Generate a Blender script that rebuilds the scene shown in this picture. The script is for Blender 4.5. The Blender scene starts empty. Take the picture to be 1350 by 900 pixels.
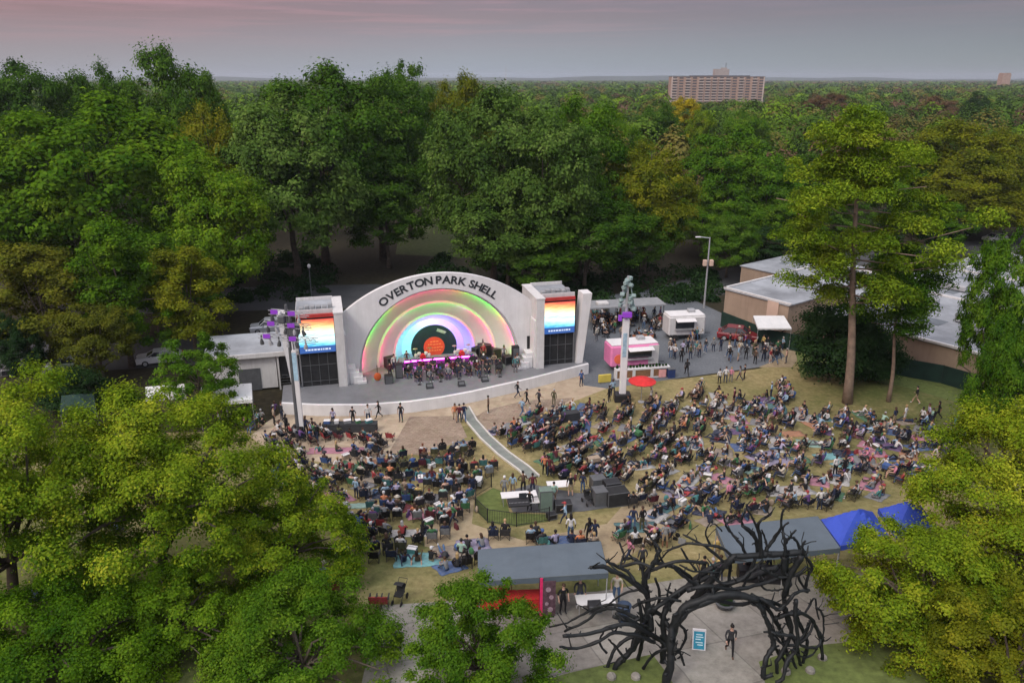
import bpy, bmesh, math, random
import numpy as np
from mathutils import Vector, Matrix
R = math.radians
S = bpy.context.scene
COL = S.collection
# ------------------------------------------------------------------ camera
PITCH, HC, F = R(19.1), 28.5, 1000.0
cam = bpy.data.objects.new('camera', bpy.data.cameras.new('camera'))
COL.objects.link(cam)
cam.location = (0, 0, HC)
cam.rotation_euler = (math.pi/2 - PITCH, 0, 0)
cam.data.sensor_width = 36
cam.data.lens = 36*F/1350
cam.data.clip_start = 0.5
cam.data.clip_end = 30000
S.camera = cam
# ------------------------------------------------------------------ light
SUN_EL, SUN_AZ = R(46), R(218)      # azimuth measured clockwise from +Y: behind and left of the viewer
W = bpy.data.worlds.new('World'); S.world = W; W.use_nodes = True
nt = W.node_tree; nt.nodes.clear()
def N(tree, typ, **kw):
    n = tree.nodes.new(typ)
    for k, v in kw.items(): setattr(n, k, v)
    return n
def ramp(tree, stops, interp='LINEAR'):
    n = tree.nodes.new('ShaderNodeValToRGB'); n.color_ramp.interpolation = interp
    e = n.color_ramp.elements
    while len(e) < len(stops): e.new(0.5)
    for k, (p, c) in enumerate(stops):
        e[k].position = p; e[k].color = (*c, 1) if len(c) == 3 else c
    return n
out = N(nt, 'ShaderNodeOutputWorld'); bg = N(nt, 'ShaderNodeBackground'); bg2 = N(nt, 'ShaderNodeBackground')
add = N(nt, 'ShaderNodeAddShader')
sky = N(nt, 'ShaderNodeTexSky', sky_type='NISHITA', sun_disc=False)
sky.sun_elevation = SUN_EL; sky.sun_rotation = SUN_AZ; sky.air_density = .8; sky.dust_density = .2; sky.ozone_density = 1.5
bg.inputs[1].default_value = 0.018      # dusk: the sky is dimmed to the photograph's level
tc = N(nt, 'ShaderNodeTexCoord'); sep = N(nt, 'ShaderNodeSeparateXYZ')
nt.links.new(tc.outputs['Generated'], sep.inputs[0])
# dusk overcast: dull at the horizon, brighter overhead
el = ramp(nt, [(0.0, (.15, .20, .28)), (.025, (.17, .17, .215)), (.07, (.195, .103, .10)), (.12, (.18, .105, .102)), (.35, (.62, .58, .60)), (1.0, (1.42, 1.40, 1.38))])
nt.links.new(sep.outputs[2], el.inputs[0])
# warmer to the left of the view, cooler and darker to the right
mr = N(nt, 'ShaderNodeMapRange'); mr.inputs[1].default_value = -.62; mr.inputs[2].default_value = .62
nt.links.new(sep.outputs[0], mr.inputs[0])
side = ramp(nt, [(0, (1.2, .90, .86)), (.45, (.98, 1.0, 1.08)), (.72, (.66, .70, .80)), (1, (.40, .42, .50))])
nt.links.new(mr.outputs[0], side.inputs[0])
mul = N(nt, 'ShaderNodeMix', data_type='RGBA', blend_type='MULTIPLY'); mul.inputs[0].default_value = 1
bk = N(nt, 'ShaderNodeMapRange'); bk.inputs[1].default_value = -.9; bk.inputs[2].default_value = .15; bk.inputs[3].default_value = 2.1; bk.inputs[4].default_value = 1.0
nt.links.new(sep.outputs[1], bk.inputs[0])          # the sunset side, behind the viewer, is the brighter half of the sky
sc_ = N(nt, 'ShaderNodeVectorMath', operation='SCALE'); nt.links.new(el.outputs[0], sc_.inputs[0]); nt.links.new(bk.outputs[0], sc_.inputs[3])
nt.links.new(sc_.outputs[0], mul.inputs[6]); nt.links.new(side.outputs[0], mul.inputs[7])
# thin cloud bands, a few of them still pink
mp = N(nt, 'ShaderNodeMapping'); mp.inputs['Scale'].default_value = (3.2, 3.2, 75)
nt.links.new(tc.outputs['Generated'], mp.inputs[0])
no = N(nt, 'ShaderNodeTexNoise'); no.inputs['Scale'].default_value = 1.6; no.inputs['Detail'].default_value = 5; no.inputs['Roughness'].default_value = .55
nt.links.new(mp.outputs[0], no.inputs[0])
cr = ramp(nt, [(.48, (0, 0, 0)), (.80, (1, 1, 1))]); nt.links.new(no.outputs[0], cr.inputs[0])
hi = ramp(nt, [(0.03, (0, 0, 0)), (.075, (1, 1, 1)), (.16, (1, 1, 1)), (.3, (0, 0, 0))]); nt.links.new(sep.outputs[2], hi.inputs[0])
lf = ramp(nt, [(.0, (1, 1, 1)), (.5, (.75, .75, .75)), (.72, (.15, .15, .15))]); nt.links.new(mr.outputs[0], lf.inputs[0])
m1 = N(nt, 'ShaderNodeMath', operation='MULTIPLY'); nt.links.new(cr.outputs[0], m1.inputs[0]); nt.links.new(hi.outputs[0], m1.inputs[1])
m2 = N(nt, 'ShaderNodeMath', operation='MULTIPLY'); nt.links.new(m1.outputs[0], m2.inputs[0]); nt.links.new(lf.outputs[0], m2.inputs[1])
cl = N(nt, 'ShaderNodeMix', data_type='RGBA'); cl.inputs[7].default_value = (.40, .165, .18, 1)
nt.links.new(m2.outputs[0], cl.inputs[0]); nt.links.new(mul.outputs[2], cl.inputs[6])
nt.links.new(sky.outputs[0], bg.inputs[0]); nt.links.new(cl.outputs[2], bg2.inputs[0])
bg2.inputs[1].default_value = 0.86
nt.links.new(bg.outputs[0], add.inputs[0]); nt.links.new(bg2.outputs[0], add.inputs[1]); nt.links.new(add.outputs[0], out.inputs[0])
sl = bpy.data.lights.new('sun', 'SUN'); sl.energy = 1.35; sl.angle = R(16); sl.color = (1, .96, .88)
sun = bpy.data.objects.new('sun', sl); COL.objects.link(sun)
sd = Vector((math.sin(SUN_AZ)*math.cos(SUN_EL), math.cos(SUN_AZ)*math.cos(SUN_EL), math.sin(SUN_EL)))
sun.rotation_euler = sd.to_track_quat('Z', 'Y').to_euler(); sun.location = (-40, -60, 60)
vs = S.view_settings
S.display_settings.display_device = 'sRGB'
vs.view_transform = 'Standard'; vs.look = 'None'; vs.gamma = 1; vs.use_curve_mapping = False
vs.exposure = 0.3
cy = S.cycles
cy.use_denoising = True
cy.max_bounces = 6; cy.diffuse_bounces = 2; cy.glossy_bounces = 2; cy.transmission_bounces = 2; cy.transparent_max_bounces = 4; cy.volume_bounces = 0
cy.caustics_reflective = False; cy.caustics_refractive = False
# ------------------------------------------------------------------ ground profile and picture-to-ground helper
KN = [(-60, 5.2), (18, 4.8), (26, 4.55), (32, 3.5), (40, 2.15), (48, 1.1), (56, .4), (62, 0), (20000, 0)]
def g(y):
    for (a, za), (b, zb) in zip(KN, KN[1:]):
        if y <= b: return za + (zb-za)*max(0, (y-a))/(b-a)
    return 0.0
CP, SP = math.cos(PITCH), math.sin(PITCH)
def ray(px, py):
    x, yc = (px-675)/F, (450-py)/F
    return x, CP+yc*SP, -SP+yc*CP
def P(px, py, h=0.0):
    """ground point (raised by h) seen at photograph position px, py"""
    dx, dy, dz = ray(px, py)
    y = 60.0
    for _ in range(40):
        t = (HC-g(y)-h)/(-dz); y = .5*y+.5*t*dy
    t = (HC-g(y)-h)/(-dz)
    return Vector((t*dx, t*dy, g(y)+h))
def D(px, py, Y):
    dx, dy, dz = ray(px, py); t = Y/dy
    return Vector((t*dx, Y, HC+t*dz))
def pix(p):
    x, y, z = p[0], p[1], p[2]-HC
    d = y*CP - z*SP; u = y*SP + z*CP
    return 675+F*x/d, 450-F*u/d
# ------------------------------------------------------------------ materials
def newmat(name):
    m = bpy.data.materials.new(name); m.use_nodes = True
    b = m.node_tree.nodes['Principled BSDF']
    return m, m.node_tree, b
def mat(name, c, rough=.7, var=.18, scale=3.0, metal=0.0, bump=0.0, emit=None, spec=.3, streak=0):
    m, t, b = newmat(name)
    b.inputs['Roughness'].default_value = rough; b.inputs['Metallic'].default_value = metal
    b.inputs['Specular IOR Level'].default_value = spec
    tcn = N(t, 'ShaderNodeTexCoord'); n = N(t, 'ShaderNodeTexNoise'); n.inputs['Scale'].default_value = scale; n.inputs['Detail'].default_value = 6; n.inputs['Roughness'].default_value = .65
    t.links.new(tcn.outputs['Object'], n.inputs[0])
    lo = tuple(x*(1-var) for x in c); hi = tuple(min(1, x*(1+var)) for x in c)
    r = ramp(t, [(.3, lo), (.7, hi)]); t.links.new(n.outputs[0], r.inputs[0]); res = r.outputs[0]
    if streak:      # rain streaks and grime running down the surface
        mq = N(t, 'ShaderNodeMapping'); mq.inputs['Scale'].default_value = (2.2, 2.2, .16); t.links.new(tcn.outputs['Object'], mq.inputs[0])
        n3 = N(t, 'ShaderNodeTexNoise'); n3.inputs['Scale'].default_value = 1.4; n3.inputs['Detail'].default_value = 7; n3.inputs['Roughness'].default_value = .7; t.links.new(mq.outputs[0], n3.inputs[0])
        r3 = ramp(t, [(.36, (1-streak, 1-streak*1.04, 1-streak*1.12)), (.56, (1, 1, 1))]); t.links.new(n3.outputs[0], r3.inputs[0])
        mm = N(t, 'ShaderNodeMix', data_type='RGBA', blend_type='MULTIPLY'); mm.inputs[0].default_value = 1; t.links.new(res, mm.inputs[6]); t.links.new(r3.outputs[0], mm.inputs[7]); res = mm.outputs[2]
    t.links.new(res, b.inputs['Base Color'])
    if bump:
        bp = N(t, 'ShaderNodeBump'); bp.inputs['Strength'].default_value = bump; t.links.new(n.outputs[0], bp.inputs['Height']); t.links.new(bp.outputs[0], b.inputs['Normal'])
    if emit:
        b.inputs['Emission Color'].default_value = (*emit[0], 1); b.inputs['Emission Strength'].default_value = emit[1]
    return m
def leafmat(name, a, b_, c, trans=.3, scale=.35, rnd_=.34):
    """leaf colours: per-leaf and per-clump spread between three true leaf colours"""
    m = bpy.data.materials.new(name); m.use_nodes = True; t = m.node_tree; t.nodes.clear()
    o = N(t, 'ShaderNodeOutputMaterial'); d = N(t, 'ShaderNodeBsdfDiffuse'); tr = N(t, 'ShaderNodeBsdfTranslucent'); gl = N(t, 'ShaderNodeBsdfGlossy'); gl.inputs['Roughness'].default_value = .45
    gl.inputs[0].default_value = (.8, .85, .9, 1)
    mx = N(t, 'ShaderNodeMixShader'); mx.inputs[0].default_value = trans
    mg = N(t, 'ShaderNodeMixShader'); mg.inputs[0].default_value = .003
    ge = N(t, 'ShaderNodeNewGeometry'); tcn = N(t, 'ShaderNodeTexCoord'); n = N(t, 'ShaderNodeTexNoise'); n.inputs['Scale'].default_value = scale; n.inputs['Detail'].default_value = 2
    t.links.new(tcn.outputs['Object'], n.inputs[0])
    oi = N(t, 'ShaderNodeObjectInfo')
    m1 = N(t, 'ShaderNodeMath', operation='MULTIPLY_ADD'); t.links.new(ge.outputs['Random Per Island'], m1.inputs[0]); m1.inputs[1].default_value = rnd_
    m2 = N(t, 'ShaderNodeMath', operation='MULTIPLY_ADD'); t.links.new(n.outputs[0], m2.inputs[0]); m2.inputs[1].default_value = 1.25; m2.inputs[2].default_value = -.26-rnd_*.5
    t.links.new(m2.outputs[0], m1.inputs[2])
    m3 = N(t, 'ShaderNodeMath', operation='MULTIPLY_ADD'); t.links.new(oi.outputs['Random'], m3.inputs[0]); m3.inputs[1].default_value = .22; t.links.new(m1.outputs[0], m3.inputs[2])
    r = ramp(t, [(.08, a), (.5, b_), (.92, c)]); t.links.new(m3.outputs[0], r.inputs[0])
    for s_ in (d, tr): t.links.new(r.outputs[0], s_.inputs[0])
    t.links.new(d.outputs[0], mx.inputs[1]); t.links.new(tr.outputs[0], mx.inputs[2])
    t.links.new(mx.outputs[0], mg.inputs[1]); t.links.new(gl.outputs[0], mg.inputs[2]); t.links.new(mg.outputs[0], o.inputs[0])
    return m
# ------------------------------------------------------------------ mesh building
class MB:
    def __init__(s): s.v = []; s.f = []; s.m = []
    def add(s, vs, fs, m=0):
        o = len(s.v); s.v += [tuple(x) for x in vs]; s.f += [tuple(i+o for i in q) for q in fs]; s.m += [m]*len(fs)
        return s
    def box(s, c, d, rz=0, m=0, bev=0, tilt=None):
        x, y, z = d[0]/2, d[1]/2, d[2]/2
        if bev:
            b = min(bev, x*.9, y*.9, z*.9); vs = []
            for zz, k in ((-z, b), (-z+b, 0), (z-b, 0), (z, b)):
                xx, yy = x-k, y-k; bb = b if k == 0 else b*.5
                vs += [(-xx+bb, -yy, zz), (xx-bb, -yy, zz), (xx, -yy+bb, zz), (xx, yy-bb, zz), (xx-bb, yy, zz), (-xx+bb, yy, zz), (-xx, yy-bb, zz), (-xx, -yy+bb, zz)]
            fs = [tuple(range(7, -1, -1)), tuple(range(24, 32))]
            for l in range(3):
                for k in range(8): fs.append((l*8+k, l*8+(k+1) % 8, l*8+8+(k+1) % 8, l*8+8+k))
        else:
            vs = [(i*x, j*y, k*z) for k in (-1, 1) for j in (-1, 1) for i in (-1, 1)]
            fs = [(0, 2, 3, 1), (4, 5, 7, 6), (0, 1, 5, 4), (2, 6, 7, 3), (0, 4, 6, 2), (1, 3, 7, 5)]
        M = Matrix.Rotation(rz, 3, 'Z')
        if tilt: M = M @ Matrix.Rotation(tilt[1], 3, tilt[0])
        c = Vector(c)
        return s.add([M @ Vector(p) + c for p in vs], fs, m)
    def tube(s, pts, rad, n=8, m=0, caps=True):
        pts = [Vector(p) for p in pts]; k = len(pts)
        if not hasattr(rad, '__len__'): rad = [rad]*k
        vs = []; up = None
        for i in range(k):
            t = (pts[min(i+1, k-1)]-pts[max(i-1, 0)]).normalized()
            if up is None: up = Vector((1, 0, 0)) if abs(t.x) < .8 else Vector((0, 1, 0))
            a = (up - t*up.dot(t)).normalized(); b = t.cross(a); up = a
            for j in range(n):
                w = 2*math.pi*j/n; vs.append(pts[i] + (a*math.cos(w)+b*math.sin(w))*rad[i])
        fs = [(i*n+j, i*n+(j+1) % n, (i+1)*n+(j+1) % n, (i+1)*n+j) for i in range(k-1) for j in range(n)]
        if caps: fs += [tuple(range(n-1, -1, -1)), tuple((k-1)*n+j for j in range(n))]
        return s.add(vs, fs, m)
    def lathe(s, prof, c=(0, 0, 0), n=16, m=0):
        c = Vector(c); vs = [c+Vector((r*math.cos(2*math.pi*j/n), r*math.sin(2*math.pi*j/n), z)) for r, z in prof for j in range(n)]
        k = len(prof)
        fs = [(i*n+j, i*n+(j+1) % n, (i+1)*n+(j+1) % n, (i+1)*n+j) for i in range(k-1) for j in range(n)]
        fs += [tuple(range(n-1, -1, -1)), tuple((k-1)*n+j for j in range(n))]
        return s.add(vs, fs, m)
    def prism(s, poly, z0, z1, m=0):
        n = len(poly); A = sum(poly[i][0]*poly[(i+1) % n][1]-poly[(i+1) % n][0]*poly[i][1] for i in range(n))
        if A < 0: poly = poly[::-1]
        vs = [(x, y, z0) for x, y in poly]+[(x, y, z1) for x, y in poly]
        fs = [tuple(range(n-1, -1, -1)), tuple(range(n, 2*n))]+[(i, (i+1) % n, n+(i+1) % n, n+i) for i in range(n)]
        return s.add(vs, fs, m)
    def ball(s, c, r, n=8, m=0):
        c = Vector(c); r = Vector(r) if hasattr(r, '__len__') else Vector((r, r, r)); k = max(3, n//2); vs = [c+Vector((0, 0, -r.z))]
        for i in range(1, k):
            a = -math.pi/2+math.pi*i/k
            vs += [c+Vector((r.x*math.cos(a)*math.cos(2*math.pi*j/n), r.y*math.cos(a)*math.sin(2*math.pi*j/n), r.z*math.sin(a))) for j in range(n)]
        vs.append(c+Vector((0, 0, r.z))); L = len(vs)-1
        fs = [(0, 1+(j+1) % n, 1+j) for j in range(n)]
        fs += [(1+i*n+j, 1+i*n+(j+1) % n, 1+(i+1)*n+(j+1) % n, 1+(i+1)*n+j) for i in range(k-2) for j in range(n)]
        fs += [(1+(k-2)*n+j, 1+(k-2)*n+(j+1) % n, L) for j in range(n)]
        return s.add(vs, fs, m)
    def mesh(s, name, mats, smooth=False):
        me = bpy.data.meshes.new(name); me.from_pydata(s.v, [], s.f)
        for q in (mats if isinstance(mats, (list, tuple)) else [mats]): me.materials.append(q)
        me.polygons.foreach_set('material_index', s.m)
        if smooth: me.polygons.foreach_set('use_smooth', [True]*len(s.f))
        me.update(); return me
    def build(s, name, mats, parent=None, smooth=False, **kw):
        return link(name, s.mesh(name, mats, smooth), parent, **kw)
def link(name, data, parent=None, loc=None, rz=0, scale=None):
    o = bpy.data.objects.new(name, data); COL.objects.link(o)
    if parent: o.parent = parent
    if loc is not None: o.location = loc
    if rz: o.rotation_euler = (0, 0, rz)
    if scale is not None: o.scale = scale
    return o
def tag(o, label=None, cat=None, group=None, kind=None):
    for k, v in (('label', label), ('category', cat), ('group', group), ('kind', kind)):
        if v: o[k] = v
    return o
def thing(name, label, cat, loc=(0, 0, 0), rz=0, group=None):
    o = link(name, None, None, loc, rz); o.empty_display_size = .3
    return tag(o, label, cat, group)
def kids(o): return [c for c in bpy.data.objects if c.parent == o]
KID = {}
def copy_tree(o, parent=None):
    c = o.copy(); COL.objects.link(c); c.parent = parent
    if o.name not in KID: KID[o.name] = kids(o)
    for ch in KID[o.name]: copy_tree(ch, c)
    return c
def sheet(name, pts, h, material, kind='structure'):
    """a surface laid on the ground: polygon in world XY, cut where the ground's slope changes"""
    bm = bmesh.new(); vs = [bm.verts.new((p[0], p[1], 0)) for p in pts]; bm.faces.new(vs)
    bmesh.ops.triangulate(bm, faces=bm.faces[:])
    for y, _ in KN[1:-1]:
        bmesh.ops.bisect_plane(bm, geom=bm.verts[:]+bm.edges[:]+bm.faces[:], plane_co=(0, y, 0), plane_no=(0, 1, 0))
    for v in bm.verts: v.co.z = g(v.co.y)+h
    bmesh.ops.recalc_face_normals(bm, faces=bm.faces[:])
    for f in bm.faces:
        if f.normal.z < 0: f.normal_flip()
    me = bpy.data.meshes.new(name); bm.to_mesh(me); bm.free(); me.materials.append(material)
    o = link(name, me)
    if kind: tag(o, kind=kind)
    return o
# ================================================================== the ground and pavings
def ground_mat():
    m, t, b = newmat('dry_lawn'); b.inputs['Roughness'].default_value = .95; b.inputs['Specular IOR Level'].default_value = .1
    ge = N(t, 'ShaderNodeNewGeometry'); sp = N(t, 'ShaderNodeSeparateXYZ'); t.links.new(ge.outputs['Position'], sp.inputs[0])
    n1 = N(t, 'ShaderNodeTexNoise'); n1.inputs['Scale'].default_value = .16; n1.inputs['Detail'].default_value = 6; n1.inputs['Roughness'].default_value = .62
    n2 = N(t, 'ShaderNodeTexNoise'); n2.inputs['Scale'].default_value = 2.2; n2.inputs['Detail'].default_value = 8; n2.inputs['Roughness'].default_value = .75
    for n in (n1, n2): t.links.new(ge.outputs['Position'], n.inputs[0])
    dry = ramp(t, [(.3, (.165, .138, .066)), (.5, (.255, .212, .10)), (.7, (.345, .292, .15))]); t.links.new(n2.outputs[0], dry.inputs[0])
    grn = ramp(t, [(.3, (.055, .072, .022)), (.7, (.14, .155, .05))]); t.links.new(n2.outputs[0], grn.inputs[0])
    # grass stays green away from the trodden middle of the lawn
    mx = N(t, 'ShaderNodeMapRange'); mx.inputs[1].default_value = 22; mx.inputs[2].default_value = 48; t.links.new(sp.outputs[0], mx.inputs[0])
    ml = N(t, 'ShaderNodeMapRange'); ml.inputs[1].default_value = -4; ml.inputs[2].default_value = -24; t.links.new(sp.outputs[0], ml.inputs[0])
    my = N(t, 'ShaderNodeMapRange'); my.inputs[1].default_value = 42; my.inputs[2].default_value = 28; t.links.new(sp.outputs[1], my.inputs[0])
    a1 = N(t, 'ShaderNodeMath', operation='MULTIPLY_ADD'); t.links.new(mx.outputs[0], a1.inputs[0]); a1.inputs[1].default_value = .42; t.links.new(n1.outputs[0], a1.inputs[2])
    a2 = N(t, 'ShaderNodeMath', operation='MULTIPLY_ADD'); t.links.new(my.outputs[0], a2.inputs[0]); a2.inputs[1].default_value = .28; t.links.new(a1.outputs[0], a2.inputs[2])
    a3 = N(t, 'ShaderNodeMath', operation='MULTIPLY_ADD'); t.links.new(ml.outputs[0], a3.inputs[0]); a3.inputs[1].default_value = .12; t.links.new(a2.outputs[0], a3.inputs[2])
    mk = ramp(t, [(.46, (0, 0, 0)), (.78, (1, 1, 1))]); t.links.new(a3.outputs[0], mk.inputs[0])
    mix = N(t, 'ShaderNodeMix', data_type='RGBA'); t.links.new(mk.outputs[0], mix.inputs[0]); t.links.new(dry.outputs[0], mix.inputs[6]); t.links.new(grn.outputs[0], mix.inputs[7])
    t.links.new(mix.outputs[2], b.inputs['Base Color'])
    bp = N(t, 'ShaderNodeBump'); bp.inputs['Strength'].default_value = .5; bp.inputs['Distance'].default_value = .1; t.links.new(n2.outputs[0], bp.inputs['Height']); t.links.new(bp.outputs[0], b.inputs['Normal'])
    return m
def posmat(name, stops, scale, rough=.9, joint=None, bump=.15, scale2=.3):
    """paving or soil: fine and broad noise over world position, optionally with joints (width of a slab)"""
    m, t, b = newmat(name); b.inputs['Roughness'].default_value = rough; b.inputs['Specular IOR Level'].default_value = .2
    ge = N(t, 'ShaderNodeNewGeometry')
    n1 = N(t, 'ShaderNodeTexNoise'); n1.inputs['Scale'].default_value = scale; n1.inputs['Detail'].default_value = 8; n1.inputs['Roughness'].default_value = .7
    n2 = N(t, 'ShaderNodeTexNoise'); n2.inputs['Scale'].default_value = scale2; n2.inputs['Detail'].default_value = 5
    for n in (n1, n2): t.links.new(ge.outputs['Position'], n.inputs[0])
    ad = N(t, 'ShaderNodeMath', operation='MULTIPLY_ADD'); t.links.new(n2.outputs[0], ad.inputs[0]); ad.inputs[1].default_value = .7; ad.inputs[2].default_value = -.35
    a2 = N(t, 'ShaderNodeMath', operation='ADD'); t.links.new(ad.outputs[0], a2.inputs[0]); t.links.new(n1.outputs[0], a2.inputs[1])
    r = ramp(t, stops); t.links.new(a2.outputs[0], r.inputs[0]); res = r.outputs[0]
    if joint:
        w, h, dark, rot, off = joint
        mp_ = N(t, 'ShaderNodeMapping'); mp_.inputs['Rotation'].default_value = (0, 0, rot); t.links.new(ge.outputs['Position'], mp_.inputs[0])
        br = N(t, 'ShaderNodeTexBrick'); br.offset = off; br.inputs['Scale'].default_value = 1; br.inputs['Brick Width'].default_value = w; br.inputs['Row Height'].default_value = h
        br.inputs['Mortar Size'].default_value = min(.035, h*.09); br.inputs['Color1'].default_value = (1, 1, 1, 1); br.inputs['Color2'].default_value = (.82, .8, .8, 1); br.inputs['Mortar'].default_value = (dark, dark, dark, 1)
        t.links.new(mp_.outputs[0], br.inputs[0])
        mm = N(t, 'ShaderNodeMix', data_type='RGBA', blend_type='MULTIPLY'); mm.inputs[0].default_value = 1
        t.links.new(res, mm.inputs[6]); t.links.new(br.outputs[0], mm.inputs[7]); res = mm.outputs[2]
    t.links.new(res, b.inputs['Base Color'])
    bp = N(t, 'ShaderNodeBump'); bp.inputs['Strength'].default_value = bump; bp.inputs['Distance'].default_value = .05; t.links.new(n1.outputs[0], bp.inputs['Height']); t.links.new(bp.outputs[0], b.inputs['Normal'])
    return m
M = {}
M['lawn'] = ground_mat()
M['litter'] = posmat('leaf_litter', [(.3, (.018, .017, .009)), (.55, (.036, .031, .017)), (.75, (.062, .052, .028))], 1.6, scale2=.05)
M['parkgrass'] = posmat('park_grass', [(.3, (.045, .06, .02)), (.7, (.10, .12, .045))], 1.2, scale2=.06)
M['concrete'] = posmat('plaza_concrete', [(.25, (.17, .162, .14)), (.5, (.26, .25, .215)), (.75, (.33, .318, .28))], 2.5, joint=(3.0, 3.0, .62, R(-18), 0))
M['apron'] = posmat('pale_concrete', [(.25, (.33, .265, .185)), (.5, (.43, .35, .25)), (.75, (.50, .42, .31))], 1.5, joint=(4.2, 4.2, .85, R(14), 0))
M['brickpave'] = posmat('brick_paving', [(.25, (.22, .165, .12)), (.5, (.30, .235, .175)), (.75, (.37, .30, .23))], 3.5, joint=(.5, .25, .7, R(14), .5), scale2=.5)
M['asphalt'] = posmat('asphalt', [(.25, (.085, .095, .105)), (.5, (.125, .138, .15)), (.75, (.165, .18, .195))], 4, scale2=.2)
M['soil'] = posmat('trodden_soil', [(.25, (.20, .158, .10)), (.5, (.29, .232, .145)), (.75, (.36, .295, .19))], 2, scale2=.25)
M['roadasphalt'] = posmat('road_asphalt', [(.25, (.05, .052, .055)), (.75, (.09, .092, .095))], 4)
M['white'] = mat('white_paint', (.66, .655, .65), .6, .08, .6, streak=.07)
M['white2'] = mat('off_white_paint', (.57, .565, .555), .6, .08, 1.5, streak=.12)
M['kerb'] = mat('pale_kerb', (.52, .51, .47), .8, .1, 2)
M['green'] = mat('fresh_turf', (.10, .13, .035), .95, .35, 2.5, bump=.4)
M['stagefloor'] = mat('dark_stage_floor', (.17, .175, .185), .45, .12, 1.5)
M['black'] = mat('black_metal', (.018, .018, .02), .5, .3, 3)
M['blackcloth'] = mat('black_mesh_cloth', (.02, .021, .022), .85, .35, 2)
M['grey'] = mat('grey_metal', (.26, .27, .28), .5, .15, 2)
M['dgrey'] = mat('dark_grey_metal', (.09, .095, .10), .55, .2, 2)
M['steel'] = mat('galvanised_steel', (.42, .43, .44), .45, .12, 3, metal=.4)
M['roofgrey'] = mat('flat_roof_membrane', (.26, .28, .30), .8, .38, .22)
M['roofdark'] = mat('dark_roof_patch', (.13, .15, .165), .8, .35, .4)
M['tan'] = mat('tan_stucco', (.33, .25, .185), .9, .14, .4, streak=.10)
M['tan2'] = mat('pale_pink_stucco', (.52, .38, .30), .9, .08, .6)
M['wood'] = mat('stained_wood', (.22, .12, .06), .7, .3, 4)
M['dwood'] = mat('dark_wood', (.09, .06, .04), .7, .3, 4)
M['red'] = mat('red_fabric', (.55, .03, .03), .8, .2, 2)
M['pinkwall'] = mat('pink_truck_paint', (.72, .22, .42), .5, .1, 1)
M['glass'] = mat('dark_glass', (.03, .035, .04), .08, .1, 1, spec=.6)
M['rubber'] = mat('black_rubber', (.02, .02, .02), .8, .2, 4)
M['canopy'] = mat('grey_canopy_fabric', (.095, .122, .145), .75, .10, .9)
M['blue'] = mat('blue_canopy_fabric', (.035, .075, .42), .65, .12, 1.2)
M['bark'] = mat('grey_brown_bark', (.10, .08, .06), .95, .4, 3, bump=.6)
M['pinebark'] = mat('pine_bark', (.21, .155, .115), .95, .3, 2.2, bump=.6)
M['bronze'] = mat('dark_patinated_steel', (.0085, .011, .0115), .6, .5, 3.5, spec=.35, bump=.6)
M['greenscreen'] = mat('dark_green_windscreen', (.012, .035, .026), .9, .3, 1)

def grid_ground():
    """one sheet to the horizon with rows at every change of slope"""
    ys = [-60, 0, 18, 26, 32, 40, 48, 56, 62, 120, 300, 1000, 4000, 9000, 14000]
    xs = [-14000, -4000, -900, -200, -60, 0, 60, 200, 900, 4000, 14000]
    vs = [(x, y, g(y)) for y in ys for x in xs]; n = len(xs)
    fs = [(j*n+i, j*n+i+1, (j+1)*n+i+1, (j+1)*n+i) for j in range(len(ys)-1) for i in range(n-1)]
    return MB().add(vs, fs)
def xy(*pp): return [tuple(P(a, b)[:2]) for a, b in pp]
hb = MB(); hn = 120; hx = [-9000+18000*i/hn for i in range(hn+1)]
hz = [36+9*math.sin(i*.21)+5*math.sin(i*.57+1)+3*math.sin(i*1.3) for i in range(hn+1)]
hb.add([(x, 6100, -1) for x in hx]+[(x, 6250, z) for x, z in zip(hx, hz)]+[(x, 6440, -1) for x in hx], [(i, i+1, hn+2+i, hn+1+i) for i in range(hn)]+[(hn+1+i, hn+2+i, 2*hn+3+i, 2*hn+2+i) for i in range(hn)])
tag(hb.build('hills', mat('wooded_ridge', (.03, .05, .03), .95, .3, .004)), kind='structure')
o = grid_ground().build('ground', M['litter']); tag(o, kind='structure')
sheet('lawn', [(-42, 22), (34, 22), (52, 40), (58, 60), (52, 66), (46, 68.5), (41, 71.5)] + xy((1060, 470), (1040, 474), (1000, 486), (900, 499), (790, 506)) + [(2, 66), (-14, 62), (-21, 58.5), (-30, 58), (-42, 56)], .004, M['lawn'])
sheet('soil_path', xy((560, 655), (628, 640), (622, 690), (690, 712), (800, 690), (835, 650), (900, 640), (880, 700), (810, 745), (650, 740), (560, 720)), .008, M['soil'])
sheet('pavement', xy((330, 575), (352, 556), (378, 538), (560, 528), (655, 512), (700, 502), (800, 482), (800, 512), (740, 535), (715, 545), (660, 560), (622, 545), (530, 578), (508, 606), (440, 612), (360, 598)), .008, M['apron'])
sheet('brick_paving', xy((512, 597), (540, 549), (603, 548), (616, 576), (560, 600)), .012, M['brickpave'])
sheet('brick_paving', xy((622, 552), (640, 541), (690, 528), (758, 524), (735, 537), (690, 556), (640, 572)), .012, M['brickpave'])
sheet('asphalt_lot', xy((770, 508), (800, 512), (905, 497), (1000, 484), (1035, 470), (1010, 440), (920, 398), (890, 378), (780, 392), (740, 440)), .012, M['asphalt'])
sheet('lot_edge_pavement', xy((1000, 484), (1044, 484), (1056, 468), (1046, 452), (1030, 440), (1010, 440), (1035, 470)), .014, M['soil'])
sheet('plaza', [(-6.5, 31.6), (4.4, 33), (9.5, 34.5), (19, 35), (21.5, 29.5), (14, 24.2), (11, 20), (4, 16), (-6, 16)], .012, M['concrete'])
sheet('grass_bed', xy((690, 905), (742, 889), (860, 862), (890, 905)), .018, M['green'])
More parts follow.
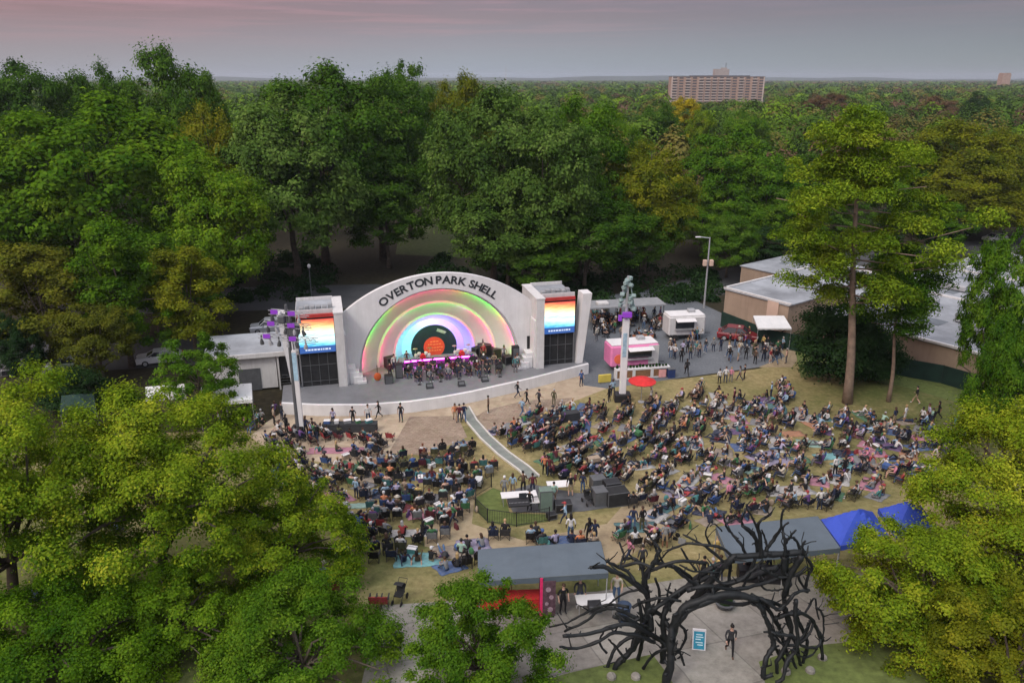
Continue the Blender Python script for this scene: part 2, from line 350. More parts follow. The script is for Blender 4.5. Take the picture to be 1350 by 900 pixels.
sheet('grass_bed', xy((1000, 872), (1060, 852), (1200, 838), (1270, 905), (1010, 905)), .018, M['green'])
sheet('road', [(-60, 92), (-18, 96), (-12, 104), (-20, 108), (-60, 104)], .012, M['roadasphalt'])
sheet('car_park', [(-60, 70), (-26, 76), (-24, 84), (-60, 82)], .012, M['roadasphalt'])
sheet('park_meadow', [(-20, 128), (6, 122), (20, 134), (10, 165), (-24, 165)], .006, M['parkgrass'])
sheet('service_road', [(24, 98), (50, 118), (120, 140), (120, 150), (44, 126), (18, 104)], .01, M['roadasphalt'])
sheet('green_verge', xy((1046, 452), (1130, 470), (1290, 512), (1292, 540), (1200, 512), (1100, 492), (1056, 498)), .02, M['green'])
# ramp that runs from the stage down through the audience, kerbed in white
def ramp_walk():
    t = thing('walkway', 'narrow grey walkway with white kerbs running from the stage through the audience', 'walkway', P(612, 540))
    L = [P(612, 538), P(622, 556), P(640, 577), P(664, 599), P(690, 618), P(703, 630)]
    w = .40
    def side(s, a, b):
        out = []
        for i, p in enumerate(L):
            d = (L[min(i+1, len(L)-1)]-L[max(i-1, 0)]); d.z = 0; d.normalize(); q = Vector((d.y, -d.x, 0))
            out.append((p+q*s*a, p+q*s*b))
        return out
    b0 = t.location
    mb = MB(); A = side(1, -w, w)
    vs = [x+Vector((0, 0, .1))-b0 for pr in A for x in pr]; mb.add(vs, [(2*i, 2*i+1, 2*i+3, 2*i+2) for i in range(len(L)-1)])
    mb.build('walking_surface', mat('walkway_grey', (.19, .21, .19), .9, .2, 1.2), t)
    for s in (1, -1):
        mb = MB(); A = side(s, w, w+.13)
        for i in range(len(L)-1):
            q = [A[i][0], A[i][1], A[i+1][1], A[i+1][0]]
            lo = [x+Vector((0, 0, -.05))-b0 for x in q]; hi_ = [x+Vector((0, 0, .17))-b0 for x in q]
            f = [(4, 5, 6, 7), (0, 1, 5, 4), (1, 2, 6, 5), (2, 3, 7, 6), (3, 0, 4, 7)]
            if s < 0: f = [k[::-1] for k in f]
            mb.add(lo+hi_, f)
        mb.build('kerb', M['kerb'], t)
ramp_walk()

# ================================================================== the band shell
TS = R(14)
shell = thing('band_shell', 'white arched band shell with concentric rings washed in rainbow light', 'band shell', (-6.6, 68.9, 0), TS)
CZ, RO, VO = 1.45, 8.0, 1.75
OR_ = 14.3; OC = 10.95-OR_          # outer arc of the face
def face_pts():
    """white arch wall: outer outline minus the half-round opening, 0.5 m thick"""
    mb = MB(); n = 40; UW = 9.6
    inner = [(RO*math.cos(math.pi*i/n), CZ+RO*math.sin(math.pi*i/n)) for i in range(n+1)]
    inner = [(RO, .2)]+inner+[(-RO, .2)]
    outer = [(UW, .2)]
    for i in range(n+1):
        a = math.pi*i/n; u = UW*math.cos(a)
        outer.append((u, OC+math.sqrt(OR_**2-u*u)))
    outer.append((-UW, .2)); k = len(inner)
    vs = [(u, VO, z) for u, z in inner]+[(u, VO, z) for u, z in outer]+[(u, VO+.5, z) for u, z in inner]+[(u, VO+.5, z) for u, z in outer]
    fs = []
    for i in range(k-1):
        fs += [(i, k+i, k+i+1, i+1), (2*k+i, 2*k+i+1, 3*k+i+1, 3*k+i), (k+i, 3*k+i, 3*k+i+1, k+i+1), (i, i+1, 2*k+i+1, 2*k+i)]
    return mb.add(vs, fs)
face_pts().build('arch_wall', M['white'], shell)
RR = [(8.0, 2.26), (6.15, 4.0), (4.4, 5.7), (3.3, 7.3)]
def revolve(prof, n=48):
    mb = MB(); k = len(prof)
    vs = []
    for i in range(n+1):
        a = math.pi*i/n
        for r, v in prof: vs.append((r*math.cos(a), v, CZ+r*math.sin(a)))
    fs = [(i*k+j, i*k+j+1, (i+1)*k+j+1, (i+1)*k+j) for i in range(n) for j in range(k-1)]
    # straight foot below the springing line
    for sgn, base in ((1, 0), (-1, n*k)):
        o = len(vs)
        for r, v in prof: vs.append((sgn*r, v, .9))
        for j in range(k-1): fs.append((o+j, o+j+1, base+j+1, base+j) if sgn < 0 else (base+j, base+j+1, o+j+1, o+j))
    return mb.add(vs, fs)
vaultwhite = mat('vault_white_plaster', (.60, .60, .61), .75, .06, .9)
for i in range(3):
    (r0, v0), (r1, v1) = RR[i], RR[i+1]
    revolve([(r0-.24, v0+.02), (r0-.24, v0+.07), (r0+.12, v0+.07), (r1+.02, v1-.02), (r1+.02, v1+.01), (r1-.24, v1+.01)] if i < 2 else [(r0-.24, v0+.02), (r0-.24, v0+.07), (r0+.12, v0+.07), (r1, v1)]).build('vault_ring', vaultwhite, shell, smooth=False)
mb = MB(); n = 32
mb.add([(3.4*math.cos(math.pi*i/n), 7.29, CZ+3.4*math.sin(math.pi*i/n)) for i in range(n+1)]+[(-3.4, 7.29, .9), (3.4, 7.29, .9)], [tuple(range(n+3))])
mb.build('back_wall', vaultwhite, shell)
# outside of the vault, seen only from behind or above
revolve([(8.6, 2.2), (8.3, 4.2), (6.6, 6.2), (4.6, 7.6), (.02, 7.7)]).build('outer_vault', M['white2'], shell)
# lettering round the arch
def letter_mesh(txt, radius, size, span):
    cu = bpy.data.curves.new('t', 'FONT'); cu.size = size; cu.extrude = .02; cu.offset = .028; cu.align_x = 'CENTER'
    mb = MB(); wid = {}
    tmp = bpy.data.objects.new('t', cu); COL.objects.link(tmp); meshes = []
    dg = bpy.context.evaluated_depsgraph_get()
    for ch in txt:
        if ch == ' ': meshes.append(None); continue
        cu.body = ch; bpy.context.view_layer.update(); dg = bpy.context.evaluated_depsgraph_get()
        me = bpy.data.meshes.new_from_object(tmp.evaluated_get(dg)); meshes.append(([v.co.copy() for v in me.vertices], [tuple(p.vertices) for p in me.polygons])); bpy.data.meshes.remove(me)
    bpy.data.objects.remove(tmp); bpy.data.curves.remove(cu)
    adv = [(max(p.x for p in q[0])-min(p.x for p in q[0]) if q else size*.12)+size*.16 for q in meshes]
    tot = sum(adv); s = 0
    for q, w in zip(meshes, adv):
        c = s+w/2; s += w
        if not q: continue
        a = math.pi/2+span/2-span*c/tot
        mid = (max(p.x for p in q[0])+min(p.x for p in q[0]))/2
        vs = []
        for p in q[0]:
            x, y = (p.x-mid)*1.12, p.y+radius
            vs.append((x*math.sin(a)+y*math.cos(a), VO-.022-p.z, CZ-x*math.cos(a)+y*math.sin(a)))
        mb.add(vs, q[1])
    return mb
letter_mesh('OVERTON PARK SHELL', 8.5, 1.04, R(80)).build('lettering', mat('black_letters', (.03, .035, .04), .6, .2), shell)
# stage floor and the curved white stage wall
SW = [(-15.2, -3.0), (-12, -4.2), (-8, -5.2), (-4, -5.45), (-1, -5.15), (2, -4.5), (4.4, -3.75), (7.9, -2.75), (11, -1.6), (14.8, -.25)]
fl = [(u, v+.25) for u, v in SW]+[(14.8, 1.5), (8.5, 1.72), (8.4, 7.3), (-8.4, 7.3), (-8.5, 1.72), (-15.2, 1.5)]
MB().prism(fl, -.6, 1.02).build('stage_floor', M['stagefloor'], shell)
mb = MB()
for (a, b), (c, d) in zip(SW, SW[1:]):
    mb.add([(a, b, -.6), (c, d, -.6), (c, d, 1.06), (a, b, 1.06), (a, b+.35, 1.06), (c, d+.35, 1.06)], [(0, 1, 2, 3), (3, 2, 5, 4)])
mb.add([(SW[0][0]-.002, SW[0][1], -.6), (SW[0][0]-.002, SW[0][1], 1.06), (SW[0][0]-.002, SW[0][1]+.35, 1.06), (SW[0][0]-.002, 1.5, -.6)], [(0, 1, 2, 3)])
mb.build('stage_wall', M['white'], shell)
# stepped plinth at each side of the opening
for s in (-1, 1):
    mb = MB()
    for k in range(4): mb.box((s*(8.85-.32*k), 1.1-.16*k, 1.02+.55-.0+(.9-.45*k)/2-.3), (.9-.02*k, 1.25-.05*k, 1.6-.4*k))
    mb.build('stepped_plinth', M['white'], shell)
# towers beside the arch
def screen_mat():
    m, t, b = newmat('led_sunset_picture'); tcn = N(t, 'ShaderNodeTexCoord'); sp = N(t, 'ShaderNodeSeparateXYZ'); t.links.new(tcn.outputs['Generated'], sp.inputs[0])
    n = N(t, 'ShaderNodeTexNoise'); n.inputs['Scale'].default_value = 4; n.inputs['Detail'].default_value = 4
    mp_ = N(t, 'ShaderNodeMapping'); mp_.inputs['Scale'].default_value = (1, 1, 5); t.links.new(tcn.outputs['Generated'], mp_.inputs[0]); t.links.new(mp_.outputs[0], n.inputs[0])
    ma = N(t, 'ShaderNodeMath', operation='MULTIPLY_ADD'); t.links.new(n.outputs[0], ma.inputs[0]); ma.inputs[1].default_value = .3; t.links.new(sp.outputs[2], ma.inputs[2])
    mb_ = N(t, 'ShaderNodeMath', operation='MULTIPLY_ADD'); t.links.new(sp.outputs[0], mb_.inputs[0]); mb_.inputs[1].default_value = .08; mb_.inputs[2].default_value = -.19
    mc = N(t, 'ShaderNodeMath', operation='ADD'); t.links.new(ma.outputs[0], mc.inputs[0]); t.links.new(mb_.outputs[0], mc.inputs[1])
    r = ramp(t, [(.0, (.05, .35, .75)), (.12, (.25, .75, .9)), (.3, (.8, .95, .95)), (.42, (.45, .85, .9)), (.5, (1, .97, .85)), (.66, (1, .85, .45)), (.82, (1, .42, .15)), (1, (.75, .08, .06))])
    t.links.new(mc.outputs[0], r.inputs[0]); b.inputs['Base Color'].default_value = (.02, .02, .02, 1)
    t.links.new(r.outputs[0], b.inputs['Emission Color']); b.inputs['Emission Strength'].default_value = 1.25; return m
SCR = screen_mat(); BAN = mat('blue_screen_strip', (.03, .03, .05), .5, .1, emit=((.03, .12, .42), .8)); STRIPW = mat('white_screen_words', (.1, .1, .1), .5, .1, emit=((.7, .8, 1), .8))
REDT = mat('red_screen_glow', (.25, .03, .03), .6, .3, 2, emit=((.5, .03, .02), .25))
def tower(s):
    u0 = 11.6*s
    mb = MB(); mb.box((u0-s*1.95, 2.6, 4.2), (.8, 5.6, 8.0)); mb.box((u0+s*.15, 3.0, 4.3), (3.45, 4.4, 7.7)); mb.box((u0-s*1.95, 2.6, 8.26), (.92, 5.7, .12)); mb.box((u0+s*.15, 5.15, 8.3), (3.4, .15, .35)); mb.box((u0+s*.15, .85, 8.3), (3.4, .12, .3))
    mb.build('tower_wall', M['white2'], shell)
    MB().box((u0+s*.15, 3.0, 8.165), (3.38, 4.1, .03)).build('tower_roof', M['roofgrey'], shell)
    d = MB().box((u0+s*.12, .72, 2.35), (3.3, .16, 4.4)).build('black_gate', M['blackcloth'], shell)
    mb = MB()
    for k in range(5): mb.box((u0+s*.12-1.62+k*.81, .61, 2.35), (.05, .06, 4.38))
    for z in (.4, 1.5, 3.1, 4.4): mb.box((u0+s*.12, .605, z), (3.28, .045, .05))
    mb.build('bars', M['dgrey'], d)
    q = MB().box((u0+s*.12, .42, 6.35), (3.25, .2, 2.6)).build('led_screen', SCR, shell)
    MB().box((u0+s*.12, .5, 6.12), (3.4, .3, 3.42)).build('frame', M['black'], q)
    MB().box((u0+s*.12, .4, 4.72), (3.25, .2, .6)).build('banner_strip', BAN, q)
    mb = MB(); rr = random.Random(3)
    x = -1.1
    while x < 1.1:
        w = rr.uniform(.12, .3); mb.box((u0+s*.12+x+w/2, .297, 4.74), (w, .012, .16)); x += w+.07
    mb.build('lettering', STRIPW, q)
    mb = MB()
    for k in range(6): mb.box((u0-1.3+k*.52, 1.3+.25*(k % 2), 8.47), (.42, .55, .34+.1*(k % 3)), bev=.05)
    mb.build('lamp_row', M['grey'], shell)
    MB().box((u0+s*.1, .42, 7.98), (3.3, .25, .3)).build('lamp_bar', REDT, shell)
    # outer wing: tall white fin leaning outwards
    a, b = u0+s*2.0, u0+s*2.9
    v = [(a, .35, .3), (b-s*.25, .35, .3), (b+s*.55, .15, 8.4), (a+s*.5, .15, 8.4)]
    w = [(x, y+1.5, z) for x, y, z in v]
    f = [(0, 1, 2, 3), (7, 6, 5, 4), (0, 4, 5, 1), (1, 5, 6, 2), (2, 6, 7, 3), (3, 7, 4, 0)]
    MB().add(v+w, f).build('wing_wall', M['white'], shell)
for s in (-1, 1): tower(s)
# right wing wall bends forward to the tower, with a door slot
MB().box((9.35, .9, 3.2), (.5, 1.6, 5.6)).build('return_wall', M['white'], shell)
MB().box((-9.35, .9, 3.2), (.5, 1.6, 5.6)).build('return_wall', M['white'], shell)
MB().box((8.95, VO-.03, 2.6), (.3, .04, 2.6)).build('door', M['black'], shell)
# the LED battens in the coves: small lamps tucked behind each ring's lip, washing the ring inside
PK, HP, GR, LI, CY, TE, PU, LV, WH, OG, YE = (1, .07, .25), (1, .03, .20), (.05, 1, .08), (.28, 1, .04), (.1, .95, .95), (.2, .9, .75), (.20, .03, 1), (.5, .28, 1), (1, .95, .98), (1, .3, .12), (.9, .9, .1)
RING = [[LI, HP, HP, OG, LI, GR, GR, LI, OG, HP, HP, HP, HP, PK, LI, GR, GR, LI, HP, HP],
        [HP, HP, HP, PK, PK, WH, GR, GR, GR, GR, GR, WH, PK, HP, HP, HP],
        [PU, PU, PU, PU, PU, PU, PU, LV, LV, TE, CY, CY, CY],
        [LV, LV, WH, WH, WH, TE, CY, CY]]
PW = [29, 23, 23, 8]
def cove(i):
    r0, v0 = RR[i]; cols = RING[i]; n = len(cols)
    for k, c in enumerate(cols):
        a = math.pi*(k+.5)/n
        r = r0-.06 if i < 3 else 3.0
        l = bpy.data.lights.new('cove_light', 'AREA'); l.shape = 'RECTANGLE'; l.size = math.pi*r0/n*.8; l.size_y = .06
        l.color = c; l.energy = PW[i]*(.8 if c is WH else 1)*(1.3 if c is PU else 1)
        o = link('cove_light', l, shell)
        pos = Vector((r*math.cos(a), (v0+.13) if i < 3 else 6.2, CZ+r*math.sin(a)))
        (r1, v1) = RR[min(i+1, 3)]
        tgt = Vector((.6*(r0+r1)/2*math.cos(a), 0, CZ+.6*(r0+r1)/2*math.sin(a))); tgt = Vector((((r0*.45+r1*.55)*math.cos(a)), v0+(v1-v0)*.75, CZ+(r0*.45+r1*.55)*math.sin(a)))
        if i == 3: tgt = Vector((2.4*math.cos(a), 7.3, CZ+2.4*math.sin(a)))
        d = (tgt-pos).normalized(); zz = -d; xx = Vector((-math.sin(a), 0, math.cos(a))); yy = zz.cross(xx)
        Mx = Matrix((xx, yy, zz)).transposed().to_4x4(); Mx.translation = pos; o.matrix_local = Mx
for i in range(4): cove(i)
# ================================================================== trees
LEAF = {
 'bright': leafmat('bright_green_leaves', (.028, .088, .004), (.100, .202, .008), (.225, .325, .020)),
 'mid': leafmat('mid_green_leaves', (.023, .080, .005), (.080, .178, .010), (.180, .290, .022)),
 'dark': leafmat('dark_oak_leaves', (.020, .058, .006), (.062, .142, .011), (.145, .245, .028)),
 'greyg': leafmat('grey_green_leaves', (.026, .060, .011), (.076, .148, .022), (.175, .265, .055)),
 'olive': leafmat('olive_leaves', (.050, .08, .005), (.155, .185, .010), (.30, .28, .018)),
 'brown': leafmat('bronze_autumn_leaves', (.045, .06, .007), (.12, .14, .012), (.21, .20, .02)),
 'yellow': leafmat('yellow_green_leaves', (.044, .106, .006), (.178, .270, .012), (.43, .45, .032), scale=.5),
 'gold': leafmat('golden_leaves', (.14, .14, .005), (.34, .29, .010), (.52, .42, .02), scale=.5),
 'fresh': leafmat('fresh_green_leaves', (.026, .086, .005), (.090, .186, .010), (.205, .300, .022), scale=.6),
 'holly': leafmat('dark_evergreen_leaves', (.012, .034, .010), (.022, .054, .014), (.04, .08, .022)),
 'pine': leafmat('lime_pine_needles', (.045, .11, .006), (.165, .26, .014), (.36, .42, .03), trans=.2, scale=.4),
 'rust': leafmat('rusty_leaves', (.10, .06, .03), (.16, .10, .05), (.2, .13, .07)),
}
def quads(name, pos, nrm, size, mats, rng, mi=None, asp=.62):
    """many small folded leaves: each leaf is one four-sided face"""
    n = len(pos)
    nrm = nrm/np.maximum(1e-6, np.linalg.norm(nrm, axis=1, keepdims=True))
    a = rng.normal(size=(n, 3)); a -= nrm*(a*nrm).sum(1, keepdims=True); a /= np.maximum(1e-6, np.linalg.norm(a, axis=1, keepdims=True))
    b = np.cross(nrm, a); s = (size*(.45+1.1*rng.random(n)))[:, None] if np.isscalar(size) else size[:, None]
    dr = -.25*s*nrm
    v = np.stack([pos-a*s*.5+dr*.6, pos-b*s*asp*.5-a*s*.06, pos+a*s*.5+dr*.6, pos+b*s*asp*.5-a*s*.06], 1).reshape(-1, 3)
    me = bpy.data.meshes.new(name); me.vertices.add(4*n); me.vertices.foreach_set('co', v.astype(np.float32).ravel())
    me.loops.add(4*n); me.loops.foreach_set('vertex_index', np.arange(4*n, dtype=np.int32))
    me.polygons.add(n); me.polygons.foreach_set('loop_start', np.arange(0, 4*n, 4, dtype=np.int32))
    for q in (mats if isinstance(mats, (list, tuple)) else [mats]): me.materials.append(q)
    if mi is not None: me.polygons.foreach_set('material_index', mi.astype(np.int32))
    me.update(calc_edges=True); return me
def unit(rng, n):
    d = rng.normal(size=(n, 3)); return d/np.linalg.norm(d, axis=1, keepdims=True)
def crown_points(seed, R_, H, nclump, nleaf, cl=(.16, .30), low=-.55, lobes=7, flat=.8, gap=.0):
    """leaf positions: clumps over a lobed ellipsoid (half axes R_, R_, H), every clump a shell of leaves"""
    rng = np.random.default_rng(seed)
    big = unit(rng, lobes); big[:, 2] = np.abs(big[:, 2])*1.0-.25; amp = rng.uniform(.1, .36, lobes)
    d = unit(rng, nclump*4); d = d[d[:, 2] > low][:nclump]
    k = len(d)
    bump_ = 1-.2+(amp[None]*np.exp(-((1-d@big.T)/.10))).sum(1)
    rad = (np.where(rng.random(k) < .72, rng.uniform(.76, 1.06, k), rng.uniform(.3, .7, k)))*np.minimum(bump_, 1.18)
    c = d*rad[:, None]*np.array([R_, R_, H])
    r = rng.uniform(cl[0], cl[1], k)*R_
    w = r**2; w /= w.sum(); idx = rng.choice(k, nleaf, p=w)
    e = unit(rng, nleaf); e[:, 2] = np.where(e[:, 2] < -.35, -e[:, 2], e[:, 2])
    q = r[idx][:, None]*(rng.random(nleaf)**.28)[:, None]*e*np.array([1, 1, flat])
    out = q*(1+.36*rng.normal(size=(nleaf, 1)))
    pos = c[idx]+out
    nrm = e*.85+d[idx]*.4+np.array([0, 0, .4])+.34*rng.normal(size=(nleaf, 3))
    return pos, nrm, rng, c, r
def limbs(seed, H, cz, ctr, R_, r0, n=9, lean=(0, 0)):
    """tapered trunk with limbs reaching to the clumps; base at the origin, crown centre at height cz"""
    rnd = random.Random(seed); mb = MB()
    top = Vector((lean[0], lean[1], cz+H*.25)); k = 7; pts = []; rad = []
    for i in range(k):
        f = i/(k-1); pts.append(Vector((top.x*f+rnd.uniform(-.12, .12)*r0*3*(i > 0), top.y*f+rnd.uniform(-.12, .12)*r0*3*(i > 0), top.z*f-.3*(i == 0)))); rad.append(r0*(1.35 if i == 0 else 1-.75*f))
    mb.tube(pts, rad, 9)
    tg = rnd.sample(range(len(ctr)), min(n, len(ctr)))
    for t in tg:
        e = Vector(ctr[t])+Vector((0, 0, cz)); f = rnd.uniform(.3, .8); i = int(f*(k-1)); s = pts[i].lerp(pts[i+1], f*(k-1)-i)
        if e.z < s.z+.2: e.z = s.z+.5
        m_ = s.lerp(e, .5)+Vector((rnd.uniform(-.4, .4), rnd.uniform(-.4, .4), R_*.08))
        mb.tube([s, s.lerp(m_, .6), m_, m_.lerp(e, .6), e], [r0*.42*(1-.5*f), r0*.3, r0*.22, r0*.14, r0*.06], 6)
    return mb
TPL = {}
def template(key, seed, R_, H, cz, nclump, nleaf, leaf, r0, nl=10, **kw):
    pos, nrm, rng, c, r = crown_points(seed, R_, H, nclump, nleaf, **kw)
    me = quads('crown', pos+np.array([0, 0, cz]), nrm, leaf, LEAF['mid'], rng)
    rr = np.percentile(np.hypot(pos[:, 0], pos[:, 1]), 97); tt = np.percentile(pos[:, 2], 99.7)+cz
    TPL[key] = (me, limbs(seed, H, cz, c, R_, r0, nl).mesh('trunk', M['bark'], True), rr, tt)
# broadleaf shapes, 20 m tall and 8 m in half width before scaling
for k in range(5):
    template('oak%d' % k, 11+k, 8.0, 9.6, 10.6, 150+10*k, 46000, .32, .42, low=-.75, cl=(.085, .185), flat=.95, lobes=10)
template('tall0', 31, 6.0, 10.5, 10.8, 120, 38000, .30, .36, low=-.85, cl=(.11, .21), flat=1.0)
template('tall1', 32, 5.4, 11.0, 10.8, 110, 38000, .30, .36, low=-.85, cl=(.11, .22), flat=1.0)
TSEEN = {}
def tree(name, label, x, ytop, hw, Y, leaf, shape, group=None, squash=1.0, base=None, rz=None):
    """a tree whose crown tops out at photograph row ytop, hw pixels in half width, standing Y metres out"""
    top = D(x, ytop, Y); z0 = g(Y); me, tr, R0, H0 = TPL[shape]
    dep = Y*CP-(top.z-HC)*SP
    w = hw*dep/F/R0/1.0; h = (top.z-z0)/H0
    t = thing(name, label, 'tree', (top.x, Y, z0), 0, group)
    a = rz if rz is not None else (hash_f(x, ytop)*6.28)
    c = link('crown', me, t, rz=a, scale=(w, w*squash, h)); c.material_slots[0].link = 'OBJECT'; c.material_slots[0].material = LEAF[leaf]
    k = link('trunk', tr, t, rz=a, scale=(min(w, h), min(w, h), h))
    return t
def hash_f(a, b): return (math.sin(a*12.9898+b*78.233)*43758.5453) % 1.0
WG = 'trees of the wood around the shell'
TL = [
 # ---- left mass, nearest first
 ('broadleaf_tree', 'bronze tinged autumn tree low at the left edge above the parked silver car', 38, 322, 80, 72, 'brown', 'tall0'),
 ('broadleaf_tree', 'upright olive green tree with a rounded head behind the white awnings at left', 140, 290, 62, 74, 'bright', 'tall1'),
 ('broadleaf_tree', 'olive tree with rusty tips directly behind the grey roofed service building', 238, 326, 62, 76, 'olive', 'tall0'),
 ('broadleaf_tree', 'small rust flecked tree between the silver car and the white tents', 118, 400, 60, 69, 'brown', 'oak1'),
 ('broadleaf_tree', 'dark little tree standing beside the silver car at far left', 8, 415, 36, 66, 'holly', 'oak2'),
 ('broadleaf_tree', 'broad bright green tree, the largest on the left side of the wood', 100, 128, 150, 96, 'bright', 'oak0'),
 ('broadleaf_tree', 'bright green tree on the right shoulder of the large left hand tree', 262, 205, 92, 90, 'bright', 'oak3'),
 ('broadleaf_tree', 'bright leafy tree at left picture edge below the dark skyline oaks', 15, 190, 95, 92, 'bright', 'oak4'),
 ('broadleaf_tree', 'mid green tree filling the gap under the broad bright left hand tree', 190, 300, 100, 86, 'mid', 'oak2'),
 ('broadleaf_tree', 'dark oak on the skyline at the far left edge', 30, 84, 80, 135, 'dark', 'oak1'),
 ('broadleaf_tree', 'dark oak on the skyline second from the left edge', 122, 88, 60, 138, 'dark', 'oak2'),
 ('broadleaf_tree', 'tallest dark oak on the left skyline, open crowned against the pink sky', 214, 64, 72, 128, 'dark', 'oak3'),
 ('broadleaf_tree', 'dark oak that ends the left skyline beside the sky gap', 268, 96, 34, 132, 'dark', 'tall0'),
 ('broadleaf_tree', 'yellowish green treetop just right of the sky gap', 268, 140, 60, 112, 'olive', 'oak4'),
 # ---- behind the shell
 ('broadleaf_tree', 'big dark oak left behind the shell, rising to the skyline', 410, 88, 110, 118, 'dark', 'oak0'),
 ('broadleaf_tree', 'grey green tree with light clumps directly left behind the arch', 370, 130, 105, 108, 'greyg', 'oak2'),
 ('broadleaf_tree', 'dark tree behind the arch between the two big oaks', 492, 104, 85, 124, 'dark', 'oak4'),
 ('broadleaf_tree', 'round topped olive oak on the skyline behind the arch', 532, 86, 62, 142, 'dark', 'oak1'),
 ('broadleaf_tree', 'yellow olive treetop on the skyline left of the thin mast', 604, 100, 52, 150, 'olive', 'oak3'),
 ('broadleaf_tree', 'dark low tree over the arch lettering', 505, 215, 80, 118, 'dark', 'oak3'),
 ('broadleaf_tree', 'huge grey green tree right behind the middle of the arch', 650, 118, 100, 106, 'greyg', 'oak3'),
 ('broadleaf_tree', 'grey green tree leaning over the right end of the arch', 715, 150, 95, 103, 'greyg', 'oak1'),
 ('broadleaf_tree', 'lower dark tree just above the right tower roof', 668, 232, 88, 102, 'greyg', 'oak4'),
 ('broadleaf_tree', 'greener tall tree right of the huge grey green one', 770, 130, 78, 112, 'mid', 'oak2'),
 ('broadleaf_tree', 'dark leaved tree above the food trucks', 775, 255, 80, 104, 'dark', 'oak0'),
 ('broadleaf_tree', 'bronze edged tree at the right end of the dense wood by the lamp post', 858, 190, 72, 112, 'olive', 'oak4'),
 ('broadleaf_tree', 'dark green tree hanging over the lamp post', 850, 265, 66, 110, 'dark', 'oak1'),
 ('broadleaf_tree', 'low mid green tree that closes the gap left of the lamp post', 712, 290, 66, 100, 'dark', 'tall0'),
 # ---- right of the lamp post
 ('broadleaf_tree', 'bright round tree behind the lamp post and flat roofed building', 962, 168, 70, 134, 'mid', 'oak0'),
 ('broadleaf_tree', 'mid green tree between the lamp post and the tall pine', 1010, 212, 62, 128, 'mid', 'oak2'),
 ('broadleaf_tree', 'dark tree low behind the roof of the tan building', 930, 250, 52, 126, 'mid', 'oak3'),
 ('broadleaf_tree', 'yellow crowned tree standing below the distant apartment block', 905, 130, 30, 230, 'gold', 'tall1'),
 ('broadleaf_tree', 'slim gold and green tree in front of the yellow crowned one', 925, 146, 26, 205, 'yellow', 'tall0'),
 ('broadleaf_tree', 'round dark green tree below right of the apartment block', 985, 148, 42, 190, 'mid', 'oak1'),
 ('broadleaf_tree', 'dark green tree left of the yellow crowned one', 868, 138, 40, 200, 'dark', 'oak2'),
 ('broadleaf_tree', 'bright green tree behind the huge grey green tree', 812, 150, 48, 160, 'bright', 'oak1'),
 ('broadleaf_tree', 'pale brown autumn tree far back right of the pine', 1240, 128, 34, 330, 'rust', 'oak0'),
 ('broadleaf_tree', 'isolated dark green tree far back beside the pale brown one', 1292, 124, 26, 300, 'holly', 'oak4'),
 ('broadleaf_tree', 'rusty tree far back just left of the pine top', 1092, 124, 40, 340, 'rust', 'oak3'),
 ('broadleaf_tree', 'olive orange tree right of the pine, widest in that corner', 1262, 160, 82, 150, 'olive', 'oak0'),
 ('broadleaf_tree', 'orange green tree at the right edge under the brick tower', 1335, 172, 62, 158, 'olive', 'oak2'),
 ('broadleaf_tree', 'olive tree behind the flat roofs, below the widest olive orange tree', 1285, 220, 80, 138, 'olive', 'oak3'),
 ('broadleaf_tree', 'green tree behind the pine on its right side', 1190, 190, 60, 150, 'mid', 'oak4'),
 ('broadleaf_tree', 'green tree behind the pine on its left side', 1075, 205, 55, 145, 'dark', 'oak0'),
 ('broadleaf_tree', 'dark tree just right of the lamp post behind the tan roof', 965, 285, 46, 112, 'dark', 'oak4'),
 ('broadleaf_tree', 'mid green tree showing between the pine branches above the tan roof', 1040, 262, 52, 122, 'mid', 'oak1'),
 ('broadleaf_tree', 'dark tree behind the pine trunk above the big flat roof', 1105, 255, 50, 134, 'dark', 'oak3'),
 ('broadleaf_tree', 'low green tree at the back edge of the big flat roof', 1210, 262, 46, 128, 'holly', 'oak2'),
 ('broadleaf_tree', 'green tree at the back edge of the roofs beside the far white car', 1252, 268, 36, 126, 'mid', 'tall0'),
 ('broadleaf_tree', 'olive tree behind the far white car at the right edge', 1335, 250, 56, 140, 'olive', 'oak0'),
 ('broadleaf_tree', 'dark tree standing above the order shelter behind the tan building', 1000, 300, 40, 116, 'holly', 'tall1'),
]
for q in TL: tree(*q, group=WG)
# trees whose trunk is in sight
tree('broadleaf_tree', 'open crowned tree in front of the flat roofs at the right edge', 1340, 308, 54, 58, 'mid', 'oak1', rz=1.0)
tree('broadleaf_tree', 'wispy branch ended tree right behind the right hand yellow tree', 1340, 420, 46, 50, 'mid', 'oak3', rz=2.0)
def shrub(name, label, px, py, hw, ytop, leaf, shape, cat='shrub', group=None, low=.55):
    b = P(px, py); top = D(px, ytop, b.y); me, tr, R0, H0 = TPL[shape]
    dep = b.y*CP-(top.z-HC)*SP; w = hw*dep/F/R0; h = (top.z-b.z)/H0
    t = thing(name, label, cat, b, 0, group)
    c = link('crown', me, t, rz=hash_f(px, py)*6, scale=(w, w, h), loc=(0, 0, 0)); c.material_slots[0].link = 'OBJECT'; c.material_slots[0].material = LEAF[leaf]
    link('trunk', tr, t, rz=hash_f(px, py)*6, scale=(min(w, h)*.8, min(w, h)*.8, h*.9)); return t
def dense(key, seed, R_, H, cz, n, leaf): template(key, seed, R_, H, cz, 80, n, leaf, .2, low=-1.1, cl=(.2, .34))
dense('bush0', 41, 4.0, 4.2, 4.0, 26000, .26); dense('bush1', 42, 4.0, 4.0, 3.6, 24000, .26)
shrub('evergreen_shrub', 'dark glossy evergreen tree left of the pine trunk beside the tan building', 1092, 502, 56, 402, 'holly', 'bush0')
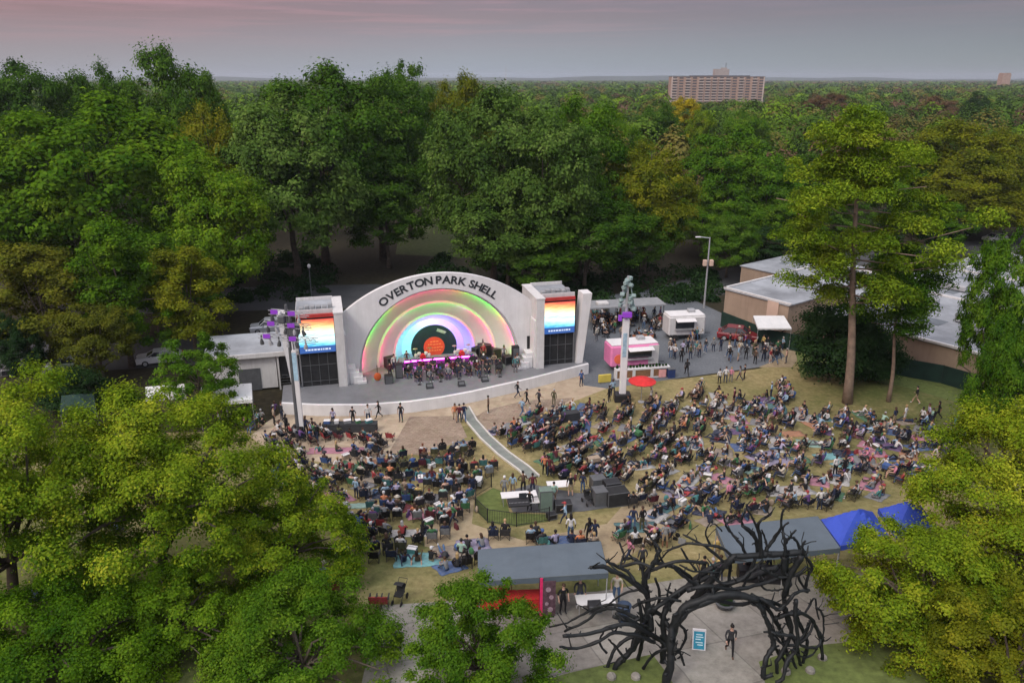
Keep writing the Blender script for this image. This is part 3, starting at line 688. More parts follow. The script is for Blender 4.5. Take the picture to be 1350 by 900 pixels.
shrub('evergreen_shrub', 'dark evergreen bush right behind the pine trunk', 1140, 500, 46, 425, 'holly', 'bush1')
shrub('evergreen_shrub', 'dark bush at the corner of the tan building by the green windscreen', 1312, 505, 30, 440, 'holly', 'bush0')
shrub('evergreen_shrub', 'dark bush in the gap left of the white awnings', 100, 545, 46, 482, 'holly', 'bush1')
shrub('evergreen_shrub', 'dark shrub between the service building and the lighting pole', 300, 498, 22, 462, 'holly', 'bush1')
# ------------------------------------------------------------------ near trees, each with its own crown
def near_tree(label, seed, base, ctr, R_, H, nclump, nleaf, leaf, mats, r0, name='broadleaf_tree', low=-.6, cl=(.075, .15), nl=26, flat=.72):
    """base: trunk foot (world); ctr: crown centre (world); R_, H: half axes"""
    pos, nrm, rng, c, r = crown_points(seed, R_, H, int(nclump*1.75), int(nleaf*1.5), low=low, cl=cl, lobes=9, flat=flat)
    sr = R_/np.percentile(np.hypot(pos[:, 0], pos[:, 1]), 93); sz = H/np.percentile(pos[:, 2], 99); pos = pos*np.array([sr, sr, sz]); c = c*np.array([sr, sr, sz]); leaf *= .62
    t = thing(name, label, 'tree', base)
    rel = np.array(ctr)-np.array(base)
    mi = None
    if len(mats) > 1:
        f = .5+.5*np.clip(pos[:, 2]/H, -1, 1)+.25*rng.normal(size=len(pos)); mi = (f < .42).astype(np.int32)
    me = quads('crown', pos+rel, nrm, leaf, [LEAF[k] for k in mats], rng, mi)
    link('crown', me, t)
    limbs(seed, H, rel[2], [x+np.array([rel[0], rel[1], 0]) for x in c], R_, r0, nl, (rel[0], rel[1])).build('trunk', M['bark'], t, True)
    return t
def C(px, py, Y): return tuple(D(px, py, Y))
def base(px, Y): return (D(px, 800, Y).x*1.0, Y, g(Y))
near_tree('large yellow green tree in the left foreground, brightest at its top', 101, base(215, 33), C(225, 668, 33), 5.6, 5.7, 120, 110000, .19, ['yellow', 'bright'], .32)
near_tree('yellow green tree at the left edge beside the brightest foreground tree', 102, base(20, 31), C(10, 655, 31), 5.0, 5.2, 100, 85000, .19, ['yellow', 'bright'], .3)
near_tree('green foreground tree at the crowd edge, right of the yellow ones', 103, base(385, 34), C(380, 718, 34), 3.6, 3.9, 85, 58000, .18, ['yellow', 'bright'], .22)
near_tree('darker green tree at the bottom, below the green one at the crowd edge', 104, base(400, 25), C(392, 872, 26), 3.8, 3.3, 95, 78000, .16, ['fresh'], .24)
near_tree('dark green tree in the bottom left corner', 105, base(90, 25), C(75, 878, 25.5), 4.4, 3.3, 85, 68000, .17, ['bright'], .26)
near_tree('mid green tree low in the middle of the left foreground', 106, base(205, 27), C(225, 840, 28), 3.2, 3.0, 70, 48000, .17, ['bright'], .22)
near_tree('small fresh green tree at the bottom, in front of the grey canopy', 107, base(632, 24.5), C(630, 868, 24.5), 3.05, 3.2, 80, 60000, .145, ['fresh'], .16)
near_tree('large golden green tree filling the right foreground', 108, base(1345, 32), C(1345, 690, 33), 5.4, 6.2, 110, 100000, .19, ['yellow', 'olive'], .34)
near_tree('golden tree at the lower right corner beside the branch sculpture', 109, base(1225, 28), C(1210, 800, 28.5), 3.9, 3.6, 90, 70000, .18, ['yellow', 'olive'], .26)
near_tree('dim olive tree in the extreme bottom right corner', 110, base(1345, 24), C(1345, 870, 24.5), 3.2, 3.4, 70, 52000, .17, ['olive'], .22)
# small trees standing in the audience edge at left
near_tree('thin mid green tree just behind the white awnings at left', 111, tuple(P(268, 560)), C(262, 500, 60), 3.2, 3.6, 60, 20000, .26, ['mid'], .18)
# ------------------------------------------------------------------ the tall pine
def pine(label, b, H, seed, Rm, n_pads, leafn, first=.40, r0=.55, leaf='pine', lsize=.25, lean=0.0):
    rng = np.random.default_rng(seed); rnd = random.Random(seed)
    t = thing('pine_tree', label, 'tree', b)
    mb = MB(); k = 12; tp = [Vector((lean*i/(k-1)+.12*math.sin(i*.9), .2*math.cos(i*.7)-.2, H*i/(k-1)*.985-(.3 if i == 0 else 0))) for i in range(k)]
    mb.tube(tp, [r0*(1.18 if i == 0 else 1-.88*i/(k-1)) for i in range(k)], 10)
    P_ = []; Nn = []
    for i in range(n_pads):
        f = first+(1-first)*(i+.5)/n_pads; z = f*H; a = i*2.4+rnd.uniform(-.5, .5)
        env = (1-((f-.56)/.47)**2) if f > .56 else (.55+.45*(f-first)/max(.01, .56-first))
        L = Rm*max(.12, env)*rnd.uniform(.55, 1.08); i0 = min(k-2, int(f*(k-1)))
        s = tp[i0].lerp(tp[i0+1], f*(k-1)-i0); e = s+Vector((math.cos(a)*L, math.sin(a)*L, L*rnd.uniform(-.05, .3)))
        mid = s.lerp(e, .5)+Vector((0, 0, -.06*L)); mb.tube([s, mid, e], [r0*.24*(1.15-f*.7), r0*.15*(1.15-f*.7), .04], 6)
        for q in range(rnd.randint(3, 6)):
            w = rnd.uniform(.32, 1.08); c = s.lerp(e, w)+Vector((rnd.uniform(-1.0, 1.0), rnd.uniform(-1.0, 1.0), rnd.uniform(-.5, 1.1)))
            pr = rnd.uniform(.8, 1.75)*(.75 if f > .9 else 1); nn = int(leafn*pr*pr)
            d = unit(rng, nn); d[:, 2] = np.where(d[:, 2] < -.3, -d[:, 2], d[:, 2])
            P_.append(np.array(c)+d*pr*(rng.random((nn, 1))**.4)*np.array([1, 1, .75])); Nn.append(d*.6+np.array([0, 0, .6])+.5*rng.normal(size=(nn, 3)))
    pos = np.concatenate(P_); nrm = np.concatenate(Nn)
    link('crown', quads('crown', pos, nrm, lsize, LEAF[leaf], rng, asp=.4), t); mb.build('trunk', M['pinebark'], t, True); return t
pine('tall pine with a bare straight trunk and lime green pads of needles', P(1117, 531), 25.6, 7, 8.6, 40, 290, first=.38, r0=.43, lean=D(1133, 140, 65).x-P(1117, 531).x)
pine('thin dark trunked pine just right of the tall one', P(1171, 529), 14.2, 8, 2.9, 16, 260, first=.5, r0=.2, leaf='mid', lean=-1.2)
# ------------------------------------------------------------------ the far forest: one mass to the horizon
def forest():
    rng = np.random.default_rng(5); pos = []; nrm = []; siz = []; mi = []
    names = ['mid', 'dark', 'bright', 'olive', 'brown', 'rust']
    farm = [leafmat('far_'+k, *c, trans=.12, scale=.05, rnd_=.10) for k, c in (
        ('mid', ((.024, .06, .008), (.064, .13, .014), (.12, .20, .024))), ('dark', ((.018, .044, .010), (.042, .086, .014), (.08, .13, .022))), ('bright', ((.04, .10, .006), (.11, .21, .01), (.19, .29, .02))),
        ('olive', ((.055, .06, .014), (.12, .115, .025), (.19, .17, .045))), ('brown', ((.07, .05, .022), (.115, .08, .035), (.15, .105, .05))), ('rust', ((.09, .055, .035), (.13, .08, .05), (.16, .10, .06))))]
    bands = [(150, 300, 12.5, 900, .62, 11.0), (300, 560, 15, 460, .95, 13.0), (560, 1000, 20, 220, 1.6, 17.0), (1000, 2000, 24, 60, 3.0, 17.0), (2000, 4600, 42, 28, 6.5, 32.0)]
    for y0, y1, sp, nl, ls, cr in bands:
        y = y0
        while y < y1:
            xw = y*.74+25
            for x in np.arange(-xw, xw, sp):
                X = x+rng.uniform(-.45, .45)*sp; Y_ = y+rng.uniform(-.45, .45)*sp
                if y < 330:
                    px, py = pix((X, Y_, 12))
                    if 905 < px and 18 < (X-20) and Y_ < 118+.55*(X-20): continue        # car park and roofs at right
                    if px < 660 and Y_ < 175 and -26 < X < 22: continue                 # meadow behind the shell
                h = rng.uniform(12, 20.5); R_ = cr*rng.uniform(.5, .95)*.8
                if y > 900 and abs(X-(945-675)/1000*Y_) < 75 and 780 < Y_ < 1010: continue
                if Y_ < 900:
                    a_, b_ = pix((X, Y_, h))
                    if 872 < a_ < 1020 and b_ < 131: h = max(3, HC-(131-103)/F*Y_-.5)      # lower trees before the apartment block
                d = unit(rng, nl); d[:, 2] = np.abs(d[:, 2])*1.1-.12
                lob = unit(rng, 5); lob[:, 2] = abs(lob[:, 2]); bmp = .8+(.3*np.exp(-(1-d@lob.T)/.12)).sum(1)
                pos.append(np.array([X, Y_, h*.58])+d*np.minimum(bmp, 1.15)[:, None]*(.82+.22*rng.random((nl, 1)))*np.array([R_, R_, h*.42]))
                nrm.append(d+np.array([0, 0, .2])+.16*rng.normal(size=(nl, 3))); siz.append(np.full(nl, ls*1.25)*(.7+.6*rng.random(nl)))
                right = X/max(1, Y_)
                w = np.array([.36, .30, .17, .12, .03, .02]) if right < .2 else np.array([.32, .26, .12, .20, .06, .04])
                mi.append(np.full(nl, rng.choice(6, p=w/w.sum())))
            y += sp*.9
    me = quads('forest', np.concatenate(pos), np.concatenate(nrm), np.concatenate(siz), farm, rng, np.concatenate(mi), asp=.8)
    print('forest quads', len(me.polygons))
    tag(link('forest', me), 'unbroken autumn woodland reaching to the horizon', 'forest', kind='stuff')
forest()
# undergrowth mass in the dark wood behind the shell
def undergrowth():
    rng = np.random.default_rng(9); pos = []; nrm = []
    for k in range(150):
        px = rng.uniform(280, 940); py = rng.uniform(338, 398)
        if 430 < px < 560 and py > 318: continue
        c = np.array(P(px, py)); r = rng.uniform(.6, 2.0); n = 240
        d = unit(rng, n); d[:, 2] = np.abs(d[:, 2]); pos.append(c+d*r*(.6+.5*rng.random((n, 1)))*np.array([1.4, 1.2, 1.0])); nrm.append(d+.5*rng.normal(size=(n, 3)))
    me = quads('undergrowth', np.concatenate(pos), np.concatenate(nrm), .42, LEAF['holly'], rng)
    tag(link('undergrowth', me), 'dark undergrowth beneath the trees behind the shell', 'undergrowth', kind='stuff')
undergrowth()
# ================================================================== buildings and street things
# ---- tan flat roofed building at the right
A0 = P(953, 420); ang = math.atan2(-24, 17.9)
bt = thing('flat_roofed_building', 'long low tan building with patched pale flat roofs behind the pine', 'building', (A0.x, A0.y, 0), ang)
# local x runs along the lawn side wall, local y into the building (its left)
mb = MB(); mb.box((4.5, 11, 1.9), (9, 22, 3.8)); mb.box((21.5, 25, 1.9), (17, 50, 3.8)); mb.box((11, 30, 1.7), (4.0, 40, 3.4)); mb.build('wall', M['tan'], bt)
MB().box((7.0, -.09, 1.95), (1.5, .18, 3.9)).build('wall_panel', M['tan2'], bt)
mb = MB(); mb.box((4.5, 11, 3.85), (9.3, 22.3, .14)); mb.box((21.5, 25, 3.85), (17.3, 50.3, .14)); mb.box((11.2, 30.2, 3.42), (4.2, 40, .1)); rf = mb.build('roof', M['roofgrey'], bt)
mb = MB()
for (x, y, w, d) in ((4.5, .06, 9.5, .3), (4.5, 22.2, 9.5, .3), (-.1, 11, .3, 22.2), (21.5, -.1, 17.4, .32), (30.1, 25, .3, 50), (12.95, 25, .3, 50.2), (21.5, 18, 16.6, .35), (21.5, 33, 16.6, .35)): mb.box((x, y, 4.0), (w, d, .22))
mb.build('parapet', M['white2'], rf)
rnd = random.Random(4); mb = MB()
for k in range(12): MB().box((rnd.uniform(15, 28), rnd.uniform(3, 46), 3.935), (rnd.uniform(.6, 4), rnd.uniform(.5, 2.5), .012+.003*k), rz=rnd.uniform(-.1, .1)).build('roof_patch', M['roofdark'], rf)
for (x, y, w, d, h) in ((27.5, 6, 3.6, 1.9, 1.0), (24, 9, 1.2, 1.2, .8), (19, 13, 1.0, 1.0, .7), (17, 22, 3.5, 1.2, .6), (22.5, 24, 5.5, 1.0, .5), (26, 29, 2, 1.4, .9), (18, 38, 2.6, 1.6, .9), (24, 42, 1.4, 1.4, .8), (3, 9, .8, .8, .5), (6, 15, 1.2, .9, .6)):
    q = MB().box((x, y, 3.93+h/2+.12), (w, d, h), bev=.05).build('roof_unit', M['steel'], bt)
    MB().box((x, y, 3.99), (w*.8, d*.8, .12)).build('base', M['dgrey'], q)
bb = thing('flat_roofed_building', 'smaller low building with a single pale roof behind the left end of the tan one', 'building', (41, 104.5, 0), ang)
MB().box((0, 0, 1.7), (11, 13, 3.4)).build('wall', M['tan'], bb)
rf = MB().box((0, 0, 3.46), (11.3, 13.3, .12)).build('roof', M['roofgrey'], bb); 
for k in range(5): MB().box((rnd.uniform(-4, 4), rnd.uniform(-5, 5), 3.53), (rnd.uniform(1, 4), rnd.uniform(.6, 2), .012+.003*k)).build('roof_patch', M['roofdark'], rf)
# dark green windscreen fence at its foot
def polyfence(name, label, pts, h, material, cat='fence', posts=True, part='fabric', postmat=None, step=3.0, thick=.05):
    t = thing(name, label, cat, pts[0]); b0 = Vector(pts[0]); mb = MB(); pl = []
    for a, b in zip(pts, pts[1:]):
        a, b = Vector(a)-b0, Vector(b)-b0; d = b-a; q = Vector((-d.y, d.x, 0)).normalized()*thick/2; z = Vector((0, 0, h))
        mb.add([a-q, b-q, b-q+z, a-q+z, a+q, b+q, b+q+z, a+q+z], [(0, 1, 2, 3), (7, 6, 5, 4), (3, 2, 6, 7), (0, 3, 7, 4), (1, 5, 6, 2)])
        n = max(1, int(d.length/step)); pl += [a.lerp(b, i/n) for i in range(n)]
    mb.build(part, material, t)
    if posts:
        for p in pl+[Vector(pts[-1])-b0]: MB().tube([p, p+Vector((0, 0, h+.08))], .035, 6).build('post', postmat or M['black'], t)
    return t
fp = [P(950, 430), P(1010, 455), P(1075, 468), P(1180, 494), P(1240, 505), P(1296, 522)]
polyfence('windscreen_fence', 'long dark green windscreen fence along the foot of the tan building', fp, 1.9, M['greenscreen'])
# ---- apartment block on the horizon
Yb = 900.0; xl, xr = D(885, 110, Yb).x, D(1008, 110, Yb).x; L = xr-xl
ab = thing('apartment_building', 'long brick and balcony apartment block rising from the far forest', 'building', ((xl+xr)/2, Yb, 0))
brickm = mat('brown_pink_brick', (.35, .245, .19), .9, .15, .3); balm = mat('pale_balconies', (.50, .42, .37), .9, .08, .4); winm = mat('dark_windows', (.07, .07, .075), .4, .2, .5)
MB().box((0, 8, 15.2), (L, 16, 30.4)).build('wall', brickm, ab)
MB().box((L*.03, 8, 31.0), (L*.62, 14, 1.4)).box((0, 8, 30.55), (L+.6, 16.6, .3)).build('roof', M['dgrey'], ab)
q = MB().box((L*.04, 7, 35), (16, 9, 7)).box((L*.04+3, 7, 39.2), (6, 5, 1.6)).build('penthouse', mat('penthouse_concrete', (.33, .29, .27), .9, .1, .4), ab)
MB().tube([(L*.04+5, 7, 40), (L*.04+5, 7, 45)], .35, 6).build('antenna', M['dgrey'], q)
nfl = 10
for b in range(14):
    x0 = -L/2+L*(b+.5)/14; mb = MB(); mw = MB()
    for f in range(nfl):
        z = 2.0+f*2.9; mw.box((x0, -.05, z+.9), (L/14*.62, .12, 1.5))
        if b % 2 == 0 or b in (5, 7): mb.box((x0, -.9, z-.15), (L/14*.8, 1.6, 1.0))
    mw.build('window', winm, ab).__setitem__('kind', 'thing')
    if mb.v: mb.build('balcony', balm, ab)
MB().box((-L/2+.9, -.1, 15.2), (1.6, .3, 30.2)).box((L/2-.9, -.1, 15.2), (1.4, .3, 30.2)).build('corner_panel', balm, ab)
# brick tower on the right horizon, thin mast at the centre
Yt = 1500.0; c = D(1325, 98, Yt)
tw = thing('brick_tower', 'small brick tower peeping over the horizon trees at far right', 'tower', (c.x, Yt, 0))
MB().box((0, 0, 18), (15, 15, 36)).build('wall', brickm, tw); mb = MB()
for k in range(3): mb.box((-5+5*k, 0, 37), (3, 15, 2.4))
mb.build('battlement', brickm, tw)
c = D(667, 87, 1800)
tag(MB().tube([(0, 0, 0), (0, 0, c.z)], [1.0, .35], 6).build('radio_mast', mat('pale_mast', (.5, .48, .48), .6, .05), loc=(c.x, 1800, 0)), 'thin radio mast on the horizon above the shell', 'mast')
# ---- grey roofed service building left of the shell
def px_box(x, y): return P(x, y)
sb0 = P(345, 522)
sb = thing('service_building', 'low service building with grey roof and white walls left of the shell', 'building', (sb0.x, sb0.y, 0), TS)
MB().box((-1.6, 4.0, 1.9), (6.2, 5.0, 3.4)).build('wall', M['white2'], sb)
MB().box((2.9, 5.4, 1.5), (2.8, 2.2, 2.8)).build('rear_wall', M['grey'], sb)
MB().box((-.2, 4.4, 3.75), (9.6, 6.6, .28)).build('roof', M['roofdark'] if False else M['roofgrey'], sb)
MB().box((-.2, 1.06, 3.72), (9.7, .14, .42)).build('fascia', M['white2'], sb)
MB().box((-1.0, 1.47, 1.2), (2.0, .06, 2.2)).build('door', M['dgrey'], sb)
for s in (1.7, 4.3): MB().box((s, 1.3, 1.8), (.16, .16, 3.6)).build('column', M['white2'], sb)
mb = MB()
for k in range(5): mb.box((3.0, 1.25, .35+k*.28), (2.4, .04, .05))
mb.build('railing', M['dgrey'], sb)
# ---- pop-up canopies
def canopy(name, label, pts, h, rise, material, cat='canopy', valance=.28, ridge=False, legs=True, hip=True):
    """pts: four ground corners (world) near-left, near-right, far-right, far-left"""
    ctr = sum((Vector(p) for p in pts), Vector())/4; z0 = min(p.z for p in map(Vector, pts))
    t = thing(name, label, cat, (ctr.x, ctr.y, z0)); q = [Vector((p[0]-ctr.x, p[1]-ctr.y, 0)) for p in pts]
    zt = max(g(p[1]) for p in pts)-z0+h; mb = MB(); n = 10
    def S_(u, v):
        a = q[0].lerp(q[1], u); b = q[3].lerp(q[2], u); p = a.lerp(b, v)
        if ridge: e = min(v*2, 2-2*v); e2 = min(1, min(u, 1-u)*5); z = rise*e*e2
        else: e = min(u, 1-u, v, 1-v)*2; z = rise*e
        sag = -.05*math.sin(math.pi*u*3)**2*math.sin(math.pi*v)
        p.z = zt+z+sag; return p
    vs = [S_(i/n, j/n) for j in range(n+1) for i in range(n+1)]
    mb.add(vs, [(j*(n+1)+i, j*(n+1)+i+1, (j+1)*(n+1)+i+1, (j+1)*(n+1)+i) for j in range(n) for i in range(n)])
    top = mb.build('canopy_top', material, t, smooth=ridge)
    mb = MB()
    for a, b in ((0, 1), (1, 2), (2, 3), (3, 0)):
        d = (q[b]-q[a]); k = 12; o = Vector((d.y, -d.x, 0)).normalized()*.012
        for i in range(k):
            p0, p1 = q[a]+d*(i/k)+o, q[a]+d*((i+1)/k)+o
            sc = lambda f: -valance-.035*abs(math.sin(f*k*math.pi/2))
            mb.add([p0+Vector((0, 0, zt+sc(i/k))), p1+Vector((0, 0, zt+sc((i+1)/k))), p1+Vector((0, 0, zt)), p0+Vector((0, 0, zt))], [(0, 1, 2, 3)])
    mb.build('valance', material, t)
    lp = list(q)+([q[0].lerp(q[1], .5), q[3].lerp(q[2], .5)] if (q[1]-q[0]).length > 4 else [])
    for p in lp:
        pp = p*.985; gz = g(ctr.y+pp.y)-z0
        MB().tube([(pp.x, pp.y, gz), (pp.x, pp.y, zt)], .028, 6).build('leg', M['steel'], t)
    mb = MB()
    for a, b in ((0, 1), (1, 2), (2, 3), (3, 0)): mb.tube([q[a]*.985+Vector((0, 0, zt-.06)), q[b]*.985+Vector((0, 0, zt-.06))], .02, 6)
    mb.build('frame', M['steel'], t); return t
def at_h(px, py, z):
    dx, dy, dz = ray(px, py); t_ = (z-HC)/dz; return Vector((t_*dx, t_*dy, z))
def gp(v): return Vector((v.x, v.y, g(v.y)))
zc = 5.95
canopy('canopy', 'long grey pop-up canopy in the foreground behind the small fresh green tree', [gp(at_h(630, 766, zc)), gp(at_h(802, 755, zc)), gp(at_h(792, 713, zc)), gp(at_h(630, 724, zc))], zc-max(g(at_h(630, 766, zc).y), 0)-.0, .12, M['canopy'])
canopy('canopy', 'grey pop-up canopy behind the branch sculpture, next to the blue tent', [gp(at_h(962, 736, zc)), gp(at_h(1108, 722, zc)), gp(at_h(1078, 680, zc)), gp(at_h(944, 694, zc))], zc-g(at_h(962, 736, zc).y), .12, M['canopy'])
canopy('tent', 'blue peaked pop-up tent half hidden by the golden tree', [gp(at_h(1108, 719, zc-.1)), gp(at_h(1172, 706, zc-.1)), gp(at_h(1150, 674, zc-.1)), gp(at_h(1082, 684, zc-.1))], zc-.1-g(at_h(1108, 719, zc-.1).y), 1.2, M['blue'])
canopy('tent', 'second blue tent farther right, mostly covered by yellow leaves', [gp(at_h(1182, 703, zc-.2)), gp(at_h(1236, 694, zc-.2)), gp(at_h(1212, 664, zc-.2)), gp(at_h(1158, 670, zc-.2))], zc-.2-g(at_h(1182, 703, zc-.2).y), 1.15, M['blue'])
wht = mat('white_tent_fabric', (.62, .63, .62), .8, .06, 1)
zw = 2.6
canopy('tent', 'white flat awning beside the left service building', [gp(at_h(262, 533, zw)), gp(at_h(333, 530, zw)), gp(at_h(332, 508, zw)), gp(at_h(266, 512, zw))], 2.6, .2, wht)
canopy('tent', 'narrow white awning left of the wider flat awning', [gp(at_h(192, 527, zw)), gp(at_h(246, 524, zw)), gp(at_h(243, 508, zw)), gp(at_h(192, 512, zw))], 2.6, .15, wht)
canopy('tent', 'dark green peaked tent roof among the trees at left', [gp(at_h(80, 548, 2.4)), gp(at_h(128, 545, 2.4)), gp(at_h(124, 524, 2.4)), gp(at_h(82, 526, 2.4))], 2.4, .8, M['greenscreen'])
canopy('shelter', 'white flat topped order shelter beside the red car and tan building', [P(996, 462), P(1040, 462), P(1030, 444), P(990, 444)], 2.6, .02, wht, 'shelter', valance=.15)
# ---- red parasol at the foot of the right lighting pole
c = P(845, 530); pr = thing('parasol', 'flat red parasol beside the white lighting pole', 'parasol', c); mb = MB()
mb.lathe([(1.25, 2.05), (1.3, 2.12), (.7, 2.38), (.05, 2.5)], n=12); mb.build('shade', M['red'], pr)
MB().tube([(0, 0, 0), (0, 0, 2.5)], .03).lathe([(.3, 0), (.3, .08), (.05, .12)]).build('pole', M['steel'], pr)
# ---- lighting poles
def lamp_head(mb, p, d, s=.42):
    """a floodlight: yoke, tapered can and lens plate, pointing along d"""
    p, d = Vector(p), Vector(d).normalized(); mb.tube([p-d*s*.6, p-d*s*.2, p+d*s*.5], [s*.18, s*.33, s*.42], 8)
purp = mat('purple_lamp_lens', (.1, .02, .15), .4, .1, emit=((.30, .06, .62), .45)); whl = mat('pale_lamp_can', (.42, .43, .45), .5, .15, 2)
lp0 = P(394, 574)
t = thing('lighting_pole', 'tall pole with two cross trusses of stage lamps left of the shell', 'lighting pole', lp0)
MB().tube([(0, 0, 0), (0, 0, 5)], [.2, .17], 10).tube([(0, 0, 5), (0, 0, 11.4)], [.17, .12], 10).build('pole', M['dgrey'], t)
MB().box((.30, -.05, 3.9), (.42, .14, 7.4), bev=.03).build('banner', M['white'], t)
MB().box((.30, -.135, 6.2), (.36, .02, 2.4)).build('banner_print', mat('pale_blue_print', (.32, .48, .58), .7, .3, 3), t)
MB().box((0, 0, .45), (1.0, .9, .9), bev=.06).build('base', M['black'], t)
for z, l, sx in ((8.6, 2.6, -.1), (9.7, 2.0, 0), (10.7, 1.7, .2)):
    tr = MB(); d = Vector((math.cos(-.28), math.sin(-.28), 0)); q = Vector((-d.y, d.x, 0))*.2
    for s in (-1, 1):
        for zz in (-.16, .16): tr.tube([d*(-l+sx)+q*s+Vector((0, 0, z+zz)), d*(l+sx)+q*s+Vector((0, 0, z+zz))], .035, 5)
    for i in range(int(l*4)):
        a = -l+sx+i*.5; tr.tube([d*a+q+Vector((0, 0, z-.16)), d*(a+.25)+q+Vector((0, 0, z+.16)), d*(a+.5)+q+Vector((0, 0, z-.16))], .02, 4)
    trs = tr.build('cross_truss', M['grey'], t)
    for i in range(int(l*2.6)):
        a = -l+sx+.2+i*.8
        if a > l+sx: break
        c_ = d*a+Vector((0, -.1, z-.5)); m_ = MB(); lamp_head(m_, c_, (.25*math.sin(i*2), .3, -.9)); m_.box(c_+Vector((0, 0, .3)), (.1, .1, .5)); m_.build('lamp', whl if i % 2 else M['dgrey'], trs)
    for i in range(2):
        a = -l*.7+sx+i*l*.9; MB().box(d*a+Vector((0, -.32, z+.1)), (.55, .1, .34)).build('wash_light', purp, trs)
MB().box((.5, 0, 9.3), (.8, .7, .9), bev=.1).box((-.4, 0, 10.2), (.6, .6, .7), bev=.1).build('junction_box', M['dgrey'], t)
rp0 = P(820, 528)
t = thing('lighting_pole', 'white footed pole with a climbing cluster of lamps right of the shell', 'lighting pole', rp0)
MB().box((0, 0, 4.0), (.62, .5, 8.0), bev=.05).build('pole', M['white'], t)
MB().box((-.05, -.26, 5.6), (.36, .03, 2.3)).build('banner_print', mat('pale_teal_print', (.30, .42, .50), .7, .3, 3), t)
MB().tube([(0, 0, 8), (0, 0, 12.0)], [.16, .10], 8).build('upper_pole', M['steel'], t)
MB().box((0, 0, .4), (1.5, 1.1, .8), bev=.06).build('base', M['black'], t)
mb = MB(); rnd = random.Random(9)
teal = mat('weathered_lamp_cans', (.22, .30, .29), .5, .25, 3)
for k in range(15):
    z = 9.0+.2*k; w = .85-.045*k; sx = rnd.choice((-1, 1))*w*rnd.uniform(.3, 1); mb.box((sx, rnd.uniform(-.3, .2), z), (.42, .3, .36), rz=rnd.uniform(-1, 1), tilt=('X', rnd.uniform(-.9, .2)), bev=.05)
    mb.tube([(sx, 0, z), (0, 0, z+.12)], .035, 5)
mb.tube([(-.75, 0, 8.7), (-.1, 0, 11.9)], .05, 6).tube([(.75, 0, 8.7), (.1, 0, 11.9)], .05, 6); mb.build('lamp_cluster', teal, t)
MB().box((0, -.45, 8.55), (.85, .3, .5), bev=.05).box((-.6, -.3, 8.2), (.3, .3, .5)).build('wash_light', purp, t)
c = P(928, 406); t = thing('lamp_post', 'slim street lamp post with a single arm and speaker boxes by the parking lot', 'lamp post', c)
MB().tube([(0, 0, 0), (0, 0, 9.4)], [.13, .08], 8).tube([(0, 0, 9.3), (-1.5, 0, 9.45)], .06, 6).build('pole', M['steel'], t)
MB().box((-1.5, 0, 9.42), (.7, .3, .16), bev=.05).build('lamp_head', M['white2'], t)
for s in (-1, 1): MB().box((s*.42, -.15, 6.1), (.5, .45, .8), bev=.06).build('speaker_box', M['tan2'], t)
c = P(412, 404); t = thing('lamp_post', 'thin unlit lamp post standing in the dark wood behind the left tower', 'lamp post', c)
MB().tube([(0, 0, 0), (0, 0, 5.2)], [.09, .06], 8).build('pole', M['dgrey'], t); MB().lathe([(.1, 5.2), (.22, 5.35), (.22, 5.6), (.05, 5.75)], n=10).build('lamp_head', M['white2'], t)
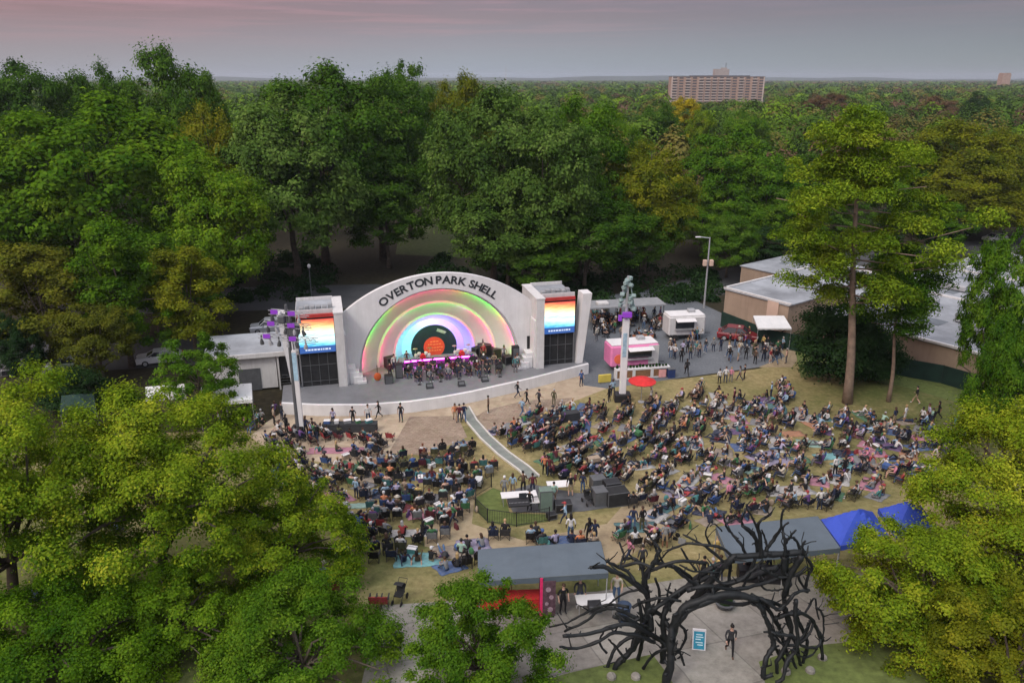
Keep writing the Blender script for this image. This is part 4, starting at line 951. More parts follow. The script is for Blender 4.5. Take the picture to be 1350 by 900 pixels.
# ---- vehicles
def car(label, pos, rz, paint, L=4.6, suv=True, name='parked_car'):
    t = thing(name, label, 'car', pos, rz); H = 1.62 if suv else 1.42; W_ = 1.82
    prof = [(-L/2, .35), (-L/2, .78), (-L/2+.08, .92), (-L/2+1.15, 1.0), (L/2-.25, 1.0), (L/2-.05, .85), (L/2, .6), (L/2-.03, .32)]
    n = len(prof); mb = MB(); vs = []
    for y, k in ((-W_/2, .0), (-W_/2+.08, 1), (W_/2-.08, 1), (W_/2, 0)):
        vs += [(x*(1 if k else .985), y, z if k else min(z, .82)) for x, z in prof]
    fs = [(j*n+i, j*n+(i+1) % n, (j+1)*n+(i+1) % n, (j+1)*n+i) for j in range(3) for i in range(n)]+[tuple(range(n-1, -1, -1)), tuple(range(3*n, 4*n))]
    mb.add(vs, fs); b = mb.build('body', paint, t)
    cab = [(-L/2+1.0, .98), (-L/2+1.75, H-.04), (L/2-1.1, H), (L/2-.35, 1.0)]
    def cabm(ins, dz0, dz1, shrink):
        q = [(x, z) for x, z in cab]; vs = []
        for y, s in ((-W_/2+.1-ins, 0), (-W_/2+.28-ins, 1), (W_/2-.28+ins, 1), (W_/2-.1+ins, 0)): vs.append((y, s))
        out = []
        for sgn in (-1, 1):
            for (x, z) in q: out.append((x, sgn*(W_/2-.1-(.2 if z > 1.1 else 0)+ins), z))
        return out
    mb = MB(); v = cabm(0, 0, 0, 0); mb.add(v, [(3, 2, 1, 0), (4, 5, 6, 7), (0, 1, 5, 4), (1, 2, 6, 5), (2, 3, 7, 6)]); mb.build('windows', M['glass'], t)
    mb = MB(); r_ = [(-L/2+1.72, H-.03), (L/2-1.05, H+.005)]; mb.box(((r_[0][0]+r_[1][0])/2, 0, H+.01), (r_[1][0]-r_[0][0]+.1, W_-.5, .07), bev=.03)
    for s in (-1, 1):
        for (x0, z0), (x1, z1) in ((cab[0], cab[1]), (cab[3], cab[2]), ((.1, .98), (.1, H))): mb.tube([(x0, s*(W_/2-.09), z0), (x1, s*(W_/2-.29), z1)], .045, 5)
    mb.build('roof', paint, t)
    for x in (-L/2+.85, L/2-.85):
        for s in (-1, 1):
            w = MB().tube([(x, s*(W_/2-.22), .33), (x, s*(W_/2+.01), .33)], .33, 16).build('wheel', M['rubber'], t)
            MB().tube([(x, s*(W_/2-.1), .33), (x, s*(W_/2+.018), .33)], .2, 10).build('rim', M['steel'], w)
    for s in (-1, 1):
        MB().box((-L/2+.02, s*.65, .74), (.12, .36, .16)).build('headlight', M['white'], t); MB().box((L/2-.04, s*.7, .8), (.12, .2, .22)).build('taillight', M['red'], t)
        MB().box((-L/2+1.5, s*(W_/2+.06), 1.05), (.14, .16, .12)).build('mirror', paint, t)
    return t
sil = mat('silver_car_paint', (.50, .52, .54), .3, .05, 1, metal=.3, spec=.5); sil2 = mat('pale_green_silver_paint', (.42, .50, .48), .3, .05, 1, metal=.3); redp = mat('dark_red_car_paint', (.16, .015, .02), .3, .1, 1, spec=.5); whp = mat('white_car_paint', (.62, .63, .64), .3, .05, 1); blkp = mat('black_car_paint', (.02, .02, .024), .25, .2, 1, spec=.5)
car('silver SUV parked left of the shell tower', P(358, 437), R(14), sil, 4.7)
car('pale silver sedan parked under the trees at far left', P(84, 488), R(14), sil2, 4.6, False)
car('dark sedan nose to nose with the pale silver one at far left', P(40, 492), R(18), blkp, 4.5, False)
car('white car glimpsed through leaves right of the pale silver sedan', P(212, 478), R(20), whp, 4.5, False)
car('dark red car parked between the order shelter and the tan building', P(972, 448), R(158), redp, 4.5)
car('white car far back behind the flat roofs at right', P(1311, 318), R(20), whp, 4.6, False)
car('dark car beyond the roofs, left of the far white one', P(1262, 312), R(15), blkp, 4.6)
# ---- food trucks
def food_truck(label, pos, rz, Lx, wall, hatch, name='food_truck'):
    t = thing(name, label, 'food truck', pos, rz)
    mb = MB(); mb.box((0, 0, 1.75), (Lx, 2.3, 2.3), bev=.16); mb.build('body', wall, t)
    MB().box((0, 0, 2.95), (Lx-.2, 2.1, .1), bev=.04).build('roof', M['white'], t)
    MB().box((Lx*.2, .3, 3.15), (.8, .7, .4), bev=.05).build('roof_vent', M['steel'], t)
    MB().box((hatch[0], -1.16, 1.95), (hatch[1], .06, .9)).build('hatch_opening', M['glass'], t)
    MB().box((hatch[0], -1.5, 2.55), (hatch[1]+.1, .75, .05), tilt=('X', R(14))).build('awning', M['white'], t)
    MB().box((hatch[0], -1.32, 1.42), (hatch[1]+.2, .36, .06)).build('counter', M['steel'], t)
    for x in (-Lx*.3, Lx*.3):
        for s in (-1, 1): MB().tube([(x, s*.85, .36), (x, s*1.12, .36)], .36, 14).build('wheel', M['rubber'], t)
    MB().tube([(Lx/2, 0, .5), (Lx/2+1.1, 0, .45)], .06, 6).build('tow_bar', M['dgrey'], t)
    return t
pk = food_truck('pink and white food truck behind the wooden planter counter', P(834, 492)+Vector((0, 1.6, 0)), R(12), 5.2, M['pinkwall'], (.5, 2.6))
MB().box((2.0, -1.165, 1.75), (1.1, .04, 2.0)).build('white_panel', M['white2'], pk)
MB().tube([(-1.75, -1.15, 1.5), (-1.75, -1.19, 1.5)], .5, 20).build('orange_emblem', mat('orange_emblem', (.8, .16, .08), .6, .15, 3), pk)
food_truck('white food trailer parked at the back of the asphalt lot', P(903, 449)+Vector((0, 1.2, 0)), R(8), 4.4, M['white2'], (-.3, 2.2))
bc = thing('service_counter', 'long wooden planter counter with white frames in front of the pink truck', 'counter', P(846, 497), R(10))
for k in range(3):
    MB().box((-1.9+1.9*k, 0, .52), (1.6, .6, .8), bev=.02).build('wood_panel', M['wood'], bc)
    fr = MB(); x0 = -1.9+1.9*k
    for s in (-1, 1): fr.box((x0+s*.87, 0, .55), (.13, .7, 1.1))
    fr.box((x0, 0, 1.02), (1.62, .72, .16)); fr.box((x0, 0, .08), (1.6, .68, .12)); fr.build('white_frame', M['white'], bc)
mb = MB(); rnd = random.Random(2)
for k in range(16): mb.ball((-2.6+.34*k, rnd.uniform(-.1, .1), 1.2), (.16, .16, rnd.uniform(.1, .3)), 6)
mb.build('planting', LEAF['holly'], bc)
t = thing('patio_roof', 'grey flat patio roof over the crowded seats behind the pink truck', 'shelter', P(822, 428), R(10))
MB().box((0, 0, 2.75), (9.5, 3.2, .16)).build('roof', M['grey'], t)
for x in (-4.5, -1.5, 1.5, 4.5):
    for y in (-1.4, 1.4): MB().tube([(x, y, 0), (x, y, 2.7)], .06, 6).build('post', M['dgrey'], t)
MB().box((-2.9, -.3, 3.0), (1.4, 1.0, .34), bev=.05).build('roof_unit', M['white2'], t)
t = thing('bollard_sign', 'yellow floor stand beside the white stage wall end', 'sign', P(797, 504), R(14)); MB().box((0, 0, .45), (1.3, .25, .8), bev=.03).build('board', mat('yellow_board', (.52, .42, .08), .7, .15, 2), t); MB().box((-.5, 0, .03), (.1, .6, .06)).box((.5, 0, .03), (.1, .6, .06)).build('foot', M['dgrey'], t)
for px, py, lab, c_ in ((884, 497, 'dark blue bin at the end of the planter counter', (.02, .04, .13)), (872, 496, 'pink and white striped cooler box beside the dark blue bin', (.7, .35, .33))):
    b = thing('bin' if 'bin' in lab else 'cooler', lab, 'bin' if 'bin' in lab else 'cooler', P(px, py), R(10)); m_ = mat('box_'+lab[:4].strip(), c_, .6, .15, 3); MB().box((0, 0, .45), (.75, .65, .9), bev=.05).build('body', m_, b); MB().box((0, 0, .94), (.8, .7, .08), bev=.03).build('lid', M['dgrey'], b)
# ---- mixing booth with its black fence
fp = [P(724, 687), P(681, 694), P(643, 689), P(627, 673), P(627, 655), P(648, 642)]
ft = thing('booth_fence', 'low black railing with mesh round the sound booth grass', 'fence', fp[0]); b0 = Vector(fp[0])
for a, b in zip(fp, fp[1:]):
    a, b = Vector(a)-b0, Vector(b)-b0; mb = MB(); n = max(2, int((b-a).length/.11))
    for z in (.12, .98): mb.tube([a+Vector((0, 0, z)), b+Vector((0, 0, z))], .022, 5)
    for i in range(1, n): p = a.lerp(b, i/n); mb.tube([p+Vector((0, 0, .12)), p+Vector((0, 0, .98))], .011, 4, caps=False)
    mb.build('railing', M['black'], ft)
for p in fp: p = Vector(p)-b0; MB().tube([p, p+Vector((0, 0, 1.08))], .035, 6).build('post', M['black'], ft)
sheet('turf', [tuple(p[:2]) for p in (P(724, 687), P(681, 694), P(643, 689), P(627, 673), P(628, 656), P(650, 643), P(664, 648), P(672, 676), P(722, 678))], .02, M['green'])
sheet('booth_mat', xy((722, 676), (676, 675), (664, 650), (700, 638), (760, 650), (790, 648), (838, 652), (836, 664), (770, 674)), .03, M['dgrey'])
def table(label, p, L, Wd, rz, top, name='folding_table', h=.74, cat='table', skirt=None):
    t = thing(name, label, cat, p, rz); MB().box((0, 0, h), (L, Wd, .05), bev=.015).build('tabletop', top, t)
    for i in (-1, 1):
        for j in (-1, 1): MB().tube([(i*(L/2-.12), j*(Wd/2-.1), 0), (i*(L/2-.12), j*(Wd/2-.1), h)], .022, 5).build('leg', M['steel'], t)
    if skirt: MB().box((0, 0, h/2-.02), (L+.03, Wd+.03, h-.06)).build('table_skirt', skirt, t)
    return t
table('white desk at the left of the sound booth', P(684, 664), 2.4, .8, R(8), M['white'])
table('white desk at the right of the sound booth below the orange shirt', P(736, 650), 1.6, .9, R(8), M['white'])
table('small pale table at the front of the sound booth', P(706, 672), .9, .7, R(8), M['white2'])
def console(label, p, rz):
    t = thing('mixing_console', label, 'mixing console', p, rz); MB().add([(-.7, -.35, 0), (.7, -.35, 0), (.7, .35, 0), (-.7, .35, 0), (-.7, -.35, .08), (.7, -.35, .08), (.7, .35, .26), (-.7, .35, .26)], [(3, 2, 1, 0), (4, 5, 6, 7), (0, 1, 5, 4), (1, 2, 6, 5), (2, 3, 7, 6), (3, 0, 4, 7)]).build('body', M['black'], t)
    mb = MB()
    for k in range(14): mb.box((-.6+.09*k, -.1, .165), (.03, .06, .03))
    mb.build('faders', M['steel'], t); MB().box((.3, .3, .42), (.5, .03, .34), tilt=('X', R(-12))).build('monitor', M['glass'], t)
console('black mixing console on the left white desk', P(684, 664, .78), R(8))
def case(label, p, d, rz, col, name='flight_case', cat='case'):
    t = thing(name, label, cat, p, rz); x, y, z = d
    MB().box((0, 0, z/2+.08), (x, y, z), bev=.02).build('body', col, t); mb = MB()
    for i in (-1, 1):
        for j in (-1, 1): mb.box((i*(x/2-.01), j*(y/2-.01), z/2+.08), (.05, .05, z+.02))
    for k in (.1, z+.06):
        for j in (-1, 1): mb.box((0, j*(y/2), k), (x+.02, .04, .05))
    mb.build('edge_trim', M['dgrey'], t)
    for i in (-1, 1):
        for j in (-1, 1): MB().lathe([(.05, 0), (.05, .08)], (i*(x/2-.12), j*(y/2-.12), 0), 8).build('caster', M['rubber'], t)
    return t
cab = case('tall grey green equipment cabinet in the sound booth', P(719, 672), (.85, .7, 1.5), R(8), mat('grey_green_cabinet', (.13, .18, .15), .6, .15, 2), 'equipment_cabinet', 'cabinet')
case('big black flight case right of the sound booth', P(812, 664), (1.5, 1.0, 1.0), R(14), M['blackcloth'])
case('black rack case left of the big flight case', P(790, 664), (.9, .9, 1.05), R(14), M['dgrey'])
case('black case behind the big flight case', P(806, 650), (1.1, .8, .9), R(14), M['black'])
case('scuffed dark case behind the rack case', P(788, 645), (1.0, .8, .9), R(14), M['dgrey'])
case('low black case beside the tall booth cabinet', P(742, 674), (1.1, .7, .65), R(8), M['black'])
case('small black case on the grass by the booth railing', P(727, 684), (.6, .45, .35), R(20), M['black'])
def stroller(label, p, rz, c):
    t = thing('stroller', label, 'stroller', p, rz)
    MB().box((0, 0, .5), (.42, .55, .1), bev=.03).box((0, .25, .72), (.42, .1, .5), bev=.03, tilt=('X', R(-15))).build('seat', c, t)
    mb = MB(); n = 8
    mb.add([(s*.23, .32+.38*math.sin(a)-.35, .78+.32*math.cos(a)) for s in (-1, 1) for a in [k*.28-.3 for k in range(n)]], [(i, i+1, n+i+1, n+i) for i in range(n-1)]); mb.build('hood', c, t)
    MB().tube([(-.22, -.35, .2), (-.22, .3, .8), (-.22, .6, 1.02), (.22, .6, 1.02), (.22, .3, .8), (.22, -.35, .2)], .018, 5).tube([(-.22, .4, .2), (-.22, -.1, .55)], .016, 5).tube([(.22, .4, .2), (.22, -.1, .55)], .016, 5).build('frame', M['black'], t)
    for x in (-.24, .24):
        for y in (-.36, .4): MB().tube([(x-.02, y, .15), (x+.02, y, .15)], .15, 12).build('wheel', M['rubber'], t)
stroller('dark stroller parked left of the black flight cases', P(775, 664), R(20), M['blackcloth'])
stroller('black stroller left standing on the grass by a red chair', P(527, 793), R(-15), M['blackcloth'])
stroller('dark stroller beside the people left of the grey canopy behind the sculpture', P(884, 708), R(60), M['dgrey'])
# ---- things on the plaza
t = thing('a_frame_sign', 'white A-frame sign with a blue poster on the plaza', 'sign', P(920, 851), R(-8)); t.scale = (.82, .82, .82)
for s in (-1, 1): MB().box((0, s*.22, .58), (.72, .05, 1.16), tilt=('X', R(20)*s)).build('board', M['white'], t)
pm = mat('blue_poster', (.03, .25, .36), .6, .3, 5); MB().box((0, -.255, .60), (.58, .016, .96), tilt=('X', R(-20))).build('poster', pm, t)
mb = MB()
for k, (w, z, x) in enumerate(((.34, .9, 0), (.4, .78, .02), (.28, .66, -.06), (.38, .5, 0), (.3, .38, .05))): mb.box((x, -.27-(.6-z)*math.tan(R(20)), z), (w, .014, .055), tilt=('X', R(-20)))
mb.build('lettering', mat('pale_letters', (.55, .75, .78), .7, .1), t)
t = thing('feather_banner', 'tall pink and black printed banner at the front of the foreground canopy', 'banner', P(720, 812), R(4)); t.scale = (.85, .85, .74)
MB().box((-.30, 0, 1.5), (.16, .04, 3.0)).build('pink_strip', mat('hot_pink_strip', (.70, .03, .14), .6, .1), t)
bm_ = mat('dark_rose_print', (.10, .055, .07), .7, .5, 4); MB().box((.16, 0, 1.4), (.72, .03, 2.7)).build('printed_panel', bm_, t)
mb = MB()
for (x, z, w, h) in ((.1, 2.1, .3, .4), (.28, 1.5, .26, .34), (.02, 1.0, .22, .3), (.22, .55, .34, .4)): mb.ball((x, -.016, z), (w*.5, .006, h*.5), 10)
mb.build('printed_blossoms', mat('pale_blossom', (.34, .24, .28), .7, .3, 6), t)
MB().tube([(-.38, .03, 0), (-.38, .03, 3.05)], .02, 6).box((0, .05, .03), (.9, .4, .05)).build('stand', M['black'], t)
table('white table with equipment under the right end of the foreground canopy', P(784, 806), 1.9, .8, R(5), M['white'])
table('red clothed table under the foreground canopy behind the small tree', P(690, 800), 1.8, .8, R(3), M['red'], skirt=M['red'])
table('red clothed table at the left end of the foreground canopy', P(648, 798), 1.6, .8, R(3), M['red'], skirt=M['red'])
table('dark clothed table under the grey canopy behind the sculpture', P(1000, 764), 2.2, .8, R(-8), M['black'], skirt=M['black'])
case('black equipment box on the white table under the canopy', P(784, 806, .77), (.6, .5, .4), R(5), M['black'], 'equipment_box', 'box')
t = thing('bin', 'dark blue round bin standing behind the sculpture branches', 'bin', P(822, 818)); MB().lathe([(.27, 0), (.32, .85), (.35, .87), (.35, .93), (.2, 1.0)], n=14).build('body', mat('dark_blue_bin', (.03, .05, .09), .6, .2), t)
for px, py, lab in ((1018, 806, 'dark oval planter tub on the plaza under the arch'),):
    t = thing('planter', lab, 'planter', P(955, 800)); MB().lathe([(.35, 0), (.5, .3), (.52, .34), (.4, .34)], n=14).build('tub', M['dgrey'], t); MB().ball((0, 0, .4), (.4, .4, .16), 10).build('planting', LEAF['holly'], t)
# trough benches at the lower left
for k, (px, py, lab) in enumerate(((205, 858, 'dark bench half hidden by the left foreground trees'), (330, 846, 'dark bench right of the first one under the left trees'), (508, 852, 'dark bench at the lawn edge left of the small fresh green tree'))):
    t = thing('bench', lab, 'bench', P(px, py), R(4)); MB().box((0, 0, .45), (1.7, .45, .06), bev=.02).build('seat', M['dgrey'], t); MB().box((0, -.22, .78), (1.7, .05, .4), bev=.02).build('backrest', M['dgrey'], t)
    for s in (-1, 1): MB().box((s*.7, 0, .22), (.07, .4, .44)).build('leg', M['black'], t)
# ================================================================== branch arch sculpture
def sculpture():
    YB = 25.9; b0 = Vector((D(850, 880, YB).x, YB, g(YB)))
    t = thing('branch_sculpture', 'dark metal sculpture of tangled branches forming an arch over the plaza', 'sculpture', b0)
    B = [ # (points as px, py, depth offset), radius in px at start and end
     # left legs
     ([(806, 900, 0), (812, 876, 0), (832, 858, .1), (842, 838, 0), (850, 815, 0), (858, 800, 0)], 8, 7),
     ([(836, 893, .6), (841, 866, .5), (848, 842, .3), (846, 815, .2), (842, 790, .1)], 7, 5),
     ([(878, 905, -.2), (884, 872, -.2), (884, 846, -.1), (888, 822, 0), (900, 803, 0), (924, 790, 0), (960, 784, 0), (1000, 790, 0)], 10, 8),
     ([(868, 905, .3), (874, 868, .3), (876, 840, .2), (874, 815, .2), (882, 796, .3), (906, 772, .4), (938, 748, .4), (968, 738, .4)], 8, 7),
     ([(894, 900, .4), (892, 876, .4), (880, 854, .2), (864, 838, .1), (840, 822, 0), (812, 808, -.1)], 6, 5),
     # left fan of low limbs
     ([(862, 846, 0), (842, 838, -.2), (810, 834, -.3), (786, 846, -.4), (760, 854, -.4), (738, 852, -.5)], 6, 4),
     ([(858, 836, 0), (830, 822, -.3), (800, 828, -.4), (772, 836, -.5), (742, 838, -.6)], 6, 5),
     ([(856, 822, .2), (826, 808, .3), (806, 802, .3), (788, 806, .4), (770, 820, .4), (744, 832, .4)], 6, 4),
     ([(830, 800, .3), (800, 796, .4), (770, 808, .5), (748, 820, .5), (724, 826, .6)], 5, 3),
     ([(800, 860, -.3), (790, 846, -.3), (796, 832, -.3)], 4, 3),
     ([(824, 868, -.1), (812, 852, -.2), (802, 842, -.3)], 4, 3),
     # left rising trunk
     ([(858, 830, 0), (856, 806, 0), (854, 786, 0), (850, 770, 0), (852, 756, 0), (862, 742, 0), (870, 724, 0)], 8, 6),
     ([(852, 782, 0), (834, 766, -.1), (812, 754, -.2), (794, 746, -.2), (778, 748, -.3)], 7, 5),
     ([(838, 768, 0), (826, 752, .1), (804, 742, .1), (799, 738, .1)], 5, 4),
     ([(850, 770, .1), (846, 748, .2), (836, 736, .3), (820, 738, .3)], 5, 4),
     ([(862, 742, 0), (888, 746, .1), (912, 762, .2)], 6, 5),
     ([(858, 752, 0), (890, 740, -.1), (930, 742, 0)], 5, 5),
     ([(860, 748, 0), (840, 742, .1), (815, 748, .2)], 5, 4),
     ([(858, 806, 0), (880, 790, .1), (900, 776, .2), (926, 764, .2), (950, 752, .3)], 6, 6),
     ([(856, 800, .1), (872, 812, .2), (882, 826, .1), (884, 840, 0)], 6, 5),
     ([(816, 750, -.1), (822, 730, 0), (816, 714, .1)], 4, 3),
     ([(870, 724, 0), (858, 708, .1), (848, 698, .1)], 4, 3), ([(878, 748, .1), (866, 726, .2), (862, 716, .2)], 4, 3),
     ([(846, 776, .2), (822, 782, .3), (798, 800, .4)], 4, 3),
     ([(884, 806, .3), (880, 784, .4), (884, 768, .4)], 4, 3),
     # arch beams
     ([(884, 846, -.1), (896, 816, -.2), (918, 798, -.2), (950, 788, -.2), (985, 786, -.1), (1020, 796, 0)], 8, 7),
     ([(900, 803, 0), (930, 782, .1), (962, 768, .2), (996, 758, .2), (1026, 746, .2)], 9, 7),
     ([(912, 790, .2), (938, 762, .2), (958, 744, .1), (966, 734, .1), (1000, 732, .1), (1040, 728, .1), (1062, 728, .1)], 8, 7),
     ([(1026, 746, .2), (1040, 740, .2), (1056, 734, .2)], 6, 5),
     ([(930, 786, 0), (968, 796, 0), (1010, 792, 0), (1030, 798, .1)], 6, 5),
     ([(962, 738, .1), (962, 760, .1), (958, 782, .1)], 5, 5), ([(996, 734, .2), (988, 756, .2), (980, 772, .2)], 5, 4),
     # limbs reaching up from the beam
     ([(966, 734, .1), (952, 722, .1), (930, 718, .1), (906, 716, .2), (882, 726, .3), (868, 740, .3)], 5, 3),
     ([(958, 744, .1), (936, 724, .2), (912, 710, .2), (900, 704, .3)], 5, 3),
     ([(950, 754, 0), (914, 752, -.1), (896, 744, -.1)], 4, 3), ([(918, 752, .1), (906, 736, .2), (898, 722, .2)], 4, 3),
     ([(1000, 734, .1), (998, 716, .1), (992, 702, .1), (980, 692, .1), (972, 682, .2), (956, 690, .2)], 7, 3),
     ([(996, 708, .1), (984, 698, 0), (978, 688, 0), (982, 672, 0)], 4, 3),
     ([(984, 732, .2), (976, 716, .2), (964, 702, .3), (956, 690, .3), (954, 676, .3)], 5, 3),
     ([(1004, 734, .1), (1002, 708, .1), (1000, 690, 0), (1010, 682, 0), (1018, 674, .1)], 6, 3),
     ([(1008, 734, 0), (1012, 722, 0), (1022, 708, 0), (1030, 694, -.1), (1030, 678, -.1), (1036, 668, -.1)], 6, 3),
     ([(1012, 722, .1), (1008, 708, .2), (1004, 698, .2)], 4, 3),
     ([(1036, 732, .1), (1034, 712, .1), (1032, 696, .2), (1040, 688, .2)], 5, 3), ([(1036, 716, .2), (1042, 706, .2), (1050, 698, .2)], 4, 3), ([(1000, 700, 0), (992, 682, 0), (984, 668, 0), (990, 660, 0)], 4, 2),
     ([(1056, 734, .2), (1052, 716, .2), (1044, 708, .2), (1038, 712, .2)], 5, 3), ([(1060, 732, .1), (1058, 718, .1), (1062, 712, .1)], 4, 3), ([(936, 718, .2), (930, 700, .2), (940, 684, .2)], 4, 2), ([(952, 700, .2), (942, 690, .2), (936, 694, .2)], 3, 2),
     # right crown and legs
     ([(1034, 732, .1), (1034, 752, .1), (1036, 772, .1), (1034, 790, .1), (1036, 806, .1)], 9, 6),
     ([(1056, 732, .1), (1048, 748, .1), (1040, 764, .1), (1036, 778, .1)], 8, 6),
     ([(1062, 732, .1), (1070, 746, .2), (1066, 758, .2), (1062, 774, .2)], 5, 4),
     ([(1050, 756, .2), (1060, 774, .2), (1068, 778, .2)], 5, 3), ([(990, 784, .1), (1010, 792, 0), (1024, 802, 0), (1034, 798, 0), (1046, 784, 0), (1056, 778, .1), (1066, 780, .1)], 6, 4),
     ([(996, 792, 0), (1006, 804, 0), (1012, 820, 0), (1018, 836, 0), (1020, 850, 0), (1012, 862, -.1), (1008, 880, -.2), (1006, 892, -.2), (1018, 888, -.2)], 7, 6),
     ([(1006, 796, .1), (1020, 814, .1), (1030, 832, .2), (1034, 850, .2), (1040, 868, .1), (1036, 880, 0)], 6, 5),
     ([(1036, 806, .1), (1040, 822, .1), (1046, 840, .1), (1052, 858, .1), (1056, 878, .2), (1068, 888, .2)], 6, 5),
     ([(1050, 790, 0), (1048, 812, 0), (1052, 836, 0), (1048, 858, 0), (1036, 874, -.1), (1032, 894, -.2), (1022, 898, -.2)], 6, 5),
     ([(1022, 816, .1), (1034, 810, .1), (1052, 808, .1), (1066, 812, .2), (1076, 826, .3), (1082, 846, .3), (1084, 868, .3)], 6, 5),
     ([(1060, 812, .2), (1068, 796, .3), (1074, 788, .3), (1076, 800, .3), (1080, 816, .3)], 4, 3), ([(1076, 800, .3), (1084, 808, .3), (1086, 828, .3), (1082, 846, .3)], 4, 3),
     ([(1016, 832, 0), (1030, 836, 0), (1046, 838, 0), (1060, 852, .1), (1078, 852, .2), (1082, 842, .3)], 5, 4),
     ([(1068, 818, .2), (1062, 834, .2), (1052, 846, .1), (1044, 862, 0), (1050, 880, 0)], 5, 4),
     ([(1018, 846, 0), (1026, 860, .1), (1036, 872, .1), (1036, 896, .1)], 5, 5),
     ([(1046, 858, .1), (1058, 866, .2), (1072, 862, .3), (1078, 850, .3)], 4, 3),
     ([(1000, 760, .3), (1006, 774, .3), (1018, 778, .3), (1032, 776, .2)], 4, 3),
     # interlaced limbs that tie the two sides together
     ([(832, 858, .2), (838, 834, .3), (852, 818, .3), (866, 800, .2), (870, 780, .1), (864, 762, 0)], 6, 4),
     ([(884, 862, .1), (870, 842, .2), (846, 836, .3), (822, 844, .3), (808, 860, .2), (800, 884, .1)], 6, 5),
     ([(848, 880, .2), (862, 862, .1), (878, 854, 0), (896, 860, 0), (902, 876, 0)], 5, 4),
     ([(834, 800, .2), (850, 792, .2), (872, 788, .1), (898, 792, .1)], 5, 4), ([(890, 818, .1), (904, 832, .1), (900, 850, .1), (886, 866, .1)], 5, 4),
     ([(906, 778, -.1), (934, 772, -.1), (968, 776, 0), (1002, 770, .1), (1030, 760, .2)], 6, 5),
     ([(936, 756, .1), (952, 768, .1), (976, 764, .1), (992, 750, .2), (1006, 738, .2)], 5, 4),
     ([(1032, 800, .1), (1044, 826, .1), (1036, 850, .1), (1024, 872, 0), (1026, 892, 0)], 6, 5), ([(1044, 806, .1), (1058, 828, .2), (1064, 850, .2), (1058, 872, .2), (1046, 892, .2)], 6, 5),
     ([(1012, 824, .2), (1028, 846, .2), (1048, 850, .2), (1066, 836, .2), (1074, 818, .3)], 5, 4), ([(1004, 748, .1), (1020, 758, .1), (1044, 760, .1), (1064, 746, .1)], 5, 4),
     ([(886, 744, .1), (900, 758, .1), (918, 770, .1), (940, 776, 0)], 5, 5), ([(808, 812, .1), (828, 818, .1), (848, 812, .1), (862, 796, .1)], 5, 4),
    ]
    mb = MB(); rnd = random.Random(6); k0 = 0
    for pts, ra, rb in B:
        k0 += 1; spread = .45*math.sin(k0*1.7)
        q = []
        for (px, py, dy) in pts: q.append(D(px, py, YB+dy*2.2+spread*.8)-b0)
        # smooth, then lightly knobbly
        fine = []; n = len(q)
        for i in range(n-1):
            p0, p1, p2, p3 = q[max(i-1, 0)], q[i], q[i+1], q[min(i+2, n-1)]
            for s in range(4):
                f = s/4; fine.append(.5*((2*p1)+(p2-p0)*f+(2*p0-5*p1+4*p2-p3)*f*f+(3*p1-p0-3*p2+p3)*f**3)+Vector((rnd.uniform(-1, 1), rnd.uniform(-1, 1), rnd.uniform(-1, 1)))*ra*.0042)
        fine.append(q[-1]); m = len(fine); sc = 30.5/F*.57
        rad = [(ra+(rb-ra)*i/(m-1))*sc*((ra+(rb-ra)*i/(m-1))/9)**.4*1.04*rnd.uniform(.84, 1.2) for i in range(m)]
        mb.tube(fine, rad, 8)
        for i in range(1, m-1):        # broken twig stubs
            if rnd.random() < .13:
                d = Vector((rnd.uniform(-1, 1), rnd.uniform(-.8, .8), rnd.uniform(-.1, 1))).normalized(); l_ = rnd.uniform(.35, .9); k_ = fine[i]+d*l_*.5+Vector((rnd.uniform(-.1, .1), 0, rnd.uniform(-.05, .12))); mb.tube([fine[i], k_, k_+d*l_*.3+Vector((rnd.uniform(-.2, .2), rnd.uniform(-.2, .2), .1))], [rad[i]*.5, rad[i]*.38, .02], 6)
            if rnd.random() < .26:
                d = Vector((rnd.uniform(-1, 1), rnd.uniform(-.8, .8), rnd.uniform(-.2, 1))).normalized(); mb.tube([fine[i], fine[i]+d*rad[i]*2.3], [rad[i]*.55, rad[i]*.3], 6)
    mb.build('branches', M['bronze'], t, smooth=True)
    for px, py in ((806, 893), (838, 893), (1036, 886), (1068, 885), (1084, 868)):
        p = P(px, min(py, 898))-b0; MB().lathe([(.22, -.1), (.2, .14), (.14, .2)], p, 9).build('footing', M['concrete'], t)
sculpture()
# ================================================================== people
def skin_body(joints, edges, root):
    """one continuous figure grown over a skeleton: joints {name: (pos, radius)}, edges [(a, b, region)]"""
    names = list(joints); idx = {n: i for i, n in enumerate(names)}
    me = bpy.data.meshes.new('b'); me.from_pydata([joints[n][0] for n in names], [(idx[a], idx[b]) for a, b, _ in edges], [])
    o = bpy.data.objects.new('b', me); COL.objects.link(o)
    md = o.modifiers.new('s', 'SKIN'); md.use_smooth_shade = True; md.branch_smoothing = .4
    sk = me.skin_vertices[0].data
    for n in names:
        r = joints[n][1]; sk[idx[n]].radius = (r, r) if not hasattr(r, '__len__') else r; sk[idx[n]].use_root = (n == root)
    o.modifiers.new('u', 'SUBSURF').levels = 1
    bpy.context.view_layer.update(); dg = bpy.context.evaluated_depsgraph_get()
    out_ = bpy.data.meshes.new_from_object(o.evaluated_get(dg)); bpy.data.objects.remove(o); bpy.data.meshes.remove(me)
    return out_
REG = {'skin': 0, 'top': 1, 'sleeve': 2, 'bottom': 3, 'shin': 4, 'shoe': 5}
